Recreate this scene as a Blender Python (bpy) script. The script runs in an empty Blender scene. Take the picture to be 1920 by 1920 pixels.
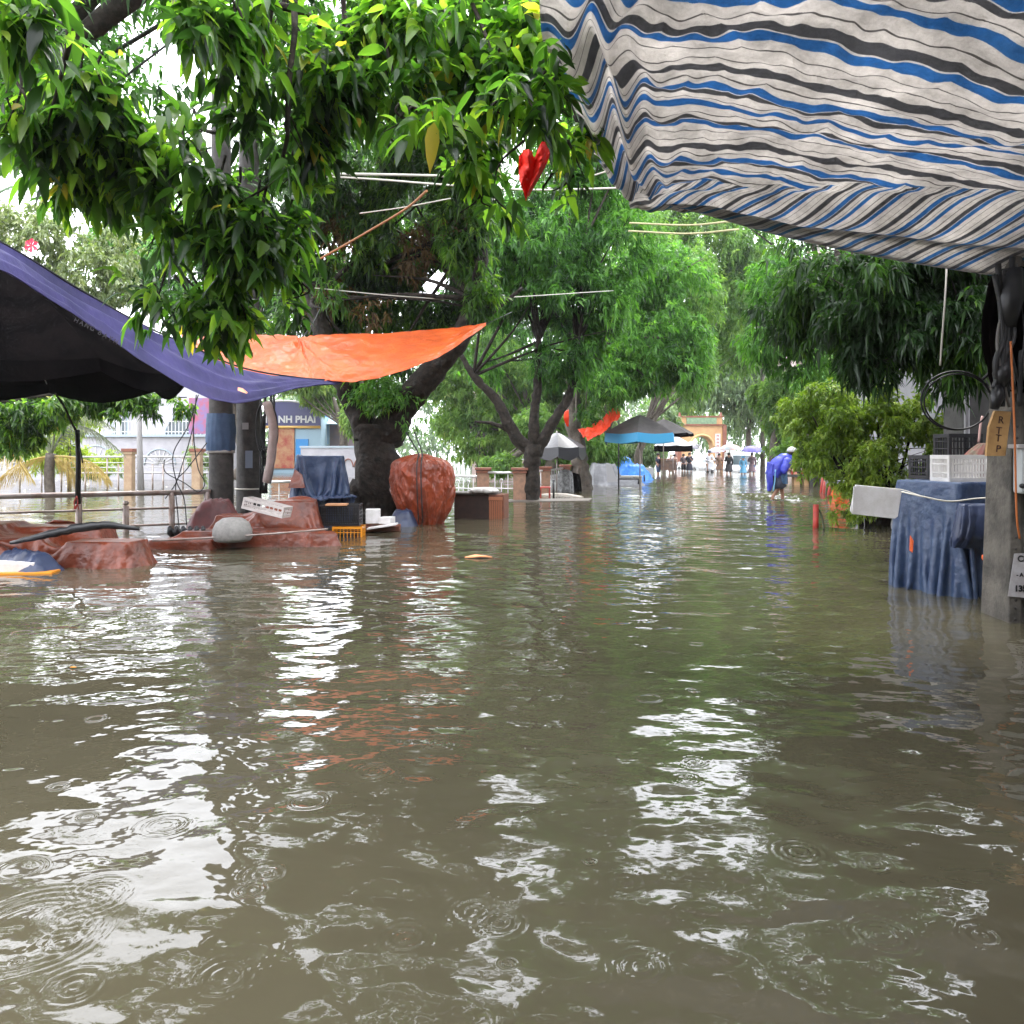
import bpy, math, random
import numpy as np
from mathutils import Vector as V, Matrix, noise

C = bpy.context.scene.collection
# ------------------------------------------------------------------ camera, sky, sun, exposure
F, CH, HY = 1500.0, 1.45, 845.0          # focal length in photo pixels, eye height above the water, horizon row
def P(px, py, D):                        # photo pixel at a depth of D metres -> point in the place
    return V(((px - 960) * D / F, D, CH - (py - HY) * D / F))
def WD(py): return CH * F / (py - HY)    # depth of the water surface seen on a row
def WP(px, py): return P(px, py, WD(py))

cam = bpy.data.objects.new('camera', bpy.data.cameras.new('camera')); C.objects.link(cam)
cam.location = (0, 0, CH); cam.rotation_euler = (math.radians(90), 0, 0)
cam.data.sensor_width = 36; cam.data.lens = 36 * F / 1920; cam.data.shift_y = -(960 - HY) / 1920
cam.data.clip_start = 0.05; cam.data.clip_end = 1200
bpy.context.scene.camera = cam

SUN_EL, SUN_AZ = math.radians(62), math.radians(200)
w = bpy.data.worlds.new('World'); bpy.context.scene.world = w; w.use_nodes = True
nt = w.node_tree; nt.nodes.clear()
sky = nt.nodes.new('ShaderNodeTexSky'); sky.sky_type = 'NISHITA'; sky.sun_disc = False
sky.sun_elevation = SUN_EL; sky.sun_rotation = SUN_AZ; sky.dust_density = 2; sky.air_density = 1.2; sky.ozone_density = 2
hs = nt.nodes.new('ShaderNodeHueSaturation'); hs.inputs['Saturation'].default_value = 0.16
tn = nt.nodes.new('ShaderNodeTexNoise'); tn.inputs['Scale'].default_value = 1.6; tn.inputs['Detail'].default_value = 3
rm = nt.nodes.new('ShaderNodeMapRange'); rm.inputs['To Min'].default_value = 0.85; rm.inputs['To Max'].default_value = 1.15
mu = nt.nodes.new('ShaderNodeVectorMath'); mu.operation = 'SCALE'
bg = nt.nodes.new('ShaderNodeBackground'); bg.inputs['Strength'].default_value = 0.15
ow = nt.nodes.new('ShaderNodeOutputWorld')
ov = nt.nodes.new('ShaderNodeMix'); ov.data_type = 'RGBA'; ov.inputs[0].default_value = .75; ov.inputs[7].default_value = (8.3, 8.5, 9.2, 1)   # even cloud over the clear-sky colours
nt.links.new(sky.outputs[0], hs.inputs['Color']); nt.links.new(tn.outputs['Fac'], rm.inputs['Value'])
nt.links.new(hs.outputs[0], ov.inputs[6]); nt.links.new(ov.outputs[2], mu.inputs[0]); nt.links.new(rm.outputs[0], mu.inputs['Scale'])
nt.links.new(mu.outputs[0], bg.inputs['Color']); nt.links.new(bg.outputs[0], ow.inputs[0])
sl = bpy.data.lights.new('sun', 'SUN'); sl.energy = 1.0; sl.angle = math.radians(25); sl.color = (1, .97, .92)
so = bpy.data.objects.new('sun', sl); C.objects.link(so)
so.rotation_euler = (math.radians(90) - SUN_EL, 0, math.radians(180) - SUN_AZ + math.pi)
sc = bpy.context.scene
sc.view_settings.view_transform = 'Standard'; sc.view_settings.look = 'None'
sc.view_settings.gamma = 1; sc.view_settings.exposure = 2.4
sc.render.engine = 'CYCLES'
cy = sc.cycles
cy.use_denoising = True; cy.max_bounces = 7; cy.diffuse_bounces = 4; cy.glossy_bounces = 3
cy.transmission_bounces = 4; cy.transparent_max_bounces = 4; cy.volume_bounces = 0
cy.sample_clamp_indirect = 6; cy.caustics_reflective = False; cy.caustics_refractive = False

# ------------------------------------------------------------------ materials
MATS = {}
def mat(name, col, rough=.6, col2=None, scale=6, metal=0, bump=0, bscale=20, trans=0, tcol=None, coat=0, wave=None, spec=.5, pos=False):
    if name in MATS: return MATS[name]
    m = bpy.data.materials.new(name); m.use_nodes = True; MATS[name] = m
    n, l = m.node_tree.nodes, m.node_tree.links
    b = n['Principled BSDF']; b.inputs['Base Color'].default_value = (*col, 1)
    b.inputs['Roughness'].default_value = rough; b.inputs['Metallic'].default_value = metal
    b.inputs['Coat Weight'].default_value = coat; b.inputs['Coat Roughness'].default_value = .12
    b.inputs['Specular IOR Level'].default_value = spec
    tc = n.new('ShaderNodeTexCoord')
    out = None
    if col2 is not None:
        t = n.new('ShaderNodeTexNoise'); t.inputs['Scale'].default_value = scale; t.inputs['Detail'].default_value = 6
        t.inputs['Roughness'].default_value = .65
        l.new(tc.outputs['Object'], t.inputs['Vector'])
        r = n.new('ShaderNodeValToRGB'); r.color_ramp.elements[0].position = .38; r.color_ramp.elements[1].position = .62
        r.color_ramp.elements[0].color = (*col, 1); r.color_ramp.elements[1].color = (*col2, 1)
        l.new(t.outputs['Fac'], r.inputs[0]); l.new(r.outputs[0], b.inputs['Base Color']); out = r.outputs[0]
    if bump:
        t2 = n.new('ShaderNodeTexNoise'); t2.inputs['Scale'].default_value = bscale; t2.inputs['Detail'].default_value = 5
        l.new(tc.outputs['Object'], t2.inputs['Vector'])
        bm = n.new('ShaderNodeBump'); bm.inputs['Strength'].default_value = 1; bm.inputs['Distance'].default_value = bump
        l.new(t2.outputs['Fac'], bm.inputs['Height']); l.new(bm.outputs[0], b.inputs['Normal'])
    if trans:
        tr = n.new('ShaderNodeBsdfTranslucent'); tr.inputs['Color'].default_value = (*(tcol or col), 1)
        if out is not None and tcol is None: l.new(out, tr.inputs['Color'])
        mx = n.new('ShaderNodeMixShader'); mx.inputs[0].default_value = trans
        l.new(b.outputs[0], mx.inputs[1]); l.new(tr.outputs[0], mx.inputs[2])
        l.new(mx.outputs[0], n['Material Output'].inputs['Surface'])
    return m

def leafmat(name, cols, rough=.35, trans=.35, tmul=1.6, spec=.5):
    m = bpy.data.materials.new(name); m.use_nodes = True; MATS[name] = m
    n, l = m.node_tree.nodes, m.node_tree.links
    b = n['Principled BSDF']; b.inputs['Roughness'].default_value = rough; b.inputs['Specular IOR Level'].default_value = spec
    a = n.new('ShaderNodeAttribute'); a.attribute_name = 'tint'
    r = n.new('ShaderNodeValToRGB'); e = r.color_ramp.elements
    while len(e) < len(cols): e.new(.5)
    for i, (p, c) in enumerate(cols): e[i].position = p; e[i].color = (*c, 1)
    l.new(a.outputs['Fac'], r.inputs[0]); l.new(r.outputs[0], b.inputs['Base Color'])
    g = n.new('ShaderNodeVectorMath'); g.operation = 'MULTIPLY'; g.inputs[1].default_value = (tmul * 1.1, tmul * 1.25, tmul * .5)
    l.new(r.outputs[0], g.inputs[0])
    tr = n.new('ShaderNodeBsdfTranslucent'); l.new(g.outputs[0], tr.inputs['Color'])
    mx = n.new('ShaderNodeMixShader'); mx.inputs[0].default_value = trans
    l.new(b.outputs[0], mx.inputs[1]); l.new(tr.outputs[0], mx.inputs[2])
    l.new(mx.outputs[0], n['Material Output'].inputs['Surface'])
    return m

# ------------------------------------------------------------------ mesh helpers
ORG = {}
def org_of(o): return ORG.get(o.name, V((0, 0, 0)))
def finish(o, parent, org):
    C.objects.link(o)
    if parent is not None:
        o.parent = parent; ORG[o.name] = org_of(parent)
    else:
        o.location = org; ORG[o.name] = V(org)
def tag(o, label, cat=None, group=None, kind=None):
    if label: o['label'] = label
    if cat: o['category'] = cat
    if group: o['group'] = group
    if kind: o['kind'] = kind
    return o
def thing(name, label, cat, loc=(0, 0, 0), group=None):
    o = bpy.data.objects.new(name, None); o.empty_display_size = .2
    C.objects.link(o); o.location = loc; ORG[o.name] = V(loc)
    return tag(o, label, cat, group)
def copy_tree(o, parent=None):
    c = o.copy(); C.objects.link(c); ORG[c.name] = ORG.get(o.name, V((0, 0, 0)))
    if parent is not None: c.parent = parent
    for ch in list(o.children): copy_tree(ch, c)
    return c

class MB:
    def __init__(s): s.v = []; s.f = []; s.m = []; s.mats = []; s.sm = []
    def mi(s, m):
        if m is None: return 0
        if m not in s.mats: s.mats.append(m)
        return s.mats.index(m)
    def add(s, vs, fs, m=None, smooth=False):
        o = len(s.v); s.v += [tuple(v) for v in vs]; k = s.mi(m)
        for f in fs: s.f.append([i + o for i in f]); s.m.append(k); s.sm.append(smooth)
    def box(s, c, size, rot=0, m=None, mx=None, taper=1.0):
        hx, hy, hz = [q / 2 for q in size]
        R = mx if mx is not None else Matrix.Rotation(rot, 3, 'Z')
        vs = []
        for z in (-1, 1):
            t = taper if z > 0 else 1
            for x, y in ((-1, -1), (1, -1), (1, 1), (-1, 1)):
                vs.append(V(c) + R @ V((x * hx * t, y * hy * t, z * hz)))
        s.add(vs, [(3, 2, 1, 0), (4, 5, 6, 7), (0, 1, 5, 4), (1, 2, 6, 5), (2, 3, 7, 6), (3, 0, 4, 7)], m)
        return s
    def tube(s, pts, rad, seg=8, m=None, caps=True, wob=0, flute=0, squash=1):
        pts = [V(p) for p in pts]; n = len(pts)
        if not hasattr(rad, '__len__'): rad = [rad] * n
        vs = []; up = V((0, 0, 1)); prev = None
        for i, p in enumerate(pts):
            t = (pts[min(i + 1, n - 1)] - pts[max(i - 1, 0)]).normalized()
            if prev is None:
                a = t.cross(V((0, 1, 0)) if abs(t.y) < .9 else V((1, 0, 0))).normalized()
            else:
                a = (prev - t * prev.dot(t)).normalized()
            prev = a; b = t.cross(a)
            for k in range(seg):
                th = 2 * math.pi * k / seg
                r = rad[i] * (1 + (flute * math.sin(th * 5 + i * .3) if flute else 0))
                q = p + a * (math.cos(th) * r) + b * (math.sin(th) * r * squash)
                if wob: q += noise.noise_vector(q * (1.2 / max(rad[i], .02) ** .5)) * wob * rad[i]
                vs.append(q)
        fs = []
        for i in range(n - 1):
            for k in range(seg):
                k2 = (k + 1) % seg
                fs.append((i * seg + k, i * seg + k2, (i + 1) * seg + k2, (i + 1) * seg + k))
        s.add(vs, fs, m, True)
        if caps:
            o = len(s.v) - len(vs); k = s.mi(m)
            s.f.append([o + q for q in reversed(range(seg))]); s.m.append(k); s.sm.append(False)
            s.f.append([o + (n - 1) * seg + q for q in range(seg)]); s.m.append(k); s.sm.append(False)
        return s
    def lathe(s, prof, c, seg=16, m=None, mx=None, smooth=True, arc=2 * math.pi):
        R = mx if mx is not None else Matrix.Identity(3); vs = []; fs = []
        for (r, z) in prof:
            for k in range(seg):
                th = arc * k / seg; vs.append(V(c) + R @ V((r * math.cos(th), r * math.sin(th), z)))
        for i in range(len(prof) - 1):
            for k in range(seg):
                k2 = (k + 1) % seg; fs.append((i * seg + k, i * seg + k2, (i + 1) * seg + k2, (i + 1) * seg + k))
        s.add(vs, fs, m, smooth); return s
    def prism(s, poly, d, m=None):          # poly: world points, d: extrusion vector
        n = len(poly); a = [V(p) for p in poly]; b = [p + V(d) for p in a]
        s.add(a + b, [tuple(reversed(range(n))), tuple(range(n, 2 * n))] + [(i, (i + 1) % n, n + (i + 1) % n, n + i) for i in range(n)], m)
        return s
    def build(s, name, m=None, parent=None, org=None, bevel=0, seg=2):
        me = bpy.data.meshes.new(name)
        o3 = org_of(parent) if parent is not None else V(org if org is not None else (0, 0, 0))
        me.from_pydata([(v[0] - o3[0], v[1] - o3[1], v[2] - o3[2]) for v in s.v], [], s.f)
        for q in (s.mats or [m]): me.materials.append(q)
        me.polygons.foreach_set('material_index', s.m); me.polygons.foreach_set('use_smooth', s.sm)
        me.update()
        o = bpy.data.objects.new(name, me); finish(o, parent, o3)
        if bevel:
            b = o.modifiers.new('bevel', 'BEVEL'); b.width = bevel; b.segments = seg; b.limit_method = 'ANGLE'
        return o

def npmesh(name, verts, faces_flat, loop_tot, m, parent=None, org=None, attrs=None, smooth=True):
    me = bpy.data.meshes.new(name); o3 = org_of(parent) if parent is not None else V(org or (0, 0, 0))
    vv = np.asarray(verts, dtype=np.float32) - np.array(o3, dtype=np.float32)
    me.vertices.add(len(vv)); me.vertices.foreach_set('co', vv.ravel())
    lt = np.asarray(loop_tot, dtype=np.int32); ls = np.concatenate([[0], np.cumsum(lt)[:-1]]).astype(np.int32)
    me.loops.add(len(faces_flat)); me.loops.foreach_set('vertex_index', np.asarray(faces_flat, dtype=np.int32))
    me.polygons.add(len(lt)); me.polygons.foreach_set('loop_start', ls)
    me.polygons.foreach_set('use_smooth', np.full(len(lt), smooth))
    me.update(calc_edges=True)
    for k, a in (attrs or {}).items():
        at = me.attributes.new(k, 'FLOAT', 'POINT'); at.data.foreach_set('value', np.asarray(a, dtype=np.float32))
    for q in (m if isinstance(m, list) else [m]): me.materials.append(q)
    o = bpy.data.objects.new(name, me); finish(o, parent, o3); return o

def grid_faces(nu, nv, wrap=False):      # nu columns (fast), nv rows
    u = np.arange(nu if wrap else nu - 1); v = np.arange(nv - 1)
    U, W = np.meshgrid(u, v); U2 = (U + 1) % nu
    f = np.stack([W * nu + U, W * nu + U2, (W + 1) * nu + U2, (W + 1) * nu + U], -1).reshape(-1, 4)
    return f

def crom(pts, n):                        # Catmull-Rom through points -> n samples
    a = np.array([tuple(p) for p in pts], dtype=float); k = len(a)
    a = np.vstack([2 * a[0] - a[1], a, 2 * a[-1] - a[-2]])
    t = np.linspace(0, k - 1 - 1e-6, n); i = t.astype(int); f = (t - i)[:, None]
    p0, p1, p2, p3 = a[i], a[i + 1], a[i + 2], a[i + 3]
    return .5 * ((2 * p1) + (-p0 + p2) * f + (2 * p0 - 5 * p1 + 4 * p2 - p3) * f ** 2 + (-p0 + 3 * p1 - 3 * p2 + p3) * f ** 3)

def path(pts, n): return [V(p) for p in crom(pts, n)]

def cloth(name, rows, nu, nv, m, parent=None, org=None, wr=None, thick=.004, stripes=None):
    g = np.array([crom(r, nu) for r in rows])             # rows x nu x 3
    G = np.stack([crom(g[:, j, :], nv) for j in range(nu)], 1)   # nv x nu x 3
    U, W = np.meshgrid(np.linspace(0, 1, nu), np.linspace(0, 1, nv))
    if wr is not None: G = wr(G, U, W)
    f = grid_faces(nu, nv)
    at = {}
    if stripes is not None: at['stripe'] = stripes(G, U, W).ravel()
    o = npmesh(name, G.reshape(-1, 3), f.ravel(), np.full(len(f), 4), m, parent, org, at)
    if thick:
        s = o.modifiers.new('thickness', 'SOLIDIFY'); s.thickness = thick; s.offset = 0
    return o

def vnoise(A, scale, seed=0, octv=3):    # noise on an array of points (value-noise via mathutils)
    sh = A.shape[:-1]; B = (A.reshape(-1, A.shape[-1]) * scale)
    if B.shape[1] == 2: B = np.hstack([B, np.zeros((len(B), 1))])
    o = V((seed * 13.7, seed * 7.1, seed * 3.3))
    if octv <= 1: r = [noise.noise(V(p) + o) for p in B]
    else: r = [noise.fractal(V(p) + o, 1.0, 2.0, octv) for p in B]
    return np.array(r).reshape(sh)

def cover(name, items, res, m, parent=None, org=None, seed=1, wr=.03, low=-.12, label=None, sharp=.1, top=True):
    """a tarp thrown over boxes: items = (cx, cy, half_w, half_d, angle, height, slope)"""
    x0 = min(i[0] - i[2] - i[5] / i[6] - .5 for i in items); x1 = max(i[0] + i[2] + i[5] / i[6] + .5 for i in items)
    y0 = min(i[1] - i[3] - i[5] / i[6] - .5 for i in items); y1 = max(i[1] + i[3] + i[5] / i[6] + .5 for i in items)
    nx, ny = int((x1 - x0) / res) + 1, int((y1 - y0) / res) + 1
    X, Y = np.meshgrid(np.linspace(x0, x1, nx), np.linspace(y0, y1, ny))
    XY = np.stack([X, Y], -1)
    wx = vnoise(XY, 1.2, seed + 5) * .09; wy = vnoise(XY, 1.2, seed + 9) * .09
    Z = np.full(X.shape, -9.0)
    for (cx, cy_, hw, hd, an, h, sl) in items:
        dx, dy = X + wx - cx, Y + wy - cy_
        lx = np.cos(an) * dx + np.sin(an) * dy; ly = -np.sin(an) * dx + np.cos(an) * dy
        ex, ey = np.maximum(np.abs(lx) - hw, 0), np.maximum(np.abs(ly) - hd, 0)
        d = np.sqrt(ex ** 2 + ey ** 2)
        z = h - sl * (np.sqrt(d ** 2 + sharp ** 2 * .3) - sharp * .55)
        Z = np.maximum(Z, z) + sharp * .5 * np.exp(-np.abs(Z - z) / sharp)
    sk = np.stack([X * 1.0 + Y * .5, Y * 1.6 - X * .3], -1)
    rid = np.clip(1 - np.abs(vnoise(sk, 2.2, seed, 2)) * 7, 0, 1) ** 1.8; rid2 = np.clip(1 - np.abs(vnoise(sk[..., ::-1], 5.5, seed + 3, 2)) * 6, 0, 1) ** 1.8
    Z = Z + wr * 1.5 * rid + wr * .8 * rid2 + wr * .4 * vnoise(XY, 2.0, seed + 7, 2)
    keep = Z > low
    f = grid_faces(nx, ny); k = keep.ravel()[f].any(1); f = f[k]
    Z = np.maximum(Z, low - .05)
    use = np.unique(f); mp = -np.ones(nx * ny, int); mp[use] = np.arange(len(use))
    vs = np.stack([X, Y, Z], -1).reshape(-1, 3)[use]
    return npmesh(name, vs, mp[f].ravel(), np.full(len(f), 4), m, parent, org)

def loft(name, levels, m, parent=None, org=None, n=160, fold=.03, ff=7, seed=1, cap=True, nz=40, crumple=.012, vert=1):
    """cloth hanging round a thing: levels = (z, cx, cy, hx, hy, rot, roundness exponent)"""
    L = crom(np.array(levels, float), nz) if len(levels) > 2 else np.array(levels, float)
    vs = []
    for i, (z, cx, cy_, hx, hy, rt, ex) in enumerate(L):
        fr = i / (len(L) - 1)
        for k in range(n):
            th = 2 * math.pi * k / n; c, s = math.cos(th), math.sin(th)
            x = math.copysign(abs(c) ** (2 / ex), c) * hx; y = math.copysign(abs(s) ** (2 / ex), s) * hy
            fl = fold * (.25 + fr) * noise.noise(V((c * ff * .5, s * ff * .5, z * .5 + seed * 9))) * 1.3
            g_ = V((c * 2.0 + z * .8 * vert, s * 2.0 - z * .5 * vert, z * 1.1 * vert + seed)); g2 = V((c * 4 - z * 1.1 * vert, s * 4, z * 1.9 * vert + seed * 2))
            fl += crumple * (max(0, 1 - abs(noise.fractal(g_, 1, 2, 2)) * 6) ** 1.4 + .6 * max(0, 1 - abs(noise.fractal(g2, 1, 2, 2)) * 6) ** 1.4)
            fl += crumple * .6 * noise.fractal(V((c * 5, s * 5, z * 5 * vert + seed)), 1, 2, 4)
            r = math.hypot(x, y) or 1; x += x / r * fl; y += y / r * fl
            cr, sr = math.cos(rt), math.sin(rt)
            vs.append((cx + cr * x - sr * y, cy_ + sr * x + cr * y, z + .02 * noise.noise(V((c * 2, s * 2, seed)))))
    f = grid_faces(n, len(L), True)[:, ::-1]
    flat = list(f.ravel()); tot = [4] * len(f)
    if cap:
        z, cx, cy_ = L[0][:3]; vs.append((cx, cy_, vs[0][2] + .015)); ci = len(vs) - 1
        for k in range(n): flat += [ci, k, (k + 1) % n]; tot.append(3)
    return npmesh(name, vs, flat, tot, m, parent, org)

def drape(name, boxes, size, n, centre, rot, m, parent, z0, steps=130, slack=1.04, seed=1, passes=9, tie=None, stiff=.12, fric=.45, keep=-.10, thick=.004):
    """a sheet of cloth dropped over boxes (cx, cy, hw, hd, angle, top) by a small position-based simulation"""
    r = np.random.default_rng(seed); nx, ny = n
    X, Y = np.meshgrid(np.linspace(-.5, .5, nx) * size[0], np.linspace(-.5, .5, ny) * size[1])
    cr, sr = math.cos(rot), math.sin(rot)
    p = np.stack([centre[0] + cr * X - sr * Y, centre[1] + sr * X + cr * Y, np.full_like(X, z0)], -1) + r.normal(size=(ny, nx, 3)) * .004
    lx, ly = size[0] / (nx - 1) * slack, size[1] / (ny - 1) * slack; ld = math.hypot(lx, ly); q = p.copy()
    def con(A, B, L, k=.5):
        d = B - A; ln = np.sqrt((d * d).sum(-1, keepdims=True)) + 1e-9; c = d * ((ln - L) / ln * k); A += c; B -= c
    dt = .02
    for st_i in range(steps):
        v = (p - q) * .975; q = p.copy(); p += v; p[..., 2] -= 9.8 * dt * dt
        hit = np.zeros(p.shape[:2], bool)
        for pass_i in range(passes):
            for a in (0, 1):
                con(p[:, a:-1:2][:, :(nx - a) // 2], p[:, a + 1::2][:, :(nx - a) // 2], lx); con(p[a:-1:2][:(ny - a) // 2], p[a + 1::2][:(ny - a) // 2], ly)
            for a in (0, 1):
                k = (ny - a) // 2
                for b_ in (0, 1):
                    w_ = (nx - b_) // 2
                    con(p[a:-1:2][:k, b_:-1:2][:, :w_], p[a + 1::2][:k, b_ + 1::2][:, :w_], ld, .35); con(p[a:-1:2][:k, b_ + 1::2][:, :w_], p[a + 1::2][:k, b_:-1:2][:, :w_], ld, .35)
            for a in (0, 1, 2, 3):
                A, B = p[:, a:-2:4], p[:, a + 2::4]; w_ = min(A.shape[1], B.shape[1]); con(A[:, :w_], B[:, :w_], 2 * lx, stiff)
                A, B = p[a:-2:4], p[a + 2::4]; w_ = min(A.shape[0], B.shape[0]); con(A[:w_], B[:w_], 2 * ly, stiff)
            if pass_i % 3 == 2:
                for (cx, cy_, hw, hd, an, top) in boxes:
                    c_, s_ = math.cos(an), math.sin(an); dx, dy = p[..., 0] - cx, p[..., 1] - cy_
                    u, w2 = c_ * dx + s_ * dy, -s_ * dx + c_ * dy; e = .012
                    px_, py_, pz_ = hw + e - np.abs(u), hd + e - np.abs(w2), top + e - p[..., 2]
                    ins = (px_ > 0) & (py_ > 0) & (pz_ > 0); mn = np.minimum(np.minimum(px_, py_), pz_)
                    mz = ins & ((mn == pz_) | (pz_ < .12)); p[..., 2] += np.where(mz, pz_, 0)
                    mu_ = ins & ~mz & (mn == px_); mw = ins & ~mz & ~mu_
                    du = np.where(mu_, np.sign(u) * px_, 0); dw = np.where(mw, np.sign(w2) * py_, 0)
                    p[..., 0] += c_ * du - s_ * dw; p[..., 1] += s_ * du + c_ * dw; hit |= ins
        if tie:
            tx, ty, zt, rad_t, zb, rad_b = tie
            fr_ = np.clip((zt - p[..., 2]) / (zt - zb), 0, 1.0); R_ = rad_t + (rad_b - rad_t) * fr_
            dx, dy = p[..., 0] - tx, p[..., 1] - ty; rr = np.hypot(dx, dy) + 1e-9
            k = np.where(fr_ > 0, np.clip(R_ / rr, 0, 1), 1); k = 1 - (1 - k) * min(1, st_i / 60) * .3
            p[..., 0] = tx + dx * k; p[..., 1] = ty + dy * k
        fl = p[..., 2] < -.42; p[..., 2] = np.where(fl, -.42, p[..., 2]); hit |= fl
        q += (p - q) * (hit[..., None] * fric)
    f = grid_faces(nx, ny); kp = (p[..., 2].ravel()[f] > keep).any(1); f = f[kp]
    use = np.unique(f); mp = -np.ones(nx * ny, int); mp[use] = np.arange(len(use))
    o = npmesh(name, p.reshape(-1, 3)[use], mp[f].ravel(), np.full(len(f), 4), m, parent)
    s = o.modifiers.new('smooth', 'SUBSURF'); s.levels = 1; s.render_levels = 1
    s = o.modifiers.new('thickness', 'SOLIDIFY'); s.thickness = thick; s.offset = 1
    return o

def text(name, s, size, mx, m, parent, ext=.004, align='CENTER', off=0):
    cu = bpy.data.curves.new(name, 'FONT'); cu.body = s; cu.size = size; cu.extrude = ext; cu.align_x = align; cu.align_y = 'CENTER'
    cu.offset = off
    t = bpy.data.objects.new(name, cu); C.objects.link(t)
    bpy.context.view_layer.update()
    me = bpy.data.meshes.new_from_object(t.evaluated_get(bpy.context.evaluated_depsgraph_get()))
    bpy.data.objects.remove(t)
    me.materials.clear(); me.materials.append(m)
    o3 = org_of(parent)
    me.transform(Matrix.Translation(-o3) @ mx)
    me.name = name
    o = bpy.data.objects.new(name, me); finish(o, parent, o3); return o
FRONT = Matrix.Rotation(math.pi / 2, 4, 'X')     # text standing up and facing the camera
def facing(p, yaw=0, roll=0): return Matrix.Translation(V(p)) @ Matrix.Rotation(yaw, 4, 'Z') @ FRONT @ Matrix.Rotation(roll, 4, 'Z')

def skin(name, pts, edges, rad, m, parent, sub=2, root=0):
    me = bpy.data.meshes.new(name); o3 = org_of(parent)
    me.from_pydata([tuple(V(p) - o3) for p in pts], edges, []); me.materials.append(m)
    o = bpy.data.objects.new(name, me); finish(o, parent, o3)
    o.modifiers.new('skin', 'SKIN')
    d = me.skin_vertices[0].data
    for i, r in enumerate(rad):
        d[i].radius = (r, r) if not hasattr(r, '__len__') else r
        d[i].use_root = (i == root)
    s = o.modifiers.new('smooth', 'SUBSURF'); s.levels = sub; s.render_levels = sub
    o.modifiers['skin'].use_smooth_shade = True
    return o

# ------------------------------------------------------------------ foliage
rng = np.random.default_rng(5)
def unit(a): return a / np.maximum(np.linalg.norm(a, axis=-1, keepdims=True), 1e-9)
def leaves_mesh(name, B, Dr, Nn, L, Wd, tint, droop, m, parent, hi=False):
    n = len(B); Dr = unit(Dr); S = unit(np.cross(Dr, Nn)); U = unit(np.cross(S, Dr)); dz = np.array([0, 0, -1.0])
    L = L[:, None]; Wd = Wd[:, None]; dr = droop[:, None]
    at = lambda t: B + Dr * L * t + dz * L * dr * t * t
    if hi:
        vs = [B]
        for t, q in ((.2, .8), (.45, 1), (.75, .66)):
            c = at(t); vs += [c - S * Wd * q * .5 + U * Wd * .14, c - U * Wd * .04, c + S * Wd * q * .5 + U * Wd * .14]
        vs.append(at(1.0))
        A = np.stack(vs, 1)                                       # n x 11 x 3
        tri = [[0, 1, 2], [0, 2, 3], [7, 10, 8], [8, 10, 9]]; qd = [[1, 4, 5, 2], [2, 5, 6, 3], [4, 7, 8, 5], [5, 8, 9, 6]]
        nvp = 11
    else:
        c1 = at(.35); c2 = at(.72)
        A = np.stack([B, c1 - S * Wd * .5 + U * Wd * .12, c1 + S * Wd * .5 + U * Wd * .12, at(.6) - U * Wd * .05, at(1.0)], 1)
        tri = [[0, 1, 3], [0, 3, 2], [1, 4, 3], [3, 4, 2]]; qd = []; nvp = 5
    off = (np.arange(n) * nvp)[:, None, None]
    T = (np.array(tri)[None] + off).reshape(-1)
    fl = T; tot = np.full(n * len(tri), 3)
    if qd:
        Q = (np.array(qd)[None] + off).reshape(-1); fl = np.concatenate([T, Q]); tot = np.concatenate([tot, np.full(n * len(qd), 4)])
    return npmesh(name, A.reshape(-1, 3), fl, tot, m, parent, None, {'tint': np.repeat(tint, nvp)}, smooth=hi)

def sprays(pos, axis, k, L, asp, spread=.9, droop=.35, twig=.5, jit=.25, tb=0, ts=.17, flat=0):
    """k leaves round the tip of each twig -> leaf arrays"""
    n = len(pos); ax = unit(axis)
    r = rng.normal(size=(n, k, 3)); r -= ax[:, None] * (r * ax[:, None]).sum(-1, keepdims=True); r = unit(r)
    t = rng.random((n, k, 1))
    if flat: r[..., 2] *= (1 - flat); r = unit(r)
    B = pos[:, None] + ax[:, None] * (t - .5) * twig * L
    D = unit(ax[:, None] * (.35 + .6 * t) + r * spread + rng.normal(size=(n, k, 3)) * jit)
    N = unit(np.array([0, 0, 1.0]) + rng.normal(size=(n, k, 3)) * .45)
    LL = L * (.5 + .7 * rng.random((n, k))); W = LL * asp * (.8 + .4 * rng.random((n, k)))
    ct = tb + rng.normal(size=(n, 1)) * ts * .8 + rng.normal(size=(n, k)) * ts * .7
    dr = droop * (.5 + rng.random((n, k)))
    return [a.reshape(-1, *a.shape[2:]) for a in (B, D, N, LL, W, np.clip(ct, 0, 1), dr)]

def lobe(px, py, D, rx, ry, rd=None, wt=1.0):
    s = D / F
    return (P(px, py, D), (rx * s, (rd if rd is not None else (rx + ry) * .5 * s), ry * s), wt)

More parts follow.
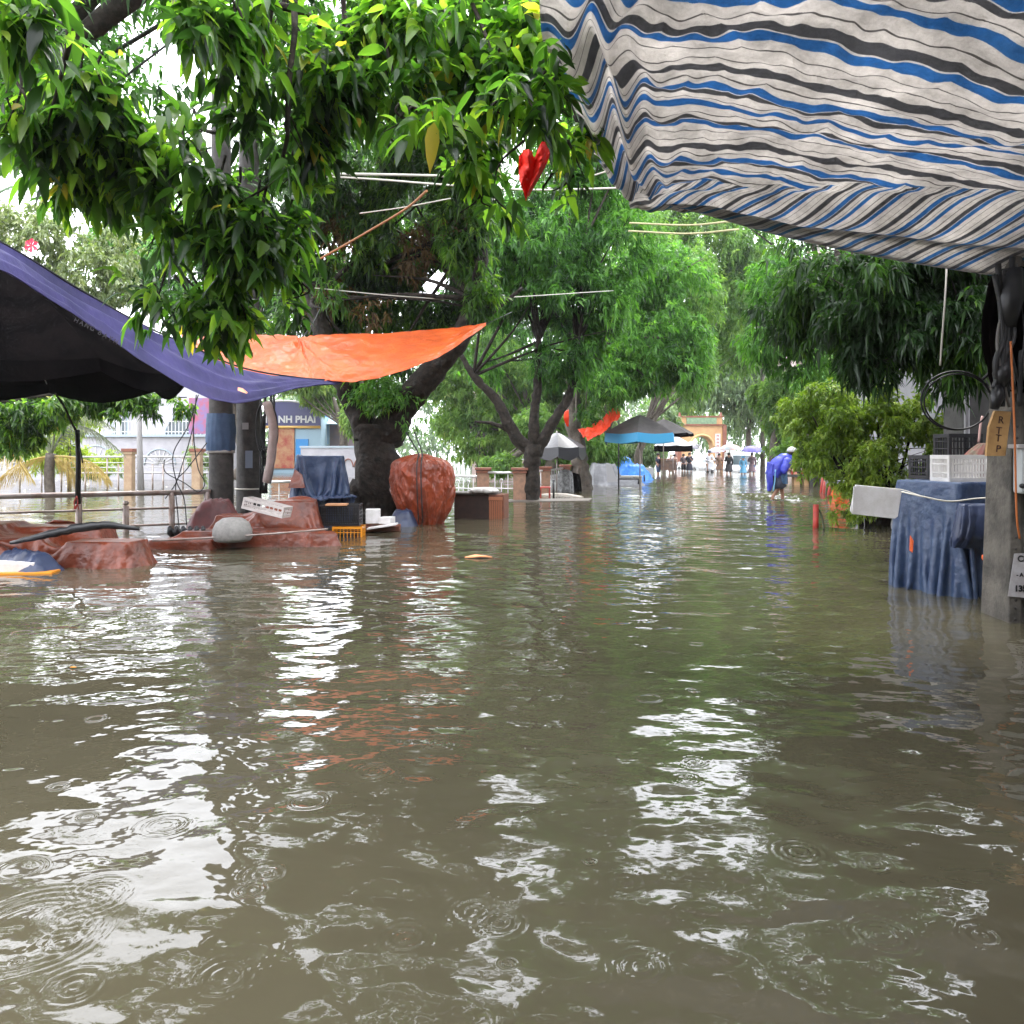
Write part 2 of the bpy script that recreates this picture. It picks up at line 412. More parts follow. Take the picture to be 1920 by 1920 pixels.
def crown(name, lobes, n, m, parent, L=.15, asp=.34, k=8, seed=0, gap=-.12, gs=1.1, shell=.45, droop=.5, spread=.9, hi=False,
          tb=.42, ts=.14, down=.35, twig=1.2, flat=0):
    vol = np.array([l[1][0] * l[1][1] * l[1][2] * l[2] for l in lobes]) ** .8; vol /= vol.sum()
    pos, ax, tt = [], [], []
    sd = V((seed * 5.3, seed * 1.7, seed * 9.1)); got = 0
    while got < n:
        li = rng.choice(len(lobes), p=vol); c, r, _ = lobes[li]
        u = unit(rng.normal(size=3)); rr = (shell + (1 - shell) * rng.random()) if rng.random() < .75 else rng.random() ** .5
        p = np.array(c) + u * rr * np.array(r) * (1 + .22 * noise.noise(V(u * 2.2) + sd))
        q = noise.fractal(V(p) * gs + sd, 1, 2, 2)
        if q < gap: continue
        if p[2] < .12: continue
        pos.append(p); ax.append(u * .7 + rng.normal(size=3) * .45 + np.array([0, 0, -down])); tt.append(tb + .22 * noise.noise(V(p) * .7 + sd)); got += 1
    pos, ax = np.array(pos), np.array(ax)
    a = sprays(pos, ax, k, L, asp, spread, droop, twig, tb=np.array(tt)[:, None], ts=ts, flat=flat)
    return leaves_mesh(name, a[0], a[1], a[2], a[3], a[4], a[5], a[6], m, parent, hi)

def trunk(parent, limbs, m, seg=12, wob=.35, name='trunk'):
    b = MB()
    for pts, r in limbs:
        n = max(8, len(pts) * 6); pp = path(pts, n); rr = np.interp(np.linspace(0, 1, n), np.linspace(0, 1, len(r)), r)
        b.tube(pp, list(rr), seg, wob=wob)
    return b.build(name, m, parent)

def twigs(lobes, start_pts, nper, r0, seed=1):
    """limbs running from the fork out into the lobes of a crown"""
    rnd = random.Random(seed); out = []
    for c, r, _ in lobes:
        for _k in range(nper):
            s = V(rnd.choice(start_pts)); e = V(c) + V([rnd.uniform(-.75, .75) * q for q in r])
            mid = s.lerp(e, .5) + V((rnd.uniform(-.3, .3), rnd.uniform(-.3, .3), rnd.uniform(-.1, .3))) * (e - s).length * .25
            out.append(([s, mid, e], [r0, r0 * .6, r0 * .15]))
    return out
# ------------------------------------------------------------------ palette
conc = mat('concrete', (.135, .120, .10), .75, (.05, .045, .038), 3.5, bump=.012, bscale=22)
concd = mat('dark_concrete', (.055, .048, .043), .7, (.025, .022, .020), 6, bump=.006, bscale=24)
bark = mat('bark', (.012, .010, .008), .75, (.036, .027, .021), 9, bump=.05, bscale=8, spec=.2)
barkl = mat('light_bark', (.06, .048, .038), .8, (.11, .09, .07), 8, bump=.02, bscale=12)
steel = mat('rail_steel', (.42, .37, .34), .35, (.26, .20, .17), 5, metal=.6)
brown_rail = mat('rusty_rail', (.22, .15, .12), .45, (.35, .30, .28), 3, metal=.4)
white = mat('white_plastic', (.62, .60, .58), .45, (.50, .48, .46), 4)
foam = mat('styrofoam', (.72, .70, .70), .6, (.62, .60, .58), 9, bump=.002, bscale=90)
black = mat('black_plastic', (.012, .012, .014), .4)
cablem = mat('cable_black', (.013, .013, .014), .5)
ropew = mat('pale_rope', (.55, .52, .45), .7)
ropeo = mat('orange_rope', (.45, .13, .03), .6)
otarp = mat('orange_tarp', (.80, .15, .03), .36, (.58, .10, .02), 3, bump=.02, bscale=9, trans=.25, tcol=(.9, .2, .05))
otarpd = mat('dirty_orange_tarp', (.19, .038, .013), .32, (.095, .021, .009), 4, bump=.035, bscale=7)
ptarp = mat('purple_tarp', (.062, .052, .19), .5, (.036, .032, .12), 2, bump=.012, bscale=9, trans=.22, tcol=(.08, .068, .26))
btarp = mat('blue_tarp', (.034, .058, .125), .38, (.062, .095, .17), 4, bump=.03, bscale=7, trans=.1)
btarpn = mat('navy_tarp', (.020, .028, .060), .4, (.030, .045, .10), 4, bump=.01, bscale=9)
bluebright = mat('bright_blue_tarp', (.02, .16, .60), .35, (.05, .25, .7), 6, bump=.01)
blackcloth = mat('black_cloth', (.0022, .002, .0022), .8, (.005, .004, .004), 3, bump=.004, spec=0)
greycloth = mat('grey_cloth', (.13, .13, .14), .5, (.20, .20, .21), 4, bump=.01, bscale=9)
bluecloth = mat('teal_blue_cloth', (.03, .28, .52), .5)
wood = mat('wood_plank', (.42, .21, .075), .6, (.28, .13, .045), 14, bump=.003)
woodd = mat('dark_wood', (.20, .065, .03), .45, (.13, .04, .02), 9, bump=.003)
ochre = mat('ochre_plaster', (.56, .33, .16), .7, (.46, .27, .13), 2)
ochre_l = mat('pale_ochre', (.42, .30, .19), .7, (.32, .21, .13), 4)
redbrown = mat('redbrown_trim', (.26, .09, .05), .7, (.18, .07, .05), 5)
wallw = mat('white_plaster', (.40, .39, .42), .8, (.32, .315, .34), 1.5)
wallb = mat('bluegrey_trim', (.32, .38, .43), .7)
wallg = mat('grey_plaster', (.11, .105, .10), .8, (.07, .067, .065), 2, bump=.004)
glass = mat('window_glass', (.05, .07, .08), .12)
greenp = mat('green_panel', (.20, .30, .17), .6, (.12, .2, .12), 5)
redp = mat('red_paint', (.45, .035, .02), .5, (.3, .03, .02), 8)
redc = mat('red_cloth', (.75, .03, .012), .55, (.6, .02, .01), 6, trans=.4, tcol=(.95, .05, .02))
yel = mat('yellow_plastic', (.75, .28, .015), .4)
bluesign = mat('sign_navy', (.03, .03, .13), .4)
signw = mat('sign_white', (.55, .55, .55), .5)
lightblue = mat('light_blue_paint', (.32, .46, .55), .6)
skinm = mat('skin', (.42, .22, .15), .5)
hairm = mat('hair', (.012, .01, .009), .5)

# ------------------------------------------------------------------ ground and water
gm = mat('ground_mud', (.07, .06, .045), .9, (.10, .085, .06), 1.2, bump=.01)
b = MB(); b.add([(-400, -60, -.5), (400, -60, -.5), (400, 500, -.5), (-400, 500, -.5)], [(0, 1, 2, 3)]); tag(b.build('ground', gm), None, kind='structure')
for n_, x0, x1, lbl in (('pavement', -400, -5.4, 0), ('pavement', 7.5, 400, 0)):
    b = MB(); b.box(((x0 + x1) / 2, 219, -.425), (x1 - x0, 556, .14), m=mat('paving', (.16, .15, .13), .8, (.11, .10, .09), 4)); tag(b.build(n_, None), None, kind='structure')

def water_mat():
    m = bpy.data.materials.new('muddy_water'); m.use_nodes = True; n, l = m.node_tree.nodes, m.node_tree.links
    b = n['Principled BSDF']; b.inputs['Roughness'].default_value = .025; b.inputs['IOR'].default_value = 1.46
    g = n.new('ShaderNodeNewGeometry')
    t = n.new('ShaderNodeTexNoise'); t.inputs['Scale'].default_value = .35; t.inputs['Detail'].default_value = 4
    l.new(g.outputs['Position'], t.inputs['Vector'])
    r = n.new('ShaderNodeValToRGB'); e = r.color_ramp.elements
    e[0].position = .3; e[0].color = (.058, .051, .032, 1); e[1].position = .7; e[1].color = (.080, .071, .045, 1)
    l.new(t.outputs['Fac'], r.inputs[0]); l.new(r.outputs[0], b.inputs['Base Color'])
    h = None
    def addh(sock, k):
        nonlocal h
        q = n.new('ShaderNodeMath'); q.operation = 'MULTIPLY_ADD'; q.inputs[1].default_value = k
        l.new(sock, q.inputs[0])
        if h is None: q.inputs[2].default_value = 0
        else: l.new(h, q.inputs[2])
        h = q.outputs[0]
    for s, k, dt in ((1.3, .026, 1), (4.5, .0062, 1), (13, .0015, 1)):
        mp = n.new('ShaderNodeMapping'); mp.inputs['Scale'].default_value = (1, 1.35, 1); mp.inputs['Rotation'].default_value = (0, 0, .35)
        l.new(g.outputs['Position'], mp.inputs[0])
        t = n.new('ShaderNodeTexNoise'); t.inputs['Scale'].default_value = s; t.inputs['Detail'].default_value = dt
        l.new(mp.outputs[0], t.inputs['Vector']); addh(t.outputs['Fac'], k)
    # rain rings: round each cell point a short train of circular ripples, in some cells only
    vo = n.new('ShaderNodeTexVoronoi'); vo.voronoi_dimensions = '2D'; vo.inputs['Scale'].default_value = 3.6
    l.new(g.outputs['Position'], vo.inputs['Vector'])
    def M(op, a, bb=None):
        q = n.new('ShaderNodeMath'); q.operation = op
        for i, x in enumerate((a, bb)):
            if x is None: continue
            if isinstance(x, (int, float)): q.inputs[i].default_value = x
            else: l.new(x, q.inputs[i])
        return q.outputs[0]
    d = vo.outputs['Distance']
    sx = n.new('ShaderNodeSeparateColor'); l.new(vo.outputs['Color'], sx.inputs[0])
    on = M('GREATER_THAN', sx.outputs[0], .87)
    rr = M('MULTIPLY', sx.outputs[1], .30)
    q = M('SUBTRACT', d, rr); env = M('EXPONENT', M('MULTIPLY', M('MULTIPLY', q, q), -420.0))
    ring = M('MULTIPLY', M('MULTIPLY', M('SINE', M('MULTIPLY', q, 95.0)), env), on)
    addh(ring, .0009)
    bm = n.new('ShaderNodeBump'); bm.inputs['Strength'].default_value = 1; bm.inputs['Distance'].default_value = 1.0
    l.new(h, bm.inputs['Height']); l.new(bm.outputs[0], b.inputs['Normal'])
    return m
wm = water_mat()
wr_ = np.random.default_rng(11)
WV = []
for i in range(46):
    lam = .16 * (9 ** wr_.random()); th = wr_.normal() * .75 + 1.15
    WV.append((2 * math.pi / lam, th, wr_.random() * 6.28, .0088 * lam / (2 * math.pi) * (1 + .5 * wr_.random())))
RINGS = []
for px, py, r0, A in ((135, 1722, .055, .0032), (60, 1745, .20, .0030), (182, 1678, .08, .0030), (118, 1765, .035, .004), (310, 1545, .07, .003), (822, 1397, .05, .003),
                      (935, 1725, .03, .004), (1300, 1428, .04, .003), (140, 1850, .04, .004), (700, 1450, .06, .003), (1285, 1462, .03, .003), (1090, 1290, .08, .003), (500, 1640, .03, .003),
                      (1500, 1600, .05, .003), (1650, 1750, .06, .003), (1200, 1810, .05, .003), (760, 1760, .045, .003), (420, 1830, .05, .003)):
    q = WP(px, py); RINGS.append((q.x, q.y, r0, A, .028, .045))
for px, py in ((1447, 929), (1471, 936)):
    q = WP(px, py)
    for r0 in (.25, .55, .95): RINGS.append((q.x, q.y, r0, .030, .22, .3))
for i in range(12):
    y = 2.2 + 11 * wr_.random() ** 1.3; RINGS.append((wr_.uniform(-.6, .6) * y, y, wr_.uniform(.02, .06), .0016, .03, .04))
def height(X, Y):
    h = np.zeros_like(X)
    wx = .25 * np.sin(X * 1.3 + Y * .7) + .2 * np.sin(Y * 1.9 - X * .4 + 2)
    for k, th, ph, a in WV: h += a * np.sin(k * (X * math.cos(th) + Y * math.sin(th)) + ph + wx * (1.5 if k < 12 else 3))
    mod = .65 + .35 * np.sin(X * .9 + 1.3 * np.sin(Y * .5)) * np.sin(Y * .7 + 1.1 * np.sin(X * .6))
    h *= mod
    for x, y, r0, A, lam, wd in RINGS:
        if x < X.min() - 1 or x > X.max() + 1 or y < Y.min() - 1 or y > Y.max() + 1: continue
        R = np.hypot(X - x, Y - y); q = R - r0
        h += A * np.sin(2 * math.pi * q / lam) * np.exp(-(q / wd) ** 2)
    return h
vs, fs, off = [], [], 0
def wpatch(x0, x1, y0, y1, dx, dy, flat=False):
    global off
    nx, ny = int(round((x1 - x0) / dx)) + 1, int(round((y1 - y0) / dy)) + 1
    X, Y = np.meshgrid(np.linspace(x0, x1, nx), np.linspace(y0, y1, ny))
    h = np.zeros_like(X) if flat else height(X, Y)
    if not flat:
        e = np.minimum(X - x0, x1 - X) / 1.0
        if y0 < 2: e = np.minimum(e, (Y - y0) / .4)
        if y1 > 40: e = np.minimum(e, (y1 - Y) / 3)
        h *= np.clip(e, 0, 1)
    vs.append(np.stack([X, Y, h], -1).reshape(-1, 3)); f = grid_faces(nx, ny) + off; fs.append(f); off += nx * ny
wpatch(-4.6, 4.6, 1.2, 5, .0115, .0115); wpatch(-14, 14, 5, 14, .035, .03); wpatch(-40, 40, 14, 46, .13, .07)
for x0, x1, y0, y1 in ((-400, 400, -60, 1.2), (-400, -4.6, 1.2, 5), (4.6, 400, 1.2, 5), (-400, -14, 5, 14), (14, 400, 5, 14), (-400, -40, 14, 46), (40, 400, 14, 46), (-400, 400, 46, 500)):
    wpatch(x0, x1, y0, y1, x1 - x0, y1 - y0, True)
Fv = np.concatenate(fs)
tag(npmesh('water', np.concatenate(vs), Fv.ravel(), np.full(len(Fv), 4), wm), None, kind='structure')

# ------------------------------------------------------------------ striped awning overhead
sm = bpy.data.materials.new('striped_awning_cloth'); sm.use_nodes = True; n, l = sm.node_tree.nodes, sm.node_tree.links
bb = n['Principled BSDF']; bb.inputs['Roughness'].default_value = .6
at = n.new('ShaderNodeAttribute'); at.attribute_name = 'stripe'
tc = n.new('ShaderNodeTexCoord'); nz = n.new('ShaderNodeTexNoise'); nz.inputs['Scale'].default_value = 5; nz.inputs['Detail'].default_value = 6
l.new(tc.outputs['Object'], nz.inputs[0])
ma = n.new('ShaderNodeMath'); ma.operation = 'MULTIPLY_ADD'; ma.inputs[1].default_value = .018
l.new(nz.outputs['Fac'], ma.inputs[0]); l.new(at.outputs['Fac'], ma.inputs[2])
fr = n.new('ShaderNodeMath'); fr.operation = 'FRACT'; l.new(ma.outputs[0], fr.inputs[0])
rp = n.new('ShaderNodeValToRGB'); rp.color_ramp.interpolation = 'CONSTANT'; e = rp.color_ramp.elements
BE, BL, GR, DK = (.68, .65, .62, 1), (.12, .28, .48, 1), (.20, .20, .21, 1), (.24, .23, .225, 1)
st = [(0, BE), (.085, DK), (.095, BE), (.16, GR), (.225, BE), (.235, BL), (.30, BE), (.36, DK), (.368, BE), (.46, DK), (.468, BE), (.52, GR), (.60, BE), (.66, DK), (.668, BE), (.72, BL), (.79, BE), (.80, GR), (.84, BE), (.90, DK), (.908, BE), (.94, BL)]
while len(e) < len(st): e.new(.5)
for i, (p, c) in enumerate(st): e[i].position = p
for i, (p, c) in enumerate(st): e[i].color = c
l.new(fr.outputs[0], rp.inputs[0])
nd = n.new('ShaderNodeTexNoise'); nd.inputs['Scale'].default_value = 2.2; nd.inputs['Detail'].default_value = 7; nd.inputs['Roughness'].default_value = .75
l.new(tc.outputs['Object'], nd.inputs[0])
rd = n.new('ShaderNodeMapRange'); rd.inputs['From Min'].default_value = .35; rd.inputs['From Max'].default_value = .7; rd.inputs['To Min'].default_value = 1.08; rd.inputs['To Max'].default_value = .58
l.new(nd.outputs['Fac'], rd.inputs[0])
vm = n.new('ShaderNodeVectorMath'); vm.operation = 'SCALE'; l.new(rp.outputs[0], vm.inputs[0]); l.new(rd.outputs[0], vm.inputs['Scale'])
l.new(vm.outputs[0], bb.inputs['Base Color'])
bp = n.new('ShaderNodeBump'); bp.inputs['Distance'].default_value = .035
n3 = n.new('ShaderNodeTexNoise'); n3.inputs['Scale'].default_value = 7; n3.inputs['Detail'].default_value = 9; n3.inputs['Roughness'].default_value = .68; l.new(tc.outputs['Object'], n3.inputs[0])
l.new(n3.outputs['Fac'], bp.inputs['Height']); l.new(bp.outputs[0], bb.inputs['Normal'])
tr = n.new('ShaderNodeBsdfTranslucent'); l.new(vm.outputs[0], tr.inputs['Color']); l.new(bp.outputs[0], tr.inputs['Normal'])
mx = n.new('ShaderNodeMixShader'); mx.inputs[0].default_value = .56
l.new(bb.outputs[0], mx.inputs[1]); l.new(tr.outputs[0], mx.inputs[2]); l.new(mx.outputs[0], n['Material Output'].inputs['Surface'])

rows = [
 [V((.2, -1.8, 4.6)), V((1.6, -1.8, 4.4)), V((3, -1.8, 4.3)), V((4.5, -1.8, 4.1)), V((6.2, -1.8, 3.9)), V((8, -1.8, 3.7))],
 [V((.2, 1.6, 4.3)), V((1.5, 1.6, 4.2)), V((2.6, 1.6, 4.1)), V((3.8, 1.6, 3.9)), V((5.2, 1.6, 3.75)), V((7, 1.6, 3.6))],
 [P(1012, -10, 4.6), P(1160, 0, 4.6), P(1330, 0, 4.5), P(1560, -10, 4.4), P(1780, -10, 4.25), P(2150, 10, 4.0)],
 [P(1052, 130, 5.4), P(1165, 165, 5.4), P(1290, 150, 5.3), P(1500, 165, 5.2), P(1720, 195, 5.0), P(2150, 240, 4.7)],
 [P(1105, 265, 6.4), P(1180, 300, 6.5), P(1290, 278, 6.4), P(1480, 280, 6.2), P(1700, 288, 5.9), P(2150, 320, 5.4)],
 [P(1160, 345, 7.2), P(1215, 366, 7.3), P(1290, 352, 7.3), P(1440, 352, 7.0), P(1660, 340, 6.6), P(2150, 372, 6.0)]]
def awn_wr(G, U, W):
    a = np.exp(-U * 3.2)
    fx = U * 1.0
    fold = .16 * np.exp(-((fx - .155) / .030) ** 2) - .10 * np.exp(-((fx - .085) / .035) ** 2) + .06 * np.exp(-((fx - .27) / .03) ** 2) - .05 * np.exp(-((fx - .21) / .02) ** 2)
    amp = np.clip((W - .25) / .25, 0, 1)
    G[..., 2] += fold * amp * 1.25
    N = vnoise(G[..., :2], .8, 3, 3); G[..., 2] += .07 * N
    N2 = vnoise(np.stack([U * 14 + W * 3, W * 3], -1), 1.0, 8, 2); G[..., 2] += .035 * N2 * np.clip(W * 1.5, 0, 1)
    G[..., 2] += .018 * (1 - np.abs(vnoise(G[..., :2], 3.5, 12, 2)) * 3)
    return G
aw = thing('striped_awning', 'large blue, grey and beige striped awning stretched overhead at the upper right', 'awning', (4, 4, 3.9))
def s_main(G, U, W):
    Y = G[..., 1] + .05 * G[..., 0]
    return Y * .82 + .25
cloth('roof_sheet', rows, 190, 210, sm, aw, wr=awn_wr, thick=.003, stripes=s_main)
fl = [
 [P(1160, 345, 7.2), P(1215, 366, 7.3), P(1290, 352, 7.3), P(1440, 352, 7.0), P(1660, 340, 6.6), P(2150, 372, 6.0)],
 [P(1172, 362, 7.5), P(1222, 374, 7.55), P(1300, 372, 7.5), P(1450, 392, 7.3), P(1670, 410, 6.9), P(2150, 450, 6.4)],
 [P(1190, 378, 7.7), P(1232, 380, 7.7), P(1310, 390, 7.6), P(1460, 428, 7.4), P(1680, 470, 7.1), P(2150, 530, 6.7)],
 [P(1200, 381, 7.6), P(1240, 382, 7.6), P(1320, 402, 7.5), P(1470, 444, 7.3), P(1690, 490, 7.05), P(2150, 560, 6.6)]]
def fl_wr(G, U, W):
    e = np.sin(W * math.pi)
    base = 1 - np.clip(W * 8, 0, 1)
    # the first row stays on the sheet's own folded edge
    a = awn_wr(G.copy(), U, np.ones_like(W)); G[..., 2] += (a[..., 2] - G[..., 2]) * base
    G[..., 2] += .05 * e * np.sin(W * 9 + U * 2) + .03 * e * vnoise(np.stack([U * 9, W * 4], -1), 1.0, 4, 2)
    G[..., 1] += .10 * e * np.sin(W * 12.5 + U * 3 + .5)
    return G
def s_flap(G, U, W): return G[..., 0] * 1.7 + W * 1.2 - U * .5
cloth('hanging_hem', fl, 190, 60, sm, aw, wr=fl_wr, thick=.003, stripes=s_flap)
b = MB(); b.tube(path([P(1008, -20, 4.58), P(1048, 130, 5.38), P(1101, 265, 6.38), P(1157, 347, 7.2)], 30), .008, 6, cablem); b.build('edge_cord', None, aw)
b = MB(); b.box(P(1066, 186, 5.75), (.06, .03, .05), m=black); b.build('clip', None, aw, bevel=.004)

# ------------------------------------------------------------------ purple and orange tarps, black parasol
pu = thing('purple_tarp', 'long faded purple tarp sagging from the upper left down to the utility poles', 'tarp', P(300, 640, 9.5))
rowsp = [
 [P(-260, 330, 6.6), P(0, 455, 8), P(150, 545, 9), P(270, 612, 10), P(345, 645, 10.8), P(450, 690, 11.6), P(560, 710, 12.4), P(640, 714, 13)],
 [P(-260, 360, 6.5), P(0, 478, 7.9), P(140, 562, 8.9), P(260, 628, 9.8), P(345, 668, 10.5), P(450, 712, 11.3), P(560, 716, 12.3), P(641, 715, 12.95)],
 [P(-260, 385, 6.4), P(0, 492, 7.7), P(125, 568, 8.6), P(245, 642, 9.5), P(350, 700, 10.2), P(450, 736, 11.1), P(560, 722, 12.2), P(641, 716, 12.9)],
 [P(-260, 415, 6.2), P(0, 508, 7.6), P(110, 570, 8.4), P(230, 652, 9.3), P(360, 730, 10.1), P(445, 757, 11.0), P(558, 729, 12.1), P(642, 717, 12.88)]]
def p_wr(G, U, W):
    a = np.sin(W * math.pi) ** .5 * (1 - U * .6)
    G[..., 2] += .055 * a * np.sin(W * 19 + vnoise(np.stack([U * 3, W * 1.0], -1), 1, 4, 2) * 4)
    G[..., 2] += .03 * vnoise(np.stack([U * 9, W * 5], -1), 1.0, 7, 3)
    return G
cloth('tarp_sheet', rowsp, 200, 60, ptarp, pu, wr=p_wr)
b = MB(); b.tube(path([P(-260, 328, 6.6), P(0, 453, 8), P(150, 543, 9), P(270, 610, 10), P(345, 643, 10.8), P(450, 688, 11.6), P(560, 708, 12.4), P(640, 713, 13)], 60), .014, 6, black); b.build('edge_rope', None, pu)
b = MB()
b.prism([P(441, 725, 11.15), P(455, 728, 11.15), P(465, 736, 11.1), P(463, 738, 11.1), P(447, 733, 11.12)], (0, -.01, 0), mat('pale_orange', (.8, .35, .2), .5)); b.build('patch', None, pu)

orr = [
 [P(340, 630, 14.2), P(400, 628, 14.2), P(480, 628, 14.3), P(548, 633, 14.2), P(566, 635, 14.2), P(600, 630, 14.4), P(700, 626, 14.8), P(820, 616, 15.2), P(912, 607, 15.5)],
 [P(342, 636, 13.8), P(402, 643, 13.7), P(485, 650, 13.6), P(555, 652, 13.7), P(572, 652, 13.7), P(610, 652, 13.7), P(710, 652, 14.1), P(825, 635, 14.8), P(911, 608, 15.4)],
 [P(344, 640, 13.4), P(405, 660, 13.2), P(490, 680, 13.0), P(565, 685, 13.1), P(590, 685, 13.1), P(635, 687, 13.1), P(725, 680, 13.6), P(830, 652, 14.4), P(911, 609, 15.3)],
 [P(346, 645, 13.1), P(408, 676, 12.8), P(495, 700, 12.6), P(570, 712, 12.7), P(600, 715, 12.7), P(645, 716, 12.8), P(735, 702, 13.3), P(835, 664, 14.2), P(911, 610, 15.25)]]
def o_wr(G, U, W):
    cu, cw = .46, 0.0
    du, dw = (U - cu) * 2.2, (W - cw) * .8; r = np.hypot(du, dw); th = np.arctan2(dw, du)
    G[..., 2] += .07 * np.sin(th * 11) * np.clip(r * 3, 0, 1) * np.exp(-r * 2.6)
    G[..., 2] += .03 * vnoise(np.stack([U * 10, W * 4], -1), 1, 2, 3) + .012 * (1 - 3 * np.abs(vnoise(np.stack([U * 22, W * 8], -1), 1, 5, 2)))
    return G
ot = thing('orange_tarp', 'bright wet orange tarp tied up between the trees, its right end drawn to a point', 'tarp', P(620, 670, 13.5))
cloth('tarp_sheet', orr, 220, 60, otarp, ot, wr=o_wr)
b = MB(); b.tube(path([P(566, 633, 14.2), P(585, 610, 14.6), P(600, 580, 15)], 8), .012, 6, cablem); b.build('tie_rope', None, ot)
b = MB(); b.tube([P(910, 608, 15.4), P(960, 585, 17)], .008, 5, cablem); b.build('tie_rope', None, ot)

def parasol(name, label, c, R, z_edge, z_top, sides, val, m, mv, pole_m, group=None, scal=.0, rot=0, base=-.45, flat_low=.0, thick=True, ribs=True, cat='parasol'):
    t = thing(name, label, cat, (c.x, c.y, base), group)
    b = MB(); ring = []; seg = 6
    prof = []
    vs = []; cols = sides * seg; nr = 9
    for j in range(nr + 1):
        q = j / nr
        for k in range(cols):
            a = rot + 2 * math.pi * k / cols; f_ = (k % seg) / seg
            cosf = math.cos(math.pi / sides) / math.cos((f_ - .5) * 2 * math.pi / sides)
            rr = R * q * cosf; sag = .06 * R * math.sin(f_ * math.pi) * q
            z = z_top + (z_edge - z_top) * (q ** 1.25) - sag * .6
            vs.append((c.x + rr * math.cos(a), c.y + rr * math.sin(a), z))
    b.add(vs, [tuple(f) for f in grid_faces(cols, nr + 1, True)[:, ::-1]], m, False)
    o = b.build('canopy', None, t); s_ = o.modifiers.new('thickness', 'SOLIDIFY'); s_.thickness = .006
    if val:
        b = MB(); top = vs[-cols:]; low = []
        for k, v in enumerate(top):
            f_ = (k % seg) / seg; low.append((v[0] + (v[0] - c.x) * .02, v[1] + (v[1] - c.y) * .02, v[2] - val * (1 + scal * (math.sin(f_ * math.pi) - .6))))
        b.add(top + low, [(k, cols + k, cols + (k + 1) % cols, (k + 1) % cols) for k in range(cols)], mv)
        o = b.build('valance', None, t); s_ = o.modifiers.new('thickness', 'SOLIDIFY'); s_.thickness = .006
    b = MB(); b.tube([(c.x, c.y, base), (c.x, c.y, z_top + .06)], .022, 8, pole_m); b.build('pole', None, t)
    if ribs:
        for k in range(sides):
            a = rot + 2 * math.pi * k / sides; b = MB()
            b.tube([(c.x, c.y, z_top - .03), (c.x + R * .97 * math.cos(a), c.y + R * .97 * math.sin(a), z_edge - .02)], .009, 5, pole_m)
            b.build('rib', None, t)
    return t
cpar = P(-15, 700, 11.2)
bp_ = parasol('market_parasol', 'large black parasol seen from below under the purple tarp', cpar, 2.5, 2.60, 4.15, 8, .22, blackcloth, blackcloth, steel, scal=.4, rot=.25)
lt = mat('faded_print', (.035, .032, .038), .8)
for i, (ch, px, py) in enumerate(zip('HANGBAYHI', (143, 153, 163, 173, 187, 197, 207, 217, 227), (601, 606, 611, 616, 624, 630, 635, 641, 647))):
    text('lettering', ch, .065, facing(P(px, py, 7.95), 0, math.radians(-28)), lt, bp_, .001)

# ------------------------------------------------------------------ utility poles
def upole(name, label, px, D, r0, r1, h, m, group=None, seg=16):
    c = P(px, HY, D); t = thing(name, label, 'utility pole', (c.x, D, -.5), group)
    b = MB(); n_ = 10
    b.tube([(c.x + .01 * math.sin(i), D, -.5 + (h + .5) * i / n_) for i in range(n_ + 1)], [r0 + (r1 - r0) * i / n_ for i in range(n_ + 1)], seg, m)
    b.build('shaft', None, t); return t, c
u1, c1 = upole('utility_pole', 'concrete utility pole wrapped in dark blue cloth, the left one of a pair', 414, 15.2, .235, .17, 8.5, concd)
lv = [(2.15, c1.x, 15.2, .245, .245, 0, 2), (1.9, c1.x, 15.2, .26, .26, 0, 2), (1.6, c1.x, 15.2, .262, .262, 0, 2), (1.45, c1.x, 15.2, .25, .25, 0, 2)]
loft('cloth_wrap', lv, mat('wrap_cloth', (.035, .07, .14), .7, (.05, .09, .17), 6), u1, n=60, fold=.02, ff=8, cap=False, nz=16)
b = MB(); b.lathe([(.24, .0), (.255, .01), (.255, .05), (.24, .06)], (c1.x, 15.2, 1.40), 20, mat('strap', (.30, .28, .26), .6)); b.build('strap', None, u1)
u2, c2 = upole('utility_pole', 'dark concrete utility pole hung with cables, the right one of a pair', 466, 15.9, .25, .18, 8.5, concd)
b = MB(); b.box((c2.x + .03, 15.62, 1.93), (.12, .02, .13), m=mat('notice_grey', (.30, .28, .27), .6)); b.build('notice', None, u2)
b = MB(); b.box((c2.x + .1, 15.62, 1.28), (.14, .02, .34), m=mat('notice_blue', (.17, .20, .26), .6)); b.build('notice', None, u2)
b = MB(); b.lathe([(.252, 0), (.262, .006), (.262, .024), (.252, .03)], (c2.x, 15.9, .68), 20, ropew); b.build('rope_band', None, u2)
rnd = random.Random(3)
t = thing('cable_bundle', 'black cables and coiled loops hanging down the right side of the paired poles', 'cables', P(500, 800, 15.6))
for i in range(7):
    b = MB(); x = 492 + i * 4
    pts = [P(x - 4, 700, 15.7), P(x + rnd.uniform(-6, 6), 760, 15.6), P(x + rnd.uniform(-8, 8), 830, 15.5), P(494 + rnd.uniform(-6, 6), 925, 15.6)]
    b.tube(path(pts, 20), .018 + .008 * rnd.random(), 6, cablem); b.build('cable', None, t)
for i, (cx, cy_, rx, ry) in enumerate(((500, 805, 20, 52), (495, 800, 15, 45), (505, 810, 16, 40), (498, 862, 10, 24))):
    b = MB(); pts = [P(cx + rx * math.cos(a), cy_ + ry * math.sin(a), 15.4 + .04 * math.sin(a + i)) for a in np.linspace(0, 6.28 * (1.06), 40)]
    b.tube(pts, .016, 6, cablem); b.build('cable_loop', None, t)
t = thing('hanging_cables', 'thin wires dangling over the metal railing left of the paired poles', 'cables', P(340, 900, 14.7))
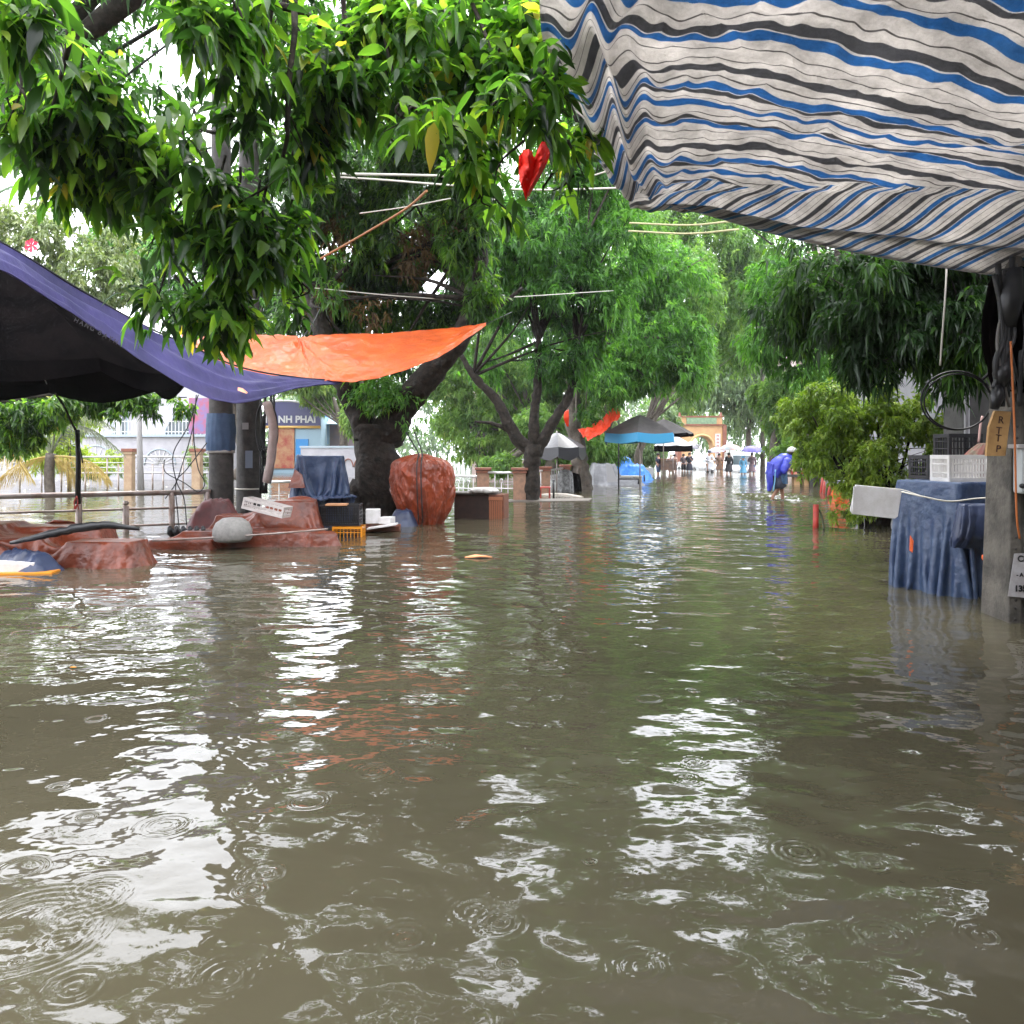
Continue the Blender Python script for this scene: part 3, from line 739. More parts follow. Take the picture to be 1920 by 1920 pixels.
for pts in ([(372, 740), (352, 800), (325, 850), (330, 900), (345, 935), (350, 985)], [(368, 740), (362, 800), (342, 870), (330, 905), (310, 935)], [(362, 760), (364, 830), (372, 880), (384, 905), (372, 922), (345, 905), (310, 885), (308, 862)], [(388, 830), (350, 880), (330, 905), (333, 960), (336, 990)]):
    b = MB(); b.tube(path([P(x, y, 14.7) for x, y in pts], 40), .010, 5, cablem); b.build('wire', None, t)
b = MB(); b.tube(path([P(500, 755, 15.2), P(512, 800, 15.1), P(508, 860, 15), P(500, 905, 15)], 16), [.085, .09, .085, .08] * 4, 10, mat('pinkish_post', (.36, .28, .26), .7, (.28, .22, .20), 5), wob=.1)
tag(b.build('wooden_post', None, org=P(502, 900, 15.1)), 'pale crooked post standing just right of the paired utility poles', 'post')

# right pole at the frame's edge
ru, rc = upole('utility_pole', 'weathered concrete pole with bolt holes at the right edge of the picture', 1925, 6.9, .25, .16, 7.5, conc, seg=4)
bpy.data.objects.remove([o for o in ru.children][0])
b = MB(); cx, D = rc.x + .02, 6.95
for i in range(12):
    pass
lev = [(-.5, .285), (1.0, .245), (2.2, .21), (7.5, .13)]
vs = []
for z, hw in lev:
    for x, y in ((-1, -.75), (-.62, -.78), (-.5, -.62), (.5, -.62), (.62, -.78), (1, -.75), (1, .75), (-1, .75)): vs.append((cx + x * hw, D + y * hw, z))
b.add(vs, [(j * 8 + k, j * 8 + (k + 1) % 8, (j + 1) * 8 + (k + 1) % 8, (j + 1) * 8 + k) for j in range(3) for k in range(8)] + [tuple(range(24, 32))], conc)
b.build('shaft', None, ru, bevel=.012)
for i in range(34):
    b = MB()
    z = .02 + i * .085 + rnd.uniform(-.02, .02)
    if rnd.random() < .25: continue
    hw = np.interp(z, [l_[0] for l_ in lev], [l_[1] for l_ in lev])
    b.lathe([(.0, 0), (.012, 0), (.010, .004), (.0, .004)], (cx - hw * .82 + rnd.uniform(-.008, .008), D - hw * .775, z), 8, concd, mx=Matrix.Rotation(math.pi / 2, 3, 'X')); b.build('bolt_hole', None, ru)
mb_ = thing('meter_box', 'pale plastic electricity meter box strapped to the concrete pole at the right edge', 'meter box', P(1925, 925, 6.65))
b = MB(); b.box(P(1930, 880, 6.67), (.21, .12, .40), m=mat('meter_case', (.42, .44, .44), .35)); b.build('case', None, mb_, bevel=.02)
b = MB(); b.lathe([(0, 0), (.02, 0), (.022, .02), (0, .022)], P(1915, 911, 6.61), 12, black, mx=Matrix.Rotation(math.pi / 2, 3, 'X')); b.build('knob', None, mb_)
b = MB(); b.box(P(1926, 837, 6.66), (.24, .14, .035), m=mat('meter_lid', (.40, .38, .37), .5)); b.build('lid', None, mb_, bevel=.006)
ps = thing('poster', 'torn white notice with black lettering pasted low on the concrete pole', 'notice', P(1925, 1080, 6.72))
b = MB(); b.prism([P(1902, 1038, 6.735), P(1960, 1036, 6.735), P(1958, 1124, 6.72), P(1890, 1118, 6.72)], (0, .004, 0), mat('paper', (.42, .41, .42), .7, (.33, .31, .31), 12)); b.build('paper', None, ps)
text('lettering', 'CI', .07, facing(P(1908, 1048, 6.728)), black, ps, .001, 'LEFT', off=.002)
text('lettering', '- A', .045, facing(P(1906, 1078, 6.724)), black, ps, .001, 'LEFT', off=.002)
text('lettering', '135', .07, facing(P(1902, 1104, 6.717)), black, ps, .001, 'LEFT', off=.003)
wb = thing('wooden_board', 'tapered yellow wooden board with dark stencilled letters hung on the right pole', 'board', P(1872, 855, 6.8))
b = MB(); b.prism([P(1850, 855, 6.75), P(1885, 855, 6.75), P(1896, 772, 6.75), P(1866, 770, 6.75), P(1855, 800, 6.75)], (0, .03, 0), mat('ply', (.46, .27, .10), .6, (.36, .20, .075), 9)); b.build('board', None, wb)
for ch, px, py in (('R', 1877, 788), ('T', 1873, 808), ('T', 1872, 822), ('P', 1872, 842)):
    text('lettering', ch, .085, facing(P(px, py, 6.745), 0, math.radians(-6)), mat('stencil', (.06, .025, .02), .7), wb, .001)
cl = thing('cable_coil', 'big loop of thick black cable hanging from the right-hand pole', 'cable')
for i, (rx, ry, ox) in enumerate(((66, 55, 0), (63, 52, 3))):
    b = MB(); b.tube([P(1793 + ox + rx * math.cos(a), 751 + ry * math.sin(a) + i * 2, 7.1 + .05 * math.sin(a)) for a in np.linspace(-.7 + i * .5, 5.6 + i * .3, 50)], .0075, 8, cablem); b.build('loop', None, cl)
b = MB(); b.tube(path([P(1842, 712, 7.1), P(1865, 690, 7.0), P(1885, 680, 6.9)], 10), .014, 8, cablem); b.build('lead', None, cl)
rc2 = thing('cable_tangle', 'dark tangle of cables and splice boxes wrapped round the upper right pole', 'cables', P(1890, 720, 6.7))
for i in range(12):
    x = rnd.uniform(1862, 1930); b = MB()
    pts = [P(x + rnd.uniform(-20, 20), rnd.uniform(480, 560), 6.6), P(x + rnd.uniform(-15, 15), 620, 6.6), P(x + rnd.uniform(-14, 14), 680, 6.58), P(x + rnd.uniform(-12, 15), rnd.uniform(715, 765), 6.62)]
    b.tube(path(pts, 22), rnd.uniform(.008, .028), 7, cablem if i % 4 else mat('grey_cable', (.12, .11, .10), .5)); b.build('cable', None, rc2)
for (px, py, w_, h_) in ((1880, 700, .16, .22), (1895, 560, .20, .5), (1868, 745, .11, .20)):
    b = MB(); b.tube([P(px - 4, py + h_ * 110, 6.62), P(px, py, 6.6), P(px + 3, py - h_ * 110, 6.62)], [w_ * .3, w_ * .5, w_ * .35], 10, black, wob=.25); b.build('splice_box', None, rc2)
dcl = thing('shade_bundle', 'dark bundle added for the shadowy, cable-hung upper part of the right-hand pole', 'cloth', P(1890, 600, 6.75))
loft('cloth', [(P(0, 505, 6.8).z, rc.x - .10, 6.85, .16, .14, 0, 2), (P(0, 560, 6.8).z, rc.x - .12, 6.82, .24, .20, 0, 2.2), (P(0, 640, 6.8).z, rc.x - .12, 6.80, .26, .21, 0, 2.2), (P(0, 700, 6.8).z, rc.x - .08, 6.82, .20, .17, 0, 2.2), (P(0, 735, 6.8).z, rc.x - .05, 6.84, .13, .12, 0, 2)], blackcloth, dcl, n=120, fold=.08, ff=7, seed=12, nz=40, crumple=.03, vert=.5)  # added black bundle stands in for the shade on the upper pole
b = MB(); b.tube(path([P(1895, 640, 6.5), P(1902, 800, 6.5), P(1906, 960, 6.5), P(1912, 1010, 6.55)], 20), .009, 6, ropeo); b.build('orange_cord', None, rc2)
# ------------------------------------------------------------------ right: covered stall and what stands on it
st_ = thing('covered_stall', 'tall stall wrapped in a creased blue tarp standing in the water by the right pole', 'stall', P(1780, 1110, 8.1) - V((0, 0, 0)))
X = lambda px, D: (px - 960) * D / F
drape('tarp_cover', [(X(1797, 8.45), 8.45, .47, .40, .36, 1.12)], (3.3, 3.1), (128, 120), (X(1797, 8.45), 8.45), .30, btarp, st_, 1.17, seed=2, tie=(X(1797, 8.45), 8.45, 1.05, .66, -.2, .67))
b = MB(); b.tube(path([P(1690, 922, 8.0), P(1730, 931, 7.82), P(1780, 940, 7.75), P(1830, 935, 7.75), P(1875, 932, 7.6)], 24), .008, 6, ropew); b.build('rope', None, st_)
lv = [(.92, X(1832, 7.85), 7.85, .17, .05, .1, 4), (.80, X(1832, 7.82), 7.82, .19, .08, .1, 4), (.62, X(1828, 7.8), 7.8, .20, .09, .1, 4), (.50, X(1822, 7.84), 7.84, .19, .04, .1, 4)]
loft('sagging_pocket', lv, btarpn, st_, n=90, fold=.03, ff=8, seed=7, nz=24)
b = MB(); b.tube(path([P(1845, 1040, 7.45), P(1852, 1075, 7.4), P(1858, 1115, 7.35)], 14), [.018, .028, .02, .016] * 3 + [.015, .012], 8, otarp, wob=.3); b.build('orange_strip', None, st_)
b = MB(); b.prism([P(1706, 1004, 7.86), P(1712, 1014, 7.84), P(1710, 1036, 7.84), P(1705, 1032, 7.86)], (0, -.012, 0), otarp); b.build('torn_patch', None, st_)

def crate(name, label, c, size, rot, m, slots=(11, 3), group=None, cat='crate', tilt=None, wall=.012):
    """slatted plastic crate, open at the top: rails and bars on four sides, a floor"""
    t = thing(name, label, cat, (c[0], c[1], c[2]), group)
    Rz = Matrix.Rotation(rot, 3, 'Z') if tilt is None else tilt
    w_, d_, h_ = size; nx, nz_ = slots
    def bx(b, p, s): b.box(V(c) + Rz @ V(p), s, mx=Rz, m=m)
    for nm, ax, sg, ln, dd in (('side', 0, -1, w_, d_), ('side', 0, 1, w_, d_), ('end', 1, -1, d_, w_), ('end', 1, 1, d_, w_)):
        b = MB()
        def q(a, o_, z, la, lo, lz):
            bx(b, (a, sg * o_, z) if ax == 0 else (sg * o_, a, z), (la, lo, lz) if ax == 0 else (lo, la, lz))
        off_ = dd / 2 - wall / 2
        ln2 = ln if ax == 0 else ln - 2 * wall - .004
        q(0, off_, h_ - .02, ln2, wall * 1.3, .04); q(0, off_, .02, ln2, wall * 1.3, .04)
        for j in range(1, nz_): q(0, off_ + .0015, h_ * j / nz_, ln2 - .006, wall * .8, .012)
        k = max(4, int(nx * ln / w_))
        for i in range(k + 1):
            a = -ln2 / 2 + .014 + (ln2 - .028) * i / k; q(a, off_, h_ / 2, .028 if i in (0, k) else .010, wall, h_ - .081)
        b.build(nm, None, t)
    b = MB(); bx(b, (0, 0, .008), (w_ - 2 * wall - .002, d_ - 2 * wall - .002, .01)); b.build('floor', None, t)
    return t
crate('plastic_crate', 'white slatted plastic crate lying on top of the blue covered stall', (X(1842, 8.0), 8.25, 1.135), (.60, .36, .27), .02, white, (18, 3))
crate('plastic_crate', 'black plastic crate on the stall, behind and left of the white one', (X(1762, 8.7), 8.8, 1.14), (.40, .34, .26), .15, black, (9, 4))
crate('plastic_crate', 'tall black plastic crate against the grey wall behind the stall', (X(1800, 9.1), 9.15, 1.14), (.38, .34, .50), .0, black, (9, 6))
b = MB(); lvs = [(1.16, X(1838, 8.75), 8.75, .02, .02, 0, 2)]
nb = thing('net_bag', 'dark red mesh sack slumped between the crates on the stall', 'sack', (X(1838, 8.75), 8.75, 1.14))
loft('sack', [(1.52, X(1845, 8.75), 8.75, .06, .06, 0, 2), (1.44, X(1842, 8.75), 8.75, .14, .1, 0, 2), (1.3, X(1835, 8.75), 8.75, .22, .14, 0, 2), (1.15, X(1832, 8.75), 8.75, .26, .15, 0, 2.5)],
     mat('net_red', (.16, .04, .03), .7, (.09, .07, .04), 14), nb, n=60, fold=.04, nz=16)
b = MB(); b.tube(path([P(1835, 830, 8.7), P(1838, 800, 8.7), P(1842, 780, 8.7)], 8), .014, 6, mat('pinkrope', (.4, .25, .22), .7)); b.build('tie', None, nb)
fl_ = thing('styrofoam_board', 'white styrofoam lid hung on a string beside the leafy bush', 'lid', P(1642, 940, 8.3))
b = MB(); b.prism([P(1604, 909, 8.3), P(1686, 917, 8.25), P(1691, 922, 8.25), P(1684, 968, 8.25), P(1678, 973, 8.25), P(1598, 964, 8.3), P(1594, 958, 8.3)], (.01, .035, 0), foam); b.build('panel', None, fl_, bevel=.006)
b = MB(); b.tube(path([P(1650, 914, 8.24), P(1690, 918, 8.1), P(1725, 929, 7.9)], 12), .004, 5, ropew); b.build('string', None, fl_)
b = MB(); b.prism([P(1600, 912, 8.27), P(1606, 912, 8.27), P(1602, 960, 8.27), P(1597, 960, 8.27)], (0, -.012, 0), foam); b.build('rim', None, fl_)
tag(MB().tube(path([P(1776, 480, 7.2), P(1772, 560, 7.2), P(1766, 640, 7.2), P(1763, 685, 7.2)], 14), .009, 6, ropew).build('hanging_rope', None, org=P(1763, 685, 7.2)), 'pale rope end hanging straight down from the striped awning', 'rope')

# right-hand houses
t = thing('shop_house', 'dark grey concrete house wall behind the right-hand stall and pole', 'building', (X(1812, 13.5) + 3, 15, -.5))
b = MB(); x0 = X(1805, 13.5); b.box((x0 + 4, 13.8, 2.2), (8, .6, 5.4), m=wallg); b.box((x0 + 6.2, 16.8, 2.2), (3.6, 5.35, 5.4), m=wallg); b.build('wall', None, t)
b = MB(); b.tube([(x0 + .03, 13.43, -.5), (x0 + .03, 13.43, 2.5)], .045, 8, mat('pipe_grey', (.22, .21, .22), .5)); b.build('drainpipe', None, t)
b = MB(); b.box((x0 + 4.2, 15.9, 5.02), (8.0, 5.6, .2), m=concd); b.build('roof_slab', None, t)
t = thing('white_house', 'pale white house seen between the bush and the grey wall at right', 'building', (X(1770, 22), 24, -.5))
x0 = X(1752, 22); b = MB(); b.box((x0 + 2.2, 24.5, 2.2), (4.4, 5, 5.4), m=wallw); b.build('wall', None, t)
b = MB(); b.box((x0 + .9, 21.97, 3.0), (.9, .1, 1.3), m=wallb); b.build('window_frame', None, t)
b = MB(); b.box((x0 + .9, 21.90, 3.0), (.76, .06, 1.16), m=glass); b.build('window', None, t)
b = MB()
for i in range(14): b.box((x0 + .15 + i * .16, 21.8, 1.9), (.02, .02, .8), m=signw)
b.box((x0 + 1.2, 21.8, 2.3), (2.4, .04, .04), m=signw); b.build('balcony_rail', None, t)
b = MB(); b.box((x0 + 2.2, 24.4, 5.0), (4.9, 5.6, .2), m=wallb); b.build('roof', None, t)

t = thing('shop_house', 'unseen row of shop fronts added behind the camera to shut out low sky', 'building', (2, -5, -.5))  # added out of view: keeps low sky light off the surfaces facing the camera
b = MB(); b.box((2, -7.5, 3.6), (26, 6, 8.2), m=wallg); b.build('wall', None, t)
for x_ in (-8, -3, 2, 7, 12): b = MB(); b.box((x_, -4.46, 1.1), (3.2, .06, 3.1), m=mat('shutter_grey', (.12, .12, .12), .5)); b.build('shutter', None, t)
b = MB(); b.box((2, -7.3, 7.8), (27, 7, .25), m=concd); b.build('roof_slab', None, t)
t = thing('shop_house', 'unseen shop house added along the right of the camera to block low sky', 'building', (9, 3, -.5))  # added out of view as well, closes the open sky on the right
b = MB(); b.box((9.8, 3, 3.1), (5.6, 14.8, 7.2), m=wallg); b.build('wall', None, t)
for y_ in (-1.5, 2.5, 6.5): b = MB(); b.box((6.96, y_, 1.1), (.06, 3.0, 3.1), m=MATS['shutter_grey']); b.build('shutter', None, t)
b = MB(); b.box((9.7, 3, 6.82), (6, 15.4, .2), m=concd); b.build('roof_slab', None, t)

# ------------------------------------------------------------------ near railing, left
def rail(name, label, A, B, zt, posts, lows, r, m, group=None, fin=(), mp=None):
    t = thing(name, label, 'railing', (A[0], A[1], -.4), group)
    A, B = V((A[0], A[1], 0)), V((B[0], B[1], 0))
    b = MB(); b.tube([A + V((0, 0, zt)), B + V((0, 0, zt))], r, 8, m); b.build('handrail', None, t)
    for z in lows:
        b = MB(); b.tube([A + V((0, 0, z)), B + V((0, 0, z))], r * .45, 6, m); b.build('bar', None, t)
    for i, f_ in enumerate(posts):
        p = A.lerp(B, f_); b = MB(); zz = zt
        if i in fin:
            zz = zt - .22
            b.lathe([(0, -.05), (.04, -.035), (.055, 0), (.04, .035), (0, .05)], p + V((0, 0, zz + .05)), 12, steel)
        b.tube([p + V((0, 0, -.45)), p + V((0, 0, zz))], r * 1.15, 10, mp or m); b.build('post', None, t)
    return t
A, B = P(-260, 0, 12.6), P(395, 0, 15.0)
fx = lambda px: ((px - 960) * A.y / F - A.x) / ((B.x - A.x) - (px - 960) / F * (B.y - A.y))
rail('metal_railing', 'near brown metal railing half under water, left of the utility poles', A, B, .68, [fx(-120), fx(148), fx(236), fx(322), fx(388)], [.40, .10], .048, brown_rail, fin=(2,))
A2, B2 = P(540, 0, 17.5), P(660, 0, 18.5)
b = MB(); b.tube([P(146, 945, 12.9), P(147, 870, 12.9), P(145, 806, 12.9)], [.045, .04, .035], 8, mat('black_pole', (.015, .013, .012), .6)); b.tube(path([P(145, 812, 12.9), P(133, 790, 12.9), P(122, 765, 12.9), P(104, 738, 12.9)], 12), .018, 6, bark)
b.tube(path([P(147, 830, 12.9), P(152, 850, 12.85), P(155, 868, 12.85)], 8), .012, 5, cablem)
tag(b.build('black_stake', None, org=P(146, 945, 12.9)), 'thin black pole tied upright to the near railing', 'pole')
b = MB()
for i in range(6): b.tube(path([P(144, 930, 12.8), P(140 + rnd.uniform(-4, 8), 942, 12.75), P(142 + rnd.uniform(-6, 6), 955, 12.75)], 6), .008, 5, redp)
tag(b.build('red_tie', None, org=P(144, 940, 12.8)), 'red plastic tie knotted round the near railing post', 'tie')

# ------------------------------------------------------------------ orange covered heaps, left
t = thing('covered_heap', 'dull orange tarp over a wide low heap at the far left, domed end in water', 'covered goods', (X(120, 10.5), 10.5, 0))
drape('tarp_cover', [(X(205, 10.2), 10.15, .42, .22, -.1, .30), (X(250, 10.3), 10.2, .18, .16, .3, .22), (X(70, 10.6), 10.9, .75, .25, .05, .42), (X(10, 10.2), 10.3, .5, .3, .12, .34), (X(-120, 10.2), 10.5, .7, .45, 0, .48)],
      (5.6, 2.5), (190, 86), (X(60, 10.4), 10.5), 0, otarpd, t, .60, seed=4, slack=1.07, steps=110, fric=.6)
lv_ = path([P(20, 1018, 9.75), P(90, 1002, 9.75), P(150, 990, 9.8), P(205, 985, 9.9), (P(262, 992, 10.0))], 24)
b = MB(); b.tube([p + V((0, 0, .0)) for p in lv_], [.02 + .035 * math.sin(i / 23 * 3.1) for i in range(24)], 8, black, wob=.3); b.build('black_bag_edge', None, t)
b = MB(); b.box(P(20, 1062, 9.55) , (.66, .28, .12), rot=.1, m=foam)
tag(b.build('foam_box', None, org=P(20, 1070, 9.55), bevel=.012), 'white styrofoam slab floating at the left edge of the picture', 'box')
b = MB(); b.box(P(25, 1079, 9.45) + V((0, 0, .02)), (.95, .25, .055), rot=.14, m=yel)
tag(b.build('yellow_plank', None, org=P(25, 1085, 9.4), bevel=.006), 'yellow board floating under the white foam slab at the left edge', 'plank')
t = thing('dark_bag', 'dark navy plastic sheet spilling out of the far left heap', 'sheet', (X(60, 9.7), 9.7, 0))
cover('sheet', [(X(45, 9.75), 9.75, .30, .05, -.5, .22, 1.6)], .025, btarpn, t, seed=8, wr=.03)

t = thing('covered_heap', 'long low heap under a dirty orange tarp below the paired utility poles', 'covered goods', (X(450, 12.5), 12.5, 0))
drape('tarp_cover', [(X(470, 12.2), 12.3, 1.0, .22, .04, .22), (X(545, 12.9), 13.2, .32, .22, .2, .62), (X(500, 12.9), 12.9, .2, .2, .5, .45), (X(430, 12.9), 13.0, .2, .2, .1, .40), (X(340, 11.8), 11.9, .45, .14, .06, .12), (X(600, 12.2), 12.3, .2, .2, .4, .18)],
      (4.4, 2.6), (160, 96), (X(475, 12.4), 12.5), .03, otarpd, t, .78, seed=6, slack=1.07, steps=110, fric=.6)
b = MB(); b.tube(path([P(285, 1014, 11.4), P(400, 1008, 11.6), P(520, 1000, 11.7), P(615, 992, 11.8)], 16), .014, 6, brown_rail); b.build('pole_across', None, t)
crate('plastic_crate', 'white slotted basket tilted on the orange heap below the poles', (X(497, 12.2), 12.25, .50), (.66, .34, .17), 0, mat('white_basket', (.50, .45, .43), .5), (9, 2), tilt=Matrix.Rotation(math.radians(13), 3, 'Y') @ Matrix.Rotation(-.12, 3, 'Z'))
b = MB(); b.lathe([(.0, .30), (.14, .285), (.235, .22), (.28, .12), (.285, 0), (.25, -.05), (.0, -.06)], P(436, 1000, 11.8) - V((0, 0, .06)), 24, mat('grey_helmet', (.27, .255, .24), .7, (.20, .19, .18), 14))
tag(b.build('upturned_basin', None, org=P(436, 1000, 11.8)), 'grey upturned round basin on the orange heap below the poles', 'basin')
t = thing('maroon_sack', 'dark maroon sack leaning on the foot of the left utility pole', 'sack', (X(395, 13.4), 13.4, 0))
cover('sack', [(X(400, 13.5), 13.6, .14, .1, 0, .60, 2.1)], .025, mat('maroon', (.10, .02, .02), .5, (.06, .015, .015), 5), t, seed=3, wr=.03)
b = MB()
for i in range(16): b.lathe([(.0, .12), (.03, .1), (.045, 0), (.0, -.05)], P(318 + i * 4.2, 1000 + (i % 3) * 4, 12.2 + (i % 3) * .15), 8, black)
tag(b.build('bottle_tray', None, org=P(350, 1005, 12.2)), 'row of black bottle tops in the water between the two orange heaps', 'bottles')

# blue covered box behind, black crate, foam box
t = thing('covered_box', 'tall box under a creased navy tarp in front of the big tree trunk', 'covered goods', (X(602, 15.2), 15.2, 0))
drape('tarp_cover', [(X(602, 15.2), 15.2, .40, .30, .1, 1.34), (X(612, 15.2), 15.1, .52, .40, .1, .55)], (3.3, 3.3), (118, 118), (X(602, 15.2), 15.2), .35, mat('navy_blue_tarp', (.022, .042, .10), .38, (.045, .075, .15), 3, bump=.03, bscale=6), t, 1.40, seed=5, tie=(X(605, 15.2), 15.2, 1.1, .60, -.1, .72))
t = thing('cardboard_sheet', 'rust-brown board leaning beside the navy covered box', 'board', P(552, 905, 14.6))
b = MB(); b.prism([P(540, 915, 14.6), P(572, 915, 14.5), P(566, 890, 14.6), P(553, 880, 14.7)], (0, .03, 0), otarpd); b.build('board', None, t)
crate('plastic_crate', 'black plastic crate beside the orange heap, standing on a yellow one', (X(638, 13.6), 13.7, .18), (.66, .42, .36), .04, black, (16, 6))
b = MB(); b.box(P(632, 946, 13.55), (.36, .3, .03), rot=.1, m=mat('tan_board', (.45, .22, .10), .6)); tag(b.build('tan_board', None, org=P(632, 946, 13.5), bevel=.004), 'small tan board lying on the black crate by the big trunk', 'board')
crate('plastic_crate', 'yellow plastic crate in the water under the black one', (X(650, 13.4), 13.6, -.12), (.50, .40, .295), .04, yel, (8, 3))
t = thing('foam_box', 'broken white styrofoam box between the black crate and the trunk', 'box', (X(705, 14.3), 14.4, .1))
b = MB(); b.box((X(697, 14.3), 14.45, .27), (.26, .3, .25), rot=.15, m=foam); b.box((X(724, 14.3), 14.4, .20), (.22, .28, .12), rot=-.2, m=foam); b.build('box_body', None, t, bevel=.01)
b = MB(); b.box((X(718, 14.2), 14.15, .115), (.52, .30, .03), mx=Matrix.Rotation(math.radians(-9), 3, 'Y'), m=foam); b.build('lid', None, t, bevel=.006)
b = MB(); b.box((X(700, 14.3), 14.5, .05), (.9, .5, .09), rot=.1, m=woodd); tag(b.build('floating_board', None, org=(X(700, 14.3), 14.5, .02), bevel=.005), 'dark board awash under the broken foam box', 'plank')
t = thing('blue_bag', 'dark blue plastic bag at the foot of the orange bundle', 'bag', (X(752, 15.3), 15.3, 0))
cover('bag', [(X(752, 15.3), 15.35, .10, .08, 0, .30, 2.5)], .022, btarpn, t, seed=2, wr=.02)

# orange bundle hung on the big tree
t = thing('tied_bundle', 'large rust-orange tarpaulin bundle bound with black rope, right of the big trunk', 'bundle', (X(790, 16), 16, 0))
s = 16 / F; bx_, by = X(790, 16), 16.0
lv = [(1.38, bx_ - .02, by, .08, .08, 0, 2), (1.35, bx_ - .02, by, .20, .18, 0, 2), (1.26, bx_, by, .46, .38, 0, 2.7), (1.13, bx_ + .02, by, .56, .45, 0, 3), (.90, bx_ + .03, by, .60, .48, 0, 2.8), (.6, bx_ + .04, by, .575, .47, 0, 2.7), (.25, bx_ + .06, by, .47, .40, 0, 2.5), (.08, bx_ + .07, by, .38, .34, 0, 2.3), (-.08, bx_ + .08, by, .30, .28, 0, 2)]
loft('tarp_wrap', lv, mat('rust_tarp', (.31, .055, .018), .3, (.18, .034, .012), 3, bump=.04, bscale=7), t, n=360, fold=.06, ff=6, seed=21, nz=130, crumple=.04, vert=.8)
for dx in (-.02, .06):
    b = MB(); b.tube(path([P(765 + dx * 200, 810, 16), P(786 + dx * 90, 849, 15.9), (bx_ + dx, 15.50, 1.27), (bx_ + dx, 15.40, 1.05), (bx_ + dx + .01, 15.37, .7), (bx_ + dx + .02, 15.42, .35), (bx_ + dx + .02, 15.55, .05)], 24), .014, 6, cablem); b.build('rope', None, t)

# cabinet lying in the water
t = thing('wooden_cabinet', 'reddish wooden cabinet with a slatted door half sunk beside the orange bundle', 'cabinet', (X(900, 17), 17, -.2))
R_ = -.22
def cb(nm, p, s_, m, bev=.006):
    q = Matrix.Rotation(R_, 3, 'Z') @ V(p); b = MB(); b.box(V((X(898, 17.2), 17.3, 0)) + q, s_, rot=R_, m=m); return b.build(nm, None, t, bevel=bev)
dk = mat('cabinet_dark', (.045, .022, .016), .5, (.025, .014, .01), 8)
cb('carcass', (-.12, .05, .16), (.78, .44, .70), dk)
cb('top_board', (-.12, .03, .535), (1.12, .56, .04), mat('grey_board', (.17, .15, .14), .6, (.10, .09, .08), 8))
cb('door', (.44, -.0, .17), (.32, .50, .70), woodd)
b = MB()
for i in range(6):
    q = Matrix.Rotation(R_, 3, 'Z') @ V((.31 + i * .048, -.262, .13)); b.box(V((X(898, 17.2), 17.3, 0)) + q, (.028, .02, .5), rot=R_, m=mat('slat_wood', (.36, .13, .06), .5))
b.build('slats', None, t)
cb('door_frame', (.43, -.256, .43), (.30, .03, .07), mat('slat_wood', (.36, .13, .06), .5))
t = thing('plastic_bag', 'white plastic bag lying on top of the wooden cabinet', 'bag', (X(905, 17.1), 17.1, .56))
o = loft('bag', [(.66, X(908, 17.1), 17.05, .16, .08, R_, 2), (.645, X(908, 17.1), 17.05, .26, .13, R_, 2), (.60, X(908, 17.1), 17.05, .32, .16, R_, 2), (.56, X(908, 17.1), 17.05, .29, .14, R_, 2)], white, t, n=70, fold=.06, ff=10, nz=14, crumple=.02)

# floating planks and scraps
b = MB(); b.prism([P(945, 938, 23.2), P(1110, 936, 23.6), P(1104, 941, 22.8), P(945, 943, 22.6)], (0, 0, .035), mat('wet_plank', (.12, .10, .085), .5, (.07, .06, .05), 8))
tag(b.build('floating_plank', None, org=WP(1030, 940)), 'long dark plank floating in front of the forked tree', 'plank')
b = MB(); b.tube(path([WP(1015, 929), WP(1050, 927), WP(1092, 933)], 10), .05, 6, mat('pale_plank', (.42, .38, .33), .6), wob=.3)
tag(b.build('floating_branch', None, org=WP(1050, 928)), 'pale bent branch floating behind the long dark plank', 'branch')
b = MB(); q = WP(895, 1047); b.prism([q + V(v) for v in ((-.17, 0, .01), (-.03, .07, .035), (.12, .05, .02), (.20, .0, .012), (.05, -.07, .03), (-.08, -.05, .015))], (0, 0, .012), mat('pale_orange2', (.75, .32, .14), .5))
tag(b.build('orange_scrap', None, org=q), 'crumpled orange scrap floating in the middle of the water', 'litter')
b = MB()
for i in range(46):
    px, py = rnd.uniform(0, 390), rnd.uniform(893, 925); q = WP(px, py)
    if i > 34: continue
    r = .03 + .05 * rnd.random() if i <= 34 else .012
    b.lathe([(0, r * .5), (r * .8, r * .3), (r, 0), (0, -.01)], q, 7, mat('litter', (.62, .60, .55), .6))
tag(b.build('floating_litter', None), None, kind='stuff')
b = MB(); q = WP(137, 1253); b.prism([q + V(v) for v in ((-.022, 0, .006), (0, .012, .008), (.025, 0, .006), (0, -.011, .008))], (0, 0, .002), yel); tag(b.build('fallen_leaf', None, org=q), 'tiny yellow leaf floating on the water at the left', 'leaf')
b = MB(); q = WP(315, 1497); b.prism([q + V(v) for v in ((-.018, -.01, .006), (0, .006, .008), (.018, .012, .006), (0, -.005, .008))], (0, 0, .002), black); tag(b.build('fallen_leaf', None, org=q), 'tiny black leaf floating in the left foreground', 'leaf')

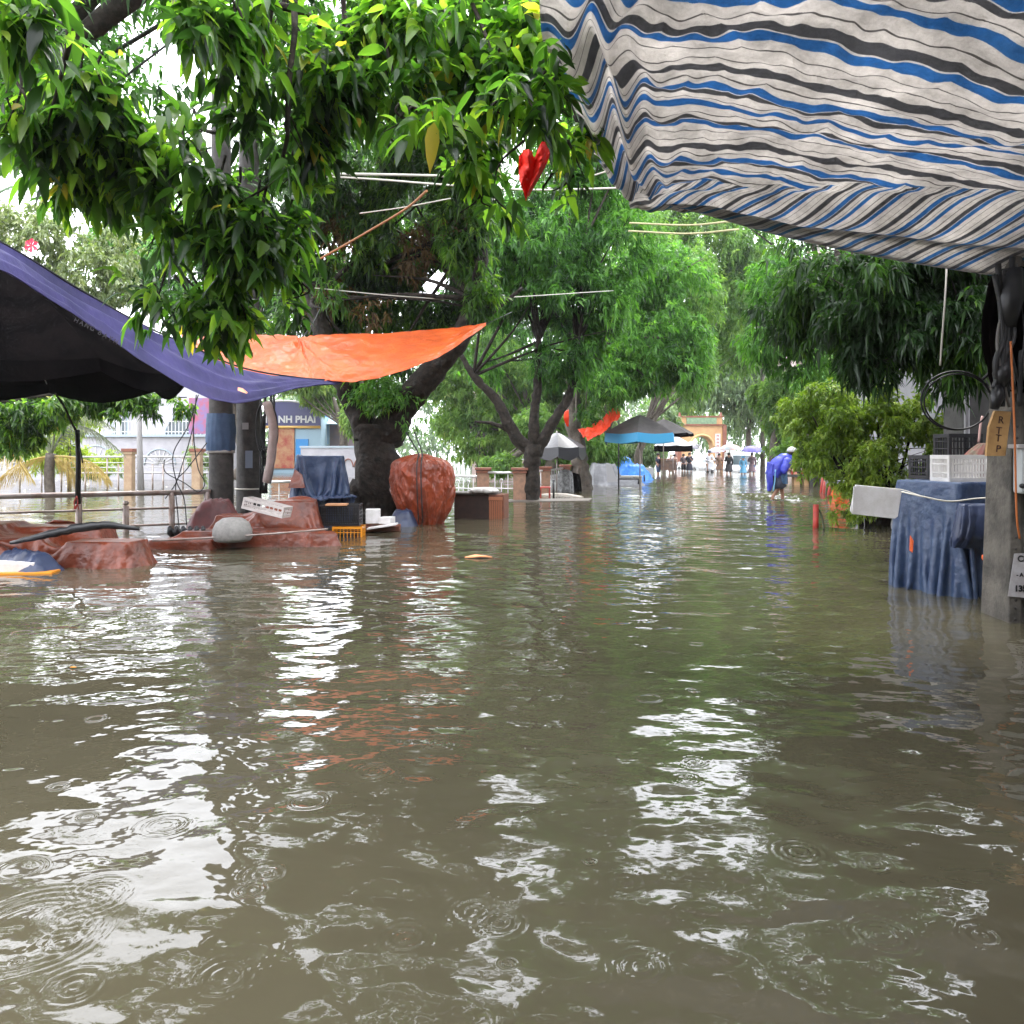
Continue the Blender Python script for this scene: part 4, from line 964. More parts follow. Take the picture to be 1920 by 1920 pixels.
# ------------------------------------------------------------------ brick piers and silver railing, centre
def pier(px, D, w_, zt, label):
    t = thing('brick_pier', label, 'pier', (X(px, D), D, -.4), 'brick piers of the pond railing')
    b = MB(); b.box((X(px, D), D, zt / 2 - .2), (w_, w_, zt + .4), m=mat('pier_brick', (.34, .19, .12), .8, (.22, .13, .09), 5, bump=.01)); b.build('shaft', None, t, bevel=.01)
    b = MB(); b.box((X(px, D), D, zt + .04), (w_ * 1.35, w_ * 1.35, .07), m=redbrown); b.box((X(px, D), D, zt - .05), (w_ * 1.18, w_ * 1.18, .05), m=redbrown); b.build('cap', None, t, bevel=.008)
    return t
pier(906, 24.2, .36, .86, 'brick pier between the orange bundle and the forked tree'); pier(974, 23.2, .36, .88, 'brick pier touching the foot of the forked tree'); pier(1022, 27, .34, .84, 'brick pier just right of the forked tree'); pier(1060, 30.5, .34, .84, 'brick pier behind the leaning trunk')
def fancy(A, B, zt, label, curls=True):
    t = thing('pond_railing', label, 'railing', (A.x, A.y, -.4), 'railing sections between the brick piers')
    A, B = V((A.x, A.y, 0)), V((B.x, B.y, 0)); up = lambda p, z: p + V((0, 0, z))
    b = MB(); b.tube([up(A, zt), up(B, zt)], .035, 8, signw_m); b.build('handrail', None, t)
    b = MB(); b.tube([up(A, zt * .42), up(B, zt * .42)], .016, 6, signw_m); b.build('bar', None, t)
    L = (B - A).length; n_ = max(3, int(L / .22))
    for i in range(1, n_):
        p = A.lerp(B, i / n_); b = MB(); b.tube([up(p, -.4), up(p, zt if i % 2 else zt * .62)], .013, 6, signw_m)
        if i % 2 == 0 and curls:
            u_ = (B - A).normalized()
            b.tube([up(p, zt * .62) + u_ * (.06 * math.cos(a)) + V((0, 0, .06 + .06 * math.sin(a))) for a in np.linspace(-1.57, 3.4, 12)], .012, 6, signw_m)
        b.build('baluster', None, t)
signw_m = mat('silver_rail', (.46, .45, .44), .3, metal=.5)
fancy(P(842, 0, 25.5), P(897, 0, 24.4), .66, 'silver railing section left of the first brick pier'); fancy(P(916, 0, 24.0), P(965, 0, 23.3), .80, 'silver railing section with curled bars between two brick piers')
fancy(P(984, 0, 23.6), P(1016, 0, 26.7), .78, 'silver railing section behind the forked trunk'); fancy(P(1028, 0, 27.3), P(1055, 0, 30.3), .78, 'silver railing section right of the forked trunk')
fancy(P(920, 0, 41), P(1100, 0, 41), 1.0, 'pale railing on the far side of the pond behind the forked tree', False)
fancy(P(505, 0, 18.3), P(560, 0, 18.3), .74, 'short piece of railing left of the navy covered box', False)

# red scrap chair by the tree
t = thing('red_stool', 'small red plastic stool half sunk right of the forked tree', 'stool', (X(1022, 25), 25, -.2))
b = MB(); b.box((X(1022, 25), 25, .30), (.34, .34, .04), m=redp); b.build('seat', None, t, bevel=.01)
for dx in (-.14, .14):
    for dy in (-.14, .14):
        b = MB(); b.box((X(1022, 25) + dx, 25 + dy, .03), (.04, .04, .50), m=redp); b.build('leg', None, t)
b = MB(); b.tube([P(1038, 900, 24.6), P(1038, 938, 24.6)], .03, 6, black); tag(b.build('black_stake', None, org=P(1038, 938, 24.6)), 'short black stake in the water right of the red stool', 'stake')

# ------------------------------------------------------------------ left background: wall, house, shops, far railing
t = thing('arched_wall', 'pale garden wall with fan-shaped arches across the pond', 'wall', (X(250, 40), 40, -.5))
xa, xb = X(-200, 40), X(388, 40)
b = MB(); b.box(((xa + xb) / 2, 40.15, .83), (xb - xa, .3, 2.66), m=wallw); b.build('wall', None, t)
b = MB(); b.box(((xa + xb) / 2, 40.1, 2.2), (xb - xa + .1, .5, .12), m=wallb); b.build('coping', None, t)
def fan(px, r, z):
    c = V((X(px, 40), 39.98, z)); b = MB()
    b.tube([c + V((r * math.cos(a), 0, r * math.sin(a))) for a in np.linspace(0, math.pi, 24)], .035, 6, wallb)
    for a in np.linspace(.15, math.pi - .15, 9): b.tube([c + V((r * .12 * math.cos(a), 0, r * .12 * math.sin(a))), c + V((r * .93 * math.cos(a), 0, r * .93 * math.sin(a)))], .02, 5, signw)
    b.build('fan_arch', None, t)
for px in (-110, 55, 180, 300): fan(px, .95 if px == 180 else .78, .75)
fence = thing('picket_fence', 'white iron picket fence along the top of the arched garden wall', 'fence', (X(250, 40), 40, 2.26))
b = MB(); k = 0
for i in range(88):
    x = xa + (xb - xa) * i / 87; b.box((x, 40.1, 2.66), (.03, .03, .78), m=signw)
b.build('pickets', None, fence)
b = MB(); b.box(((xa + xb) / 2, 40.13, 2.40), (xb - xa, .028, .04), m=signw); b.box(((xa + xb) / 2, 40.13, 2.92), (xb - xa, .028, .04), m=signw); b.build('rail', None, fence)
for px in (188, 221, 388): b = MB(); b.box((X(px, 40), 40.1, 2.70), (.2, .2, .88), m=signw); b.build('post', None, fence)
t = thing('white_house', 'white two-storey house with a barred door behind the arched wall', 'building', (X(250, 47), 50, -.5))
x0, x1 = X(150, 47), X(405, 47)
b = MB(); b.box(((x0 + x1) / 2, 50.5, 3.6), (x1 - x0, 7, 8.2), m=wallw); b.build('wall', None, t)
b = MB(); b.box((X(226, 47), 46.97, 2.9), (.95, .08, 2.3), m=wallb); b.build('door_frame', None, t)
b = MB(); b.box((X(226, 47), 46.9, 2.85), (.72, .08, 2.1), m=glass); b.build('barred_door', None, t)
b = MB(); b.box((X(224, 47), 46.4, 4.35), (1.7, .6, .12), m=wallb); b.build('door_canopy', None, t)
b = MB(); b.lathe([(0, 0), (1.25, 0)], (X(352, 47), 46.96, 2.35), 24, glass, mx=Matrix.Rotation(math.pi / 2, 3, 'X'), arc=2 * math.pi); b.build('arched_window', None, t)
b = MB(); b.tube([(X(352, 47) + 1.3 * math.cos(a), 46.92, 2.35 + 1.3 * math.sin(a)) for a in np.linspace(0, math.pi, 24)], .07, 6, wallb); b.build('window_arch', None, t)
b = MB(); b.box(((x0 + x1) / 2, 50.4, 7.8), (x1 - x0 + .8, 7.8, .25), m=wallb); b.build('roof', None, t)
# far pond railing
zt = 1.22
t = thing('pond_railing', 'long white railing on the far side of the pond at left', 'railing', (X(150, 30), 30, -.4))
for z, r in ((zt, .035), (1.0, .015), (.82, .015), (.62, .03)):
    b = MB(); b.tube([(X(-200, 30), 30, z), (X(400, 30), 30, z)], r, 6, signw); b.build('handrail' if z == zt else 'bar', None, t)
for px in (-150, -60, 37, 78, 115, 160, 201, 222, 286, 306, 343, 395):
    b = MB(); b.tube([(X(px, 30), 30, -.4), (X(px, 30), 30, zt if px % 2 else .95)], .035, 6, steel); b.build('post', None, t)
for px, w_, l_ in ((243, .38, 'ochre stone pillar with a flared cap in the far railing'), (370, .40, 'mossy ochre pillar in the far railing, left of the utility poles')):
    pp_ = thing('stone_pillar', l_, 'pillar', (X(px, 29.8), 29.8, -.5)); b = MB(); b.box((X(px, 29.8), 29.8, .45), (w_ * .8, w_ * .8, 1.9), m=ochre_l); b.build('shaft', None, pp_, bevel=.02)
    b = MB(); b.box((X(px, 29.8), 29.8, 1.47), (w_ * 1.15, w_ * 1.15, .12), m=redbrown); b.box((X(px, 29.8), 29.8, 1.37), (w_ * .98, w_ * .98, .1), m=ochre_l); b.build('cap', None, pp_, bevel=.01)
t = thing('lamp_post', 'slim grey lamp post in front of the arched wall', 'lamp post', (X(264, 29), 29, -.5))
b = MB(); b.tube([(X(265, 29), 29, -.5), (X(262, 29), 29, 1.5), (X(258, 29), 29, 6)], [.13, .10, .06], 10, mat('post_grey', (.28, .27, .27), .5)); b.build('pole', None, t)
b = MB(); b.tube([(X(258, 29), 29, 6), (X(268, 29), 28.9, 6.35), (X(290, 29), 28.8, 6.4)], .04, 8, steel); b.build('arm', None, t)
b = MB(); b.box((X(300, 29), 28.8, 6.38), (.5, .2, .1), m=steel); b.build('lamp_head', None, t, bevel=.03)
# posters and shops
t = thing('banner', 'red and blue printed banner half hidden behind the left utility pole', 'banner', (X(380, 38), 38, 0))
b = MB(); b.box((X(376, 38), 38, 3.1), (1.1, .05, 1.7), m=mat('banner_red', (.42, .07, .10), .5, (.14, .15, .36), 1.4)); b.build('sheet', None, t)
b = MB(); b.tube([(X(360, 38), 38.05, -.5), (X(360, 38), 38.05, 4)], .04, 6, steel); b.tube([(X(392, 38), 38.05, -.5), (X(392, 38), 38.05, 4)], .04, 6, steel); b.build('frame', None, t)
t = thing('shop', 'small shop with an arched navy sign reading PHAI beyond the pond', 'shop', (X(560, 52), 54, -.5))
x0, x1 = X(505, 52), X(602, 52)
b = MB(); b.box(((x0 + x1) / 2, 54.5, 1.6), (x1 - x0, 5, 4.2), m=lightblue); b.build('wall', None, t)
zc = 1.45 + (845 - 801) * 52 / F
arc = [V((x0 - .3, 51.8, zc))] + [V((x0 - .3 + (x1 - x0 + .3) * q, 51.8, zc + .35 + 1.35 * math.cos((q - .35) * 1.35) ** 1.0 * (1 if q < .96 else .8))) for q in np.linspace(0, 1, 16)] + [V((x1, 51.8, zc))]
b = MB(); b.prism(arc, (0, .1, 0), bluesign); b.build('sign', None, t)
b = MB(); b.tube(arc[1:-1], .06, 6, signw); b.tube([arc[0], arc[-1]], .09, 6, mat('sign_yellow', (.75, .45, .12), .5)); b.build('sign_trim', None, t)
text('lettering', 'N  NH PHAI', .62, facing((x0 + 1.45, 51.74, zc + .48)), signw, t, .01, off=.02)
b = MB(); b.box((x0 + .9, 51.93, 1.6), (1.5, .1, 2.6), m=mat('shop_red', (.35, .06, .04), .6, (.45, .25, .12), 1.6)); b.build('shop_front', None, t)
b = MB(); b.box((x0 + 2.15, 51.93, 1.0), (.8, .12, 2.4), m=mat('shutter_blue', (.03, .25, .6), .5)); b.build('shutter', None, t)
t = thing('shop', 'low shop with a pale blue awning right of the navy signed one', 'shop', (X(640, 54), 56, -.5))
x0, x1 = X(604, 54), X(700, 54)
b = MB(); b.box(((x0 + x1) / 2, 57, 1.6), (x1 - x0, 5, 4.4), m=mat('shop_mauve', (.25, .20, .26), .7, (.34, .22, .2), 1)); b.build('wall', None, t)
b = MB(); b.prism([(x0 + .2, 53.5, 3.2), (x0 + 2.2, 53.5, 3.2), (x0 + 2.2, 54.48, 3.7), (x0 + .2, 54.48, 3.7)], (0, 0, .05), lightblue); b.build('awning', None, t)
b = MB(); b.box((x0 + .25, 53.9, 2.9), (.35, .08, 2.0), m=mat('sign_blue', (.03, .3, .75), .4)); b.build('hanging_sign', None, t)
t = thing('low_wall', 'white low wall with small arches beyond the pond, left of the big trunk', 'wall', (X(640, 44), 44, -.5))
b = MB(); b.box((X(640, 44), 44, .55), (4.4, .25, 2.1), m=wallw); b.build('wall', None, t)
b = MB(); b.box((X(640, 44), 44, 1.66), (4.5, .35, .1), m=wallb); b.build('coping', None, t)
for k_ in range(4):
    b = MB(); c = V((X(613 + k_ * 20, 43.85), 43.85, .55)); b.tube([c + V((.26 * math.cos(a), 0, .45 * math.sin(a))) for a in np.linspace(0, math.pi, 14)], .03, 5, redbrown); b.build('arch', None, t)
# pinkish buildings above the orange tarp
for (px0, px1, py, D, lbl) in ((352, 432, 590, 62, 'pinkish house top seen above the left end of the orange tarp'), (885, 1010, 700, 62, 'tall pale house behind the trees, left of the forked trunk'), (1500, 1560, 600, 60, 'beige tower house rising behind the leafy bush'), (1560, 1700, 640, 58, 'whitish house front behind the leafy bush')):
    t = thing('distant_house', lbl, 'building', (X((px0 + px1) / 2, D), D, -.5))
    x0, x1 = X(px0, D), X(px1, D); zt = CH + (HY - py) * D / F
    b = MB(); b.box(((x0 + x1) / 2, D + 3, zt / 2 - .25), (x1 - x0, 6, zt + .5), m=mat('pink_plaster', (.52, .40, .36), .8, (.42, .34, .32), .5)); b.build('wall', None, t)
    for z in np.arange(1.8, zt - 1.4, 3.1):
        for x in np.arange(x0 + .9, x1 - .5, 1.7):
            b = MB(); b.box((x, D - .02, z + .7), (.8, .1, 1.2), m=glass); b.build('window', None, t)
    b = MB(); b.box(((x0 + x1) / 2, D + 2.9, zt + .1), (x1 - x0 + .5, 6.4, .2), m=redbrown); b.build('roof_slab', None, t)

# ------------------------------------------------------------------ gate arch
D = 66; gx = X(1316, D); s = D / F; gz = lambda py: CH + (HY - py) * s
t = thing('archway', 'ochre gateway with a round arch and green name panel at the end of the street', 'gate', (gx, D, -.5))
hw = 39 * s; aw_, az = 20 * s, gz(838); zt = gz(798)
b = MB(); N = 20; front = []
arcp = [(gx + aw_ * math.cos(a), az + aw_ * 1.0 * math.sin(a)) for a in np.linspace(0, math.pi, N)]
prof = [(gx - hw, -.5), (gx - hw, zt), (gx + hw, zt), (gx + hw, -.5), (gx + aw_, -.5)] + arcp + [(gx - aw_, -.5)]
# front and back as quads strips so that the hole stays clean
def strip(y):
    vs = []; fs = []
    for i, (x, z) in enumerate(arcp): vs += [(x, y, z), (x, y, zt)]
    fs = [(2 * i, 2 * i + 1, 2 * i + 3, 2 * i + 2) for i in range(N - 1)]
    k = len(vs); vs += [(gx + aw_, y, -.5), (gx + hw, y, -.5), (gx + hw, y, zt), (gx + aw_, y, zt), (gx + aw_, y, az)]; fs.append((k, k + 1, k + 2, k + 3, k + 4))
    k = len(vs); vs += [(gx - aw_, y, -.5), (gx - hw, y, -.5), (gx - hw, y, zt), (gx - aw_, y, zt), (gx - aw_, y, az)]; fs.append((k, k + 1, k + 2, k + 3, k + 4))
    return vs, fs
for y in (D, D + 1.2): v_, f_ = strip(y); b.add(v_, f_, ochre)
ins = [(gx + aw_, -.5)] + arcp + [(gx - aw_, -.5)]
b.add([(x, y, z) for x, z in ins for y in (D, D + 1.2)], [(2 * i, 2 * i + 1, 2 * i + 3, 2 * i + 2) for i in range(len(ins) - 1)], ochre)
out_ = [(gx - hw, -.5), (gx - hw, zt), (gx + hw, zt), (gx + hw, -.5)]
b.add([(x, y, z) for x, z in out_ for y in (D, D + 1.2)], [(2 * i, 2 * i + 1, 2 * i + 3, 2 * i + 2) for i in range(3)], ochre)
b.build('gate_wall', None, t)
b = MB(); b.tube([(gx + (aw_ + .12) * math.cos(a), D - .03, az + (aw_ + .12) * math.sin(a)) for a in np.linspace(0, math.pi, 24)], .09, 6, mat('arch_trim', (.62, .42, .2), .7)); b.build('arch_trim', None, t)
b = MB(); b.box((gx, D + .6, zt + .06), (2 * hw + .3, 1.5, .12), m=redbrown); b.build('cornice', None, t)
b = MB(); b.box((gx, D + .6, (zt + gz(783)) / 2 + .06), (2 * hw, .9, gz(783) - zt), m=ochre); b.build('parapet', None, t)
b = MB(); b.box((gx, D + .1, (zt + gz(783)) / 2 + .06), (2 * hw * .72, .1, (gz(783) - zt) * .78), m=greenp); b.build('name_panel', None, t)
b = MB(); b.box((gx, D + .6, gz(783) + .1), (2 * hw + .2, 1.1, .1), m=redbrown)
for sx in (-1, 1): b.box((gx + sx * hw, D + .6, gz(783) + .28), (.22, .3, .36), m=redbrown, taper=.4)
b.build('roof_edge', None, t)
for sx in (-1, 1):
    b = MB(); b.box((gx + sx * (hw + .14), D + .5, zt / 2 - .2), (.3, 1.3, zt + .5), m=redbrown); b.build('pilaster', None, t)
b = MB(); b.box((gx + hw * .76, D - .03, zt * .45), (.42, .05, zt * .72), m=signw); b.build('couplet_board', None, t)
b = MB()
for i in range(9):
    for k_ in range(3): b.box((gx + hw * .76 + (k_ - 1) * .07, D - .06, zt * .76 - i * .28 + .03 * (k_ % 2)), (.04, .02, .15 - .04 * (k_ % 2)), m=redp)
b.build('painted_strokes', None, t)
# ------------------------------------------------------------------ street stalls under parasols, centre
c = P(1200, 800, 30)
parasol('market_parasol', 'black parasol with a bright blue valance over the flooded stalls', c, 1.42, CH + (HY - 812) * 30 / F, CH + (HY - 778) * 30 / F, 6, .34, mat('charcoal_cloth', (.075, .065, .065), .6, (.05, .045, .045), 4), bluecloth, steel, scal=.05, rot=.3)
c = P(1244, 800, 35)
parasol('market_parasol', 'second charcoal parasol behind the blue-edged one', c, 1.35, CH + (HY - 812) * 35 / F, CH + (HY - 786) * 35 / F, 6, .12, MATS['charcoal_cloth'], blackcloth, steel, rot=.1)
c = P(1262, 822, 42)
parasol('market_parasol', 'small black and white parasol nearest the ochre gateway', c, 1.05, CH + (HY - 835) * 42 / F, CH + (HY - 815) * 42 / F, 6, .30, signw, blackcloth, steel, rot=.5)
c = P(1044, 820, 28)
parasol('market_parasol', 'silvery grey parasol between the forked tree and the leaning trunk', c, 1.0, CH + (HY - 838) * 28 / F, CH + (HY - 811) * 28 / F, 8, .38, mat('silver_cloth', (.10, .10, .11), .4, (.055, .055, .06), 4), mat('black_vinyl', (.03, .03, .035), .3), steel, scal=.3)
t = thing('orange_tarp', 'crumpled red-orange tarp hung between the leaning trunk and the blue-edged parasol', 'tarp', P(1120, 800, 29))
rw = [[P(1083, 806, 29.4), P(1105, 798, 29.6), P(1130, 785, 29.8), P(1145, 770, 30), P(1160, 764, 30)],
      [P(1092, 815, 28.9), P(1112, 812, 29), P(1132, 800, 29.2), P(1148, 785, 29.4), P(1162, 772, 29.6)],
      [P(1102, 824, 28.4), P(1118, 818, 28.5), P(1136, 808, 28.6), P(1148, 792, 28.9), P(1163, 780, 29.2)]]
def rw_w(G, U, W): G[..., 2] += .10 * vnoise(np.stack([U * 7, W * 4], -1), 1, 3, 3); return G
cloth('tarp_sheet', rw, 60, 30, mat('redorange_tarp', (.80, .07, .02), .35, (.62, .05, .02), 5, trans=.3, tcol=(.9, .12, .03)), t, wr=rw_w)
t = thing('orange_tarp', 'narrow strip of red-orange tarp hanging left of the leaning trunk', 'tarp', P(1062, 790, 27))
cloth('tarp_sheet', [[P(1058, 772, 27), P(1066, 768, 27)], [P(1057, 785, 26.9), P(1067, 784, 26.9)], [P(1063, 800, 27), P(1066, 800, 27)]], 8, 12, MATS['redorange_tarp'], t)
t = thing('covered_stall', 'low stall under a grey and pale striped cover behind the leaning trunk', 'stall', P(1150, 905, 34))
cover('tarp_cover', [(X(1133, 34), 34.5, .42, .5, 0, .88, 2.4), (X(1165, 34), 34.4, .5, .5, 0, .30, .75)], .05, greycloth, t, seed=5, wr=.04)
b = MB(); b.prism([P(1136, 868, 33.2), P(1146, 870, 33.2), P(1158, 904, 33.1), P(1138, 904, 33.1)], (0, .03, 0), mat('pale_cover', (.36, .35, .36), .5)); b.build('pale_panel', None, t)
t = thing('steel_stand', 'thin dark metal stall frame standing in the water right of the grey covered stall', 'frame', P(1160, 912, 31.5))
for a_, b_ in (((1160, 790), (1160, 914)), ((1160, 898), (1197, 898)), ((1197, 897), (1197, 908)), ((1208, 890), (1208, 903))):
    b = MB(); b.tube([P(*a_, 31.5), P(*b_, 31.5)], .028, 6, black); b.build('tube', None, t)
t = thing('counter', 'low cream counter poking out of the water behind the thin metal frame', 'counter', P(1180, 905, 33.2))
b = MB(); b.box(P(1180, 902, 34.2), (1.0, .5, .38), m=mat('cream', (.45, .43, .36), .6)); b.build('body', None, t); b = MB(); b.box(P(1180, 893, 34.2), (1.06, .56, .05), m=mat('cream2', (.52, .5, .43), .5)); b.build('top', None, t)
t = thing('covered_stall', 'stall wrapped in bright blue tarp under the black parasols', 'stall', P(1180, 890, 40))
cover('tarp_cover', [(X(1166, 40), 40.4, .35, .5, 0, 1.08, 2.2), (X(1186, 40), 40.2, .45, .5, 0, .72, 1.4)], .05, bluebright, t, seed=9, wr=.05)
for i in range(5): pass
b = MB(); b.box(P(1213, 886, 42), (.6, .5, .5), m=mat('ivory_box', (.5, .48, .44), .6)); tag(b.build('white_box', None, org=P(1213, 888, 42), bevel=.01), 'small white box at the end of the blue covered stall', 'box')
t = thing('brown_stall', 'dark brown wooden vendor box near the people at the gateway', 'stall', P(1252, 880, 50))
b = MB(); b.box(P(1252, 872, 50), (.95, .6, .62), m=mat('stall_brown', (.16, .09, .06), .6, (.08, .05, .04), 4)); b.build('box', None, t); b = MB(); b.box(P(1252, 861, 50), (1.05, .7, .06), m=woodd); b.build('top', None, t)
for i, (px, py, D, sz, m_, nm) in enumerate(((1060, 893, 28.5, .46, mat('dim_grey', (.10, .10, .10), .5, (.30, .30, .30), 9), 'black and white sack beside the leaning trunk'), (1075, 900, 29, .5, blackcloth, 'dark bag in the water against the leaning trunk'))):
    t = thing('sack', nm, 'sack', P(px, 905, D)); z = max(.3, P(px, py, D).z)
    loft('sack', [(z + sz * .5, X(px, D), D, .05, .05, 0, 2), (z + sz * .4, X(px, D), D, .2, .18, 0, 2.4), (z, X(px, D), D, .26, .22, 0, 2.6), (-.1, X(px, D), D, .28, .24, 0, 2.6)], m_, t, n=50, fold=.05, nz=14)

# ------------------------------------------------------------------ people
def rotp(p, a, base):
    c_, s_ = math.cos(a), math.sin(a); return V((base[0] + c_ * p[0] - s_ * p[1], base[1] + s_ * p[0] + c_ * p[1], base[2] + p[2]))
def person(label, px, D, yaw, shirt, legs, H=1.68, pose='stand', hat=None, group='people wading near the gateway', skirt=False, coat=False, zb=-.40):
    """yaw 0 faces the camera"""
    base = (X(px, D), D, zb); k = H / 1.72; t = thing('person', label, 'person', base, group)
    q = lambda *p: rotp([c_ * k for c_ in p], yaw, base)
    up = pose == 'umbrella'
    J = dict(pel=(0, 0, .95), sp=(0, .01, 1.14), ch=(0, .0, 1.33), nk=(0, 0, 1.49), hd=(0, -.015, 1.60), top=(0, -.01, 1.68),
             ls=(-.17, 0, 1.42), le=(-.23, .02, 1.15), lw=(-.22, -.09, .93), lh=(-.21, -.12, .84),
             rs=(.17, 0, 1.42), re=(.22, -.03, 1.16) if up else (.23, .02, 1.15), rw=(.12, -.22, 1.27) if up else (.22, -.09, .93), rh=(.10, -.26, 1.33) if up else (.21, -.12, .84),
             lhp=(-.09, 0, .90), lk=(-.11, -.03, .50), la=(-.11, .03, .09), lt=(-.12, -.13, .03), rhp=(.09, 0, .90), rk=(.12, .02, .50), ra=(.12, .07, .09), rt=(.13, -.08, .03))
    R = dict(pel=.12, sp=.11, ch=.13, nk=.05, hd=.092, top=.055, ls=.055, le=.042, lw=.03, lh=.036, rs=.055, re=.042, rw=.03, rh=.036, lhp=.085, lk=.055, la=.038, lt=.035, rhp=.085, rk=.055, ra=.038, rt=.035)
    names = list(J); ix = {a: i for i, a in enumerate(names)}
    E = [('pel', 'sp'), ('sp', 'ch'), ('ch', 'nk'), ('nk', 'hd'), ('hd', 'top'), ('ch', 'ls'), ('ls', 'le'), ('le', 'lw'), ('lw', 'lh'), ('ch', 'rs'), ('rs', 're'), ('re', 'rw'), ('rw', 'rh'),
         ('pel', 'lhp'), ('lhp', 'lk'), ('lk', 'la'), ('la', 'lt'), ('pel', 'rhp'), ('rhp', 'rk'), ('rk', 'ra'), ('ra', 'rt')]
    skin('body', [q(*J[a]) for a in names], [(ix[a], ix[b_]) for a, b_ in E], [R[a] * k for a in names], skinm, t, 1)
    sn = ['pel', 'sp', 'ch', 'ls', 'le', 'rs', 're'] + (['lw', 'rw'] if coat else [])
    six = {a: i for i, a in enumerate(sn)}
    SE = [('pel', 'sp'), ('sp', 'ch'), ('ch', 'ls'), ('ls', 'le'), ('ch', 'rs'), ('rs', 're')] + ([('le', 'lw'), ('re', 'rw')] if coat else [])
    skin('jacket' if coat else 'shirt', [q(*J[a]) for a in sn], [(six[a], six[b_]) for a, b_ in SE], [(R[a] + (.035 if a in ('pel', 'sp', 'ch') else .022)) * k for a in sn], shirt, t, 1)
    b = MB()
    if skirt or coat:
        b2 = q(0, 0, 0); zt_ = 1.05 if coat else .98; zl = .55 if coat else .48
        prof = [(.13 * k, zt_ * k), (.17 * k, .85 * k), (.20 * k, .7 * k), (.22 * k, zl * k)]
        b.lathe(prof, b2, 16, shirt if coat else legs, mx=Matrix.Diagonal((1.15, .85, 1)) if True else None); b.build('coat_skirt' if coat else 'skirt', None, t)
    if not skirt:
        b = MB()
        for hp, kn in (('lhp', 'lk'), ('rhp', 'rk')):
            A_, B_ = q(*J[hp]), q(*J[kn]); b.tube([A_ + V((0, 0, .06)), A_, A_.lerp(B_, .5), A_.lerp(B_, .95)], [.11 * k, .115 * k, .10 * k, .092 * k], 10, legs)
        b.build('shorts', None, t)
    hd = q(0, .005, 1.625); b = MB()
    if hat:
        b.lathe([(0, .115), (.06, .105), (.105, .06), (.122, 0), (.125, -.05)], hd, 14, hat); b.build('helmet', None, t)
    else:
        b.lathe([(0, .10), (.055, .09), (.095, .045), (.102, 0), (.095, -.05), (.06, -.08)], hd + V((0, 0, .01)), 14, hairm); b.build('hair', None, t)
        for sx in (-1, 1): pass
    b = MB(); n0 = q(0, -.112, 1.592); b.tube([q(0, -.09, 1.615), n0, q(0, -.09, 1.582)], [.008, .016, .010], 6, skinm); b.build('nose', None, t)
    return t, q
def hand_umbrella(label, px, py_top, D, R, m, tilt=.0, side=0, edge=None):
    c = P(px, py_top, D); t = thing('umbrella', label, 'umbrella', (c.x, c.y, c.z - .85), 'umbrellas held near the gateway')
    Rm = Matrix.Rotation(tilt, 3, 'Y') @ Matrix.Rotation(.15, 3, 'X')
    b = MB(); sides, seg = 8, 4; cols = sides * seg; vs = []
    for j in range(7):
        a_ = j / 6 * 1.05
        for k in range(cols):
            th = 2 * math.pi * k / cols; f_ = (k % seg) / seg; sc_ = 1 - .07 * math.sin(f_ * math.pi) * (j / 6)
            vs.append(c + Rm @ V((R * math.sin(a_) / math.sin(1.05) * math.cos(th) * sc_, R * math.sin(a_) / math.sin(1.05) * math.sin(th) * sc_, R * .85 * (math.cos(a_) - 1))))
    b.add(vs, [tuple(f) for f in grid_faces(cols, 7, True)[:, ::-1]], m); o = b.build('canopy', None, t)
    s_ = o.modifiers.new('thickness', 'SOLIDIFY'); s_.thickness = .008
    b = MB(); b.tube([c + Rm @ V((0, 0, .06)), c + Rm @ V((0, 0, -.80))], .012, 6, steel); b.build('shaft', None, t)
    b = MB(); b.tube([c + Rm @ V((0, 0, -.80)), c + Rm @ V((0, 0, -.86)), c + Rm @ V((.03, 0, -.88)), c + Rm @ V((.06, 0, -.86))], .016, 6, black); b.build('handle', None, t)
    return t
cA = mat('shirt_grey', (.14, .11, .12), .7); cB = mat('dress_dark', (.03, .03, .05), .7); cC = mat('coat_tan', (.34, .20, .14), .6); cD = mat('jacket_black', (.016, .015, .018), .6)
cE = mat('raincoat_blue', (.12, .38, .62), .4); cF = mat('jacket_mauve', (.20, .13, .15), .6); cG = mat('jeans', (.06, .10, .2), .7); cW = mat('raincoat_white', (.62, .62, .66), .4); cN = mat('navy_shirt', (.02, .025, .06), .7)
person('person in grey top and black shorts standing under the grey umbrella', 1281.5, 57, .2, cA, cD, 1.62)
person('person in dark short dress standing beside the one in grey top', 1292.5, 56, -.3, cB, cB, 1.7, skirt=True, pose='umbrella')
person('person in tan raincoat behind the white scooter', 1348.5, 56, .1, cC, cA, 1.66, coat=True, pose='umbrella')
person('person in long black jacket with bare calves, in the middle of the group', 1366.5, 50, math.pi, cD, cD, 1.74, coat=True, pose='umbrella')
person('person in pale blue raincoat between the black jacket and the mauve jacket', 1393.5, 50, .0, cE, cE, 1.52, coat=True, hat=cE)
person('person in mauve brown jacket under the purple umbrella', 1410, 50, math.pi - .2, cF, cG, 1.72, coat=True, pose='umbrella')
person('person in dark navy shirt and jeans left of the brown vendor box', 1234, 50, .9, cN, cG, 1.7)
person('person in white shirt and conical pale hat by the brown vendor box', 1258, 52, -.8, cW, mat('trouser_pink', (.45, .28, .22), .7), 1.62, hat=mat('straw', (.5, .42, .3), .7))
person('person in pale clothes right behind the brown vendor box', 1265, 56, .4, mat('top_peach', (.5, .33, .25), .7), cA, 1.6)
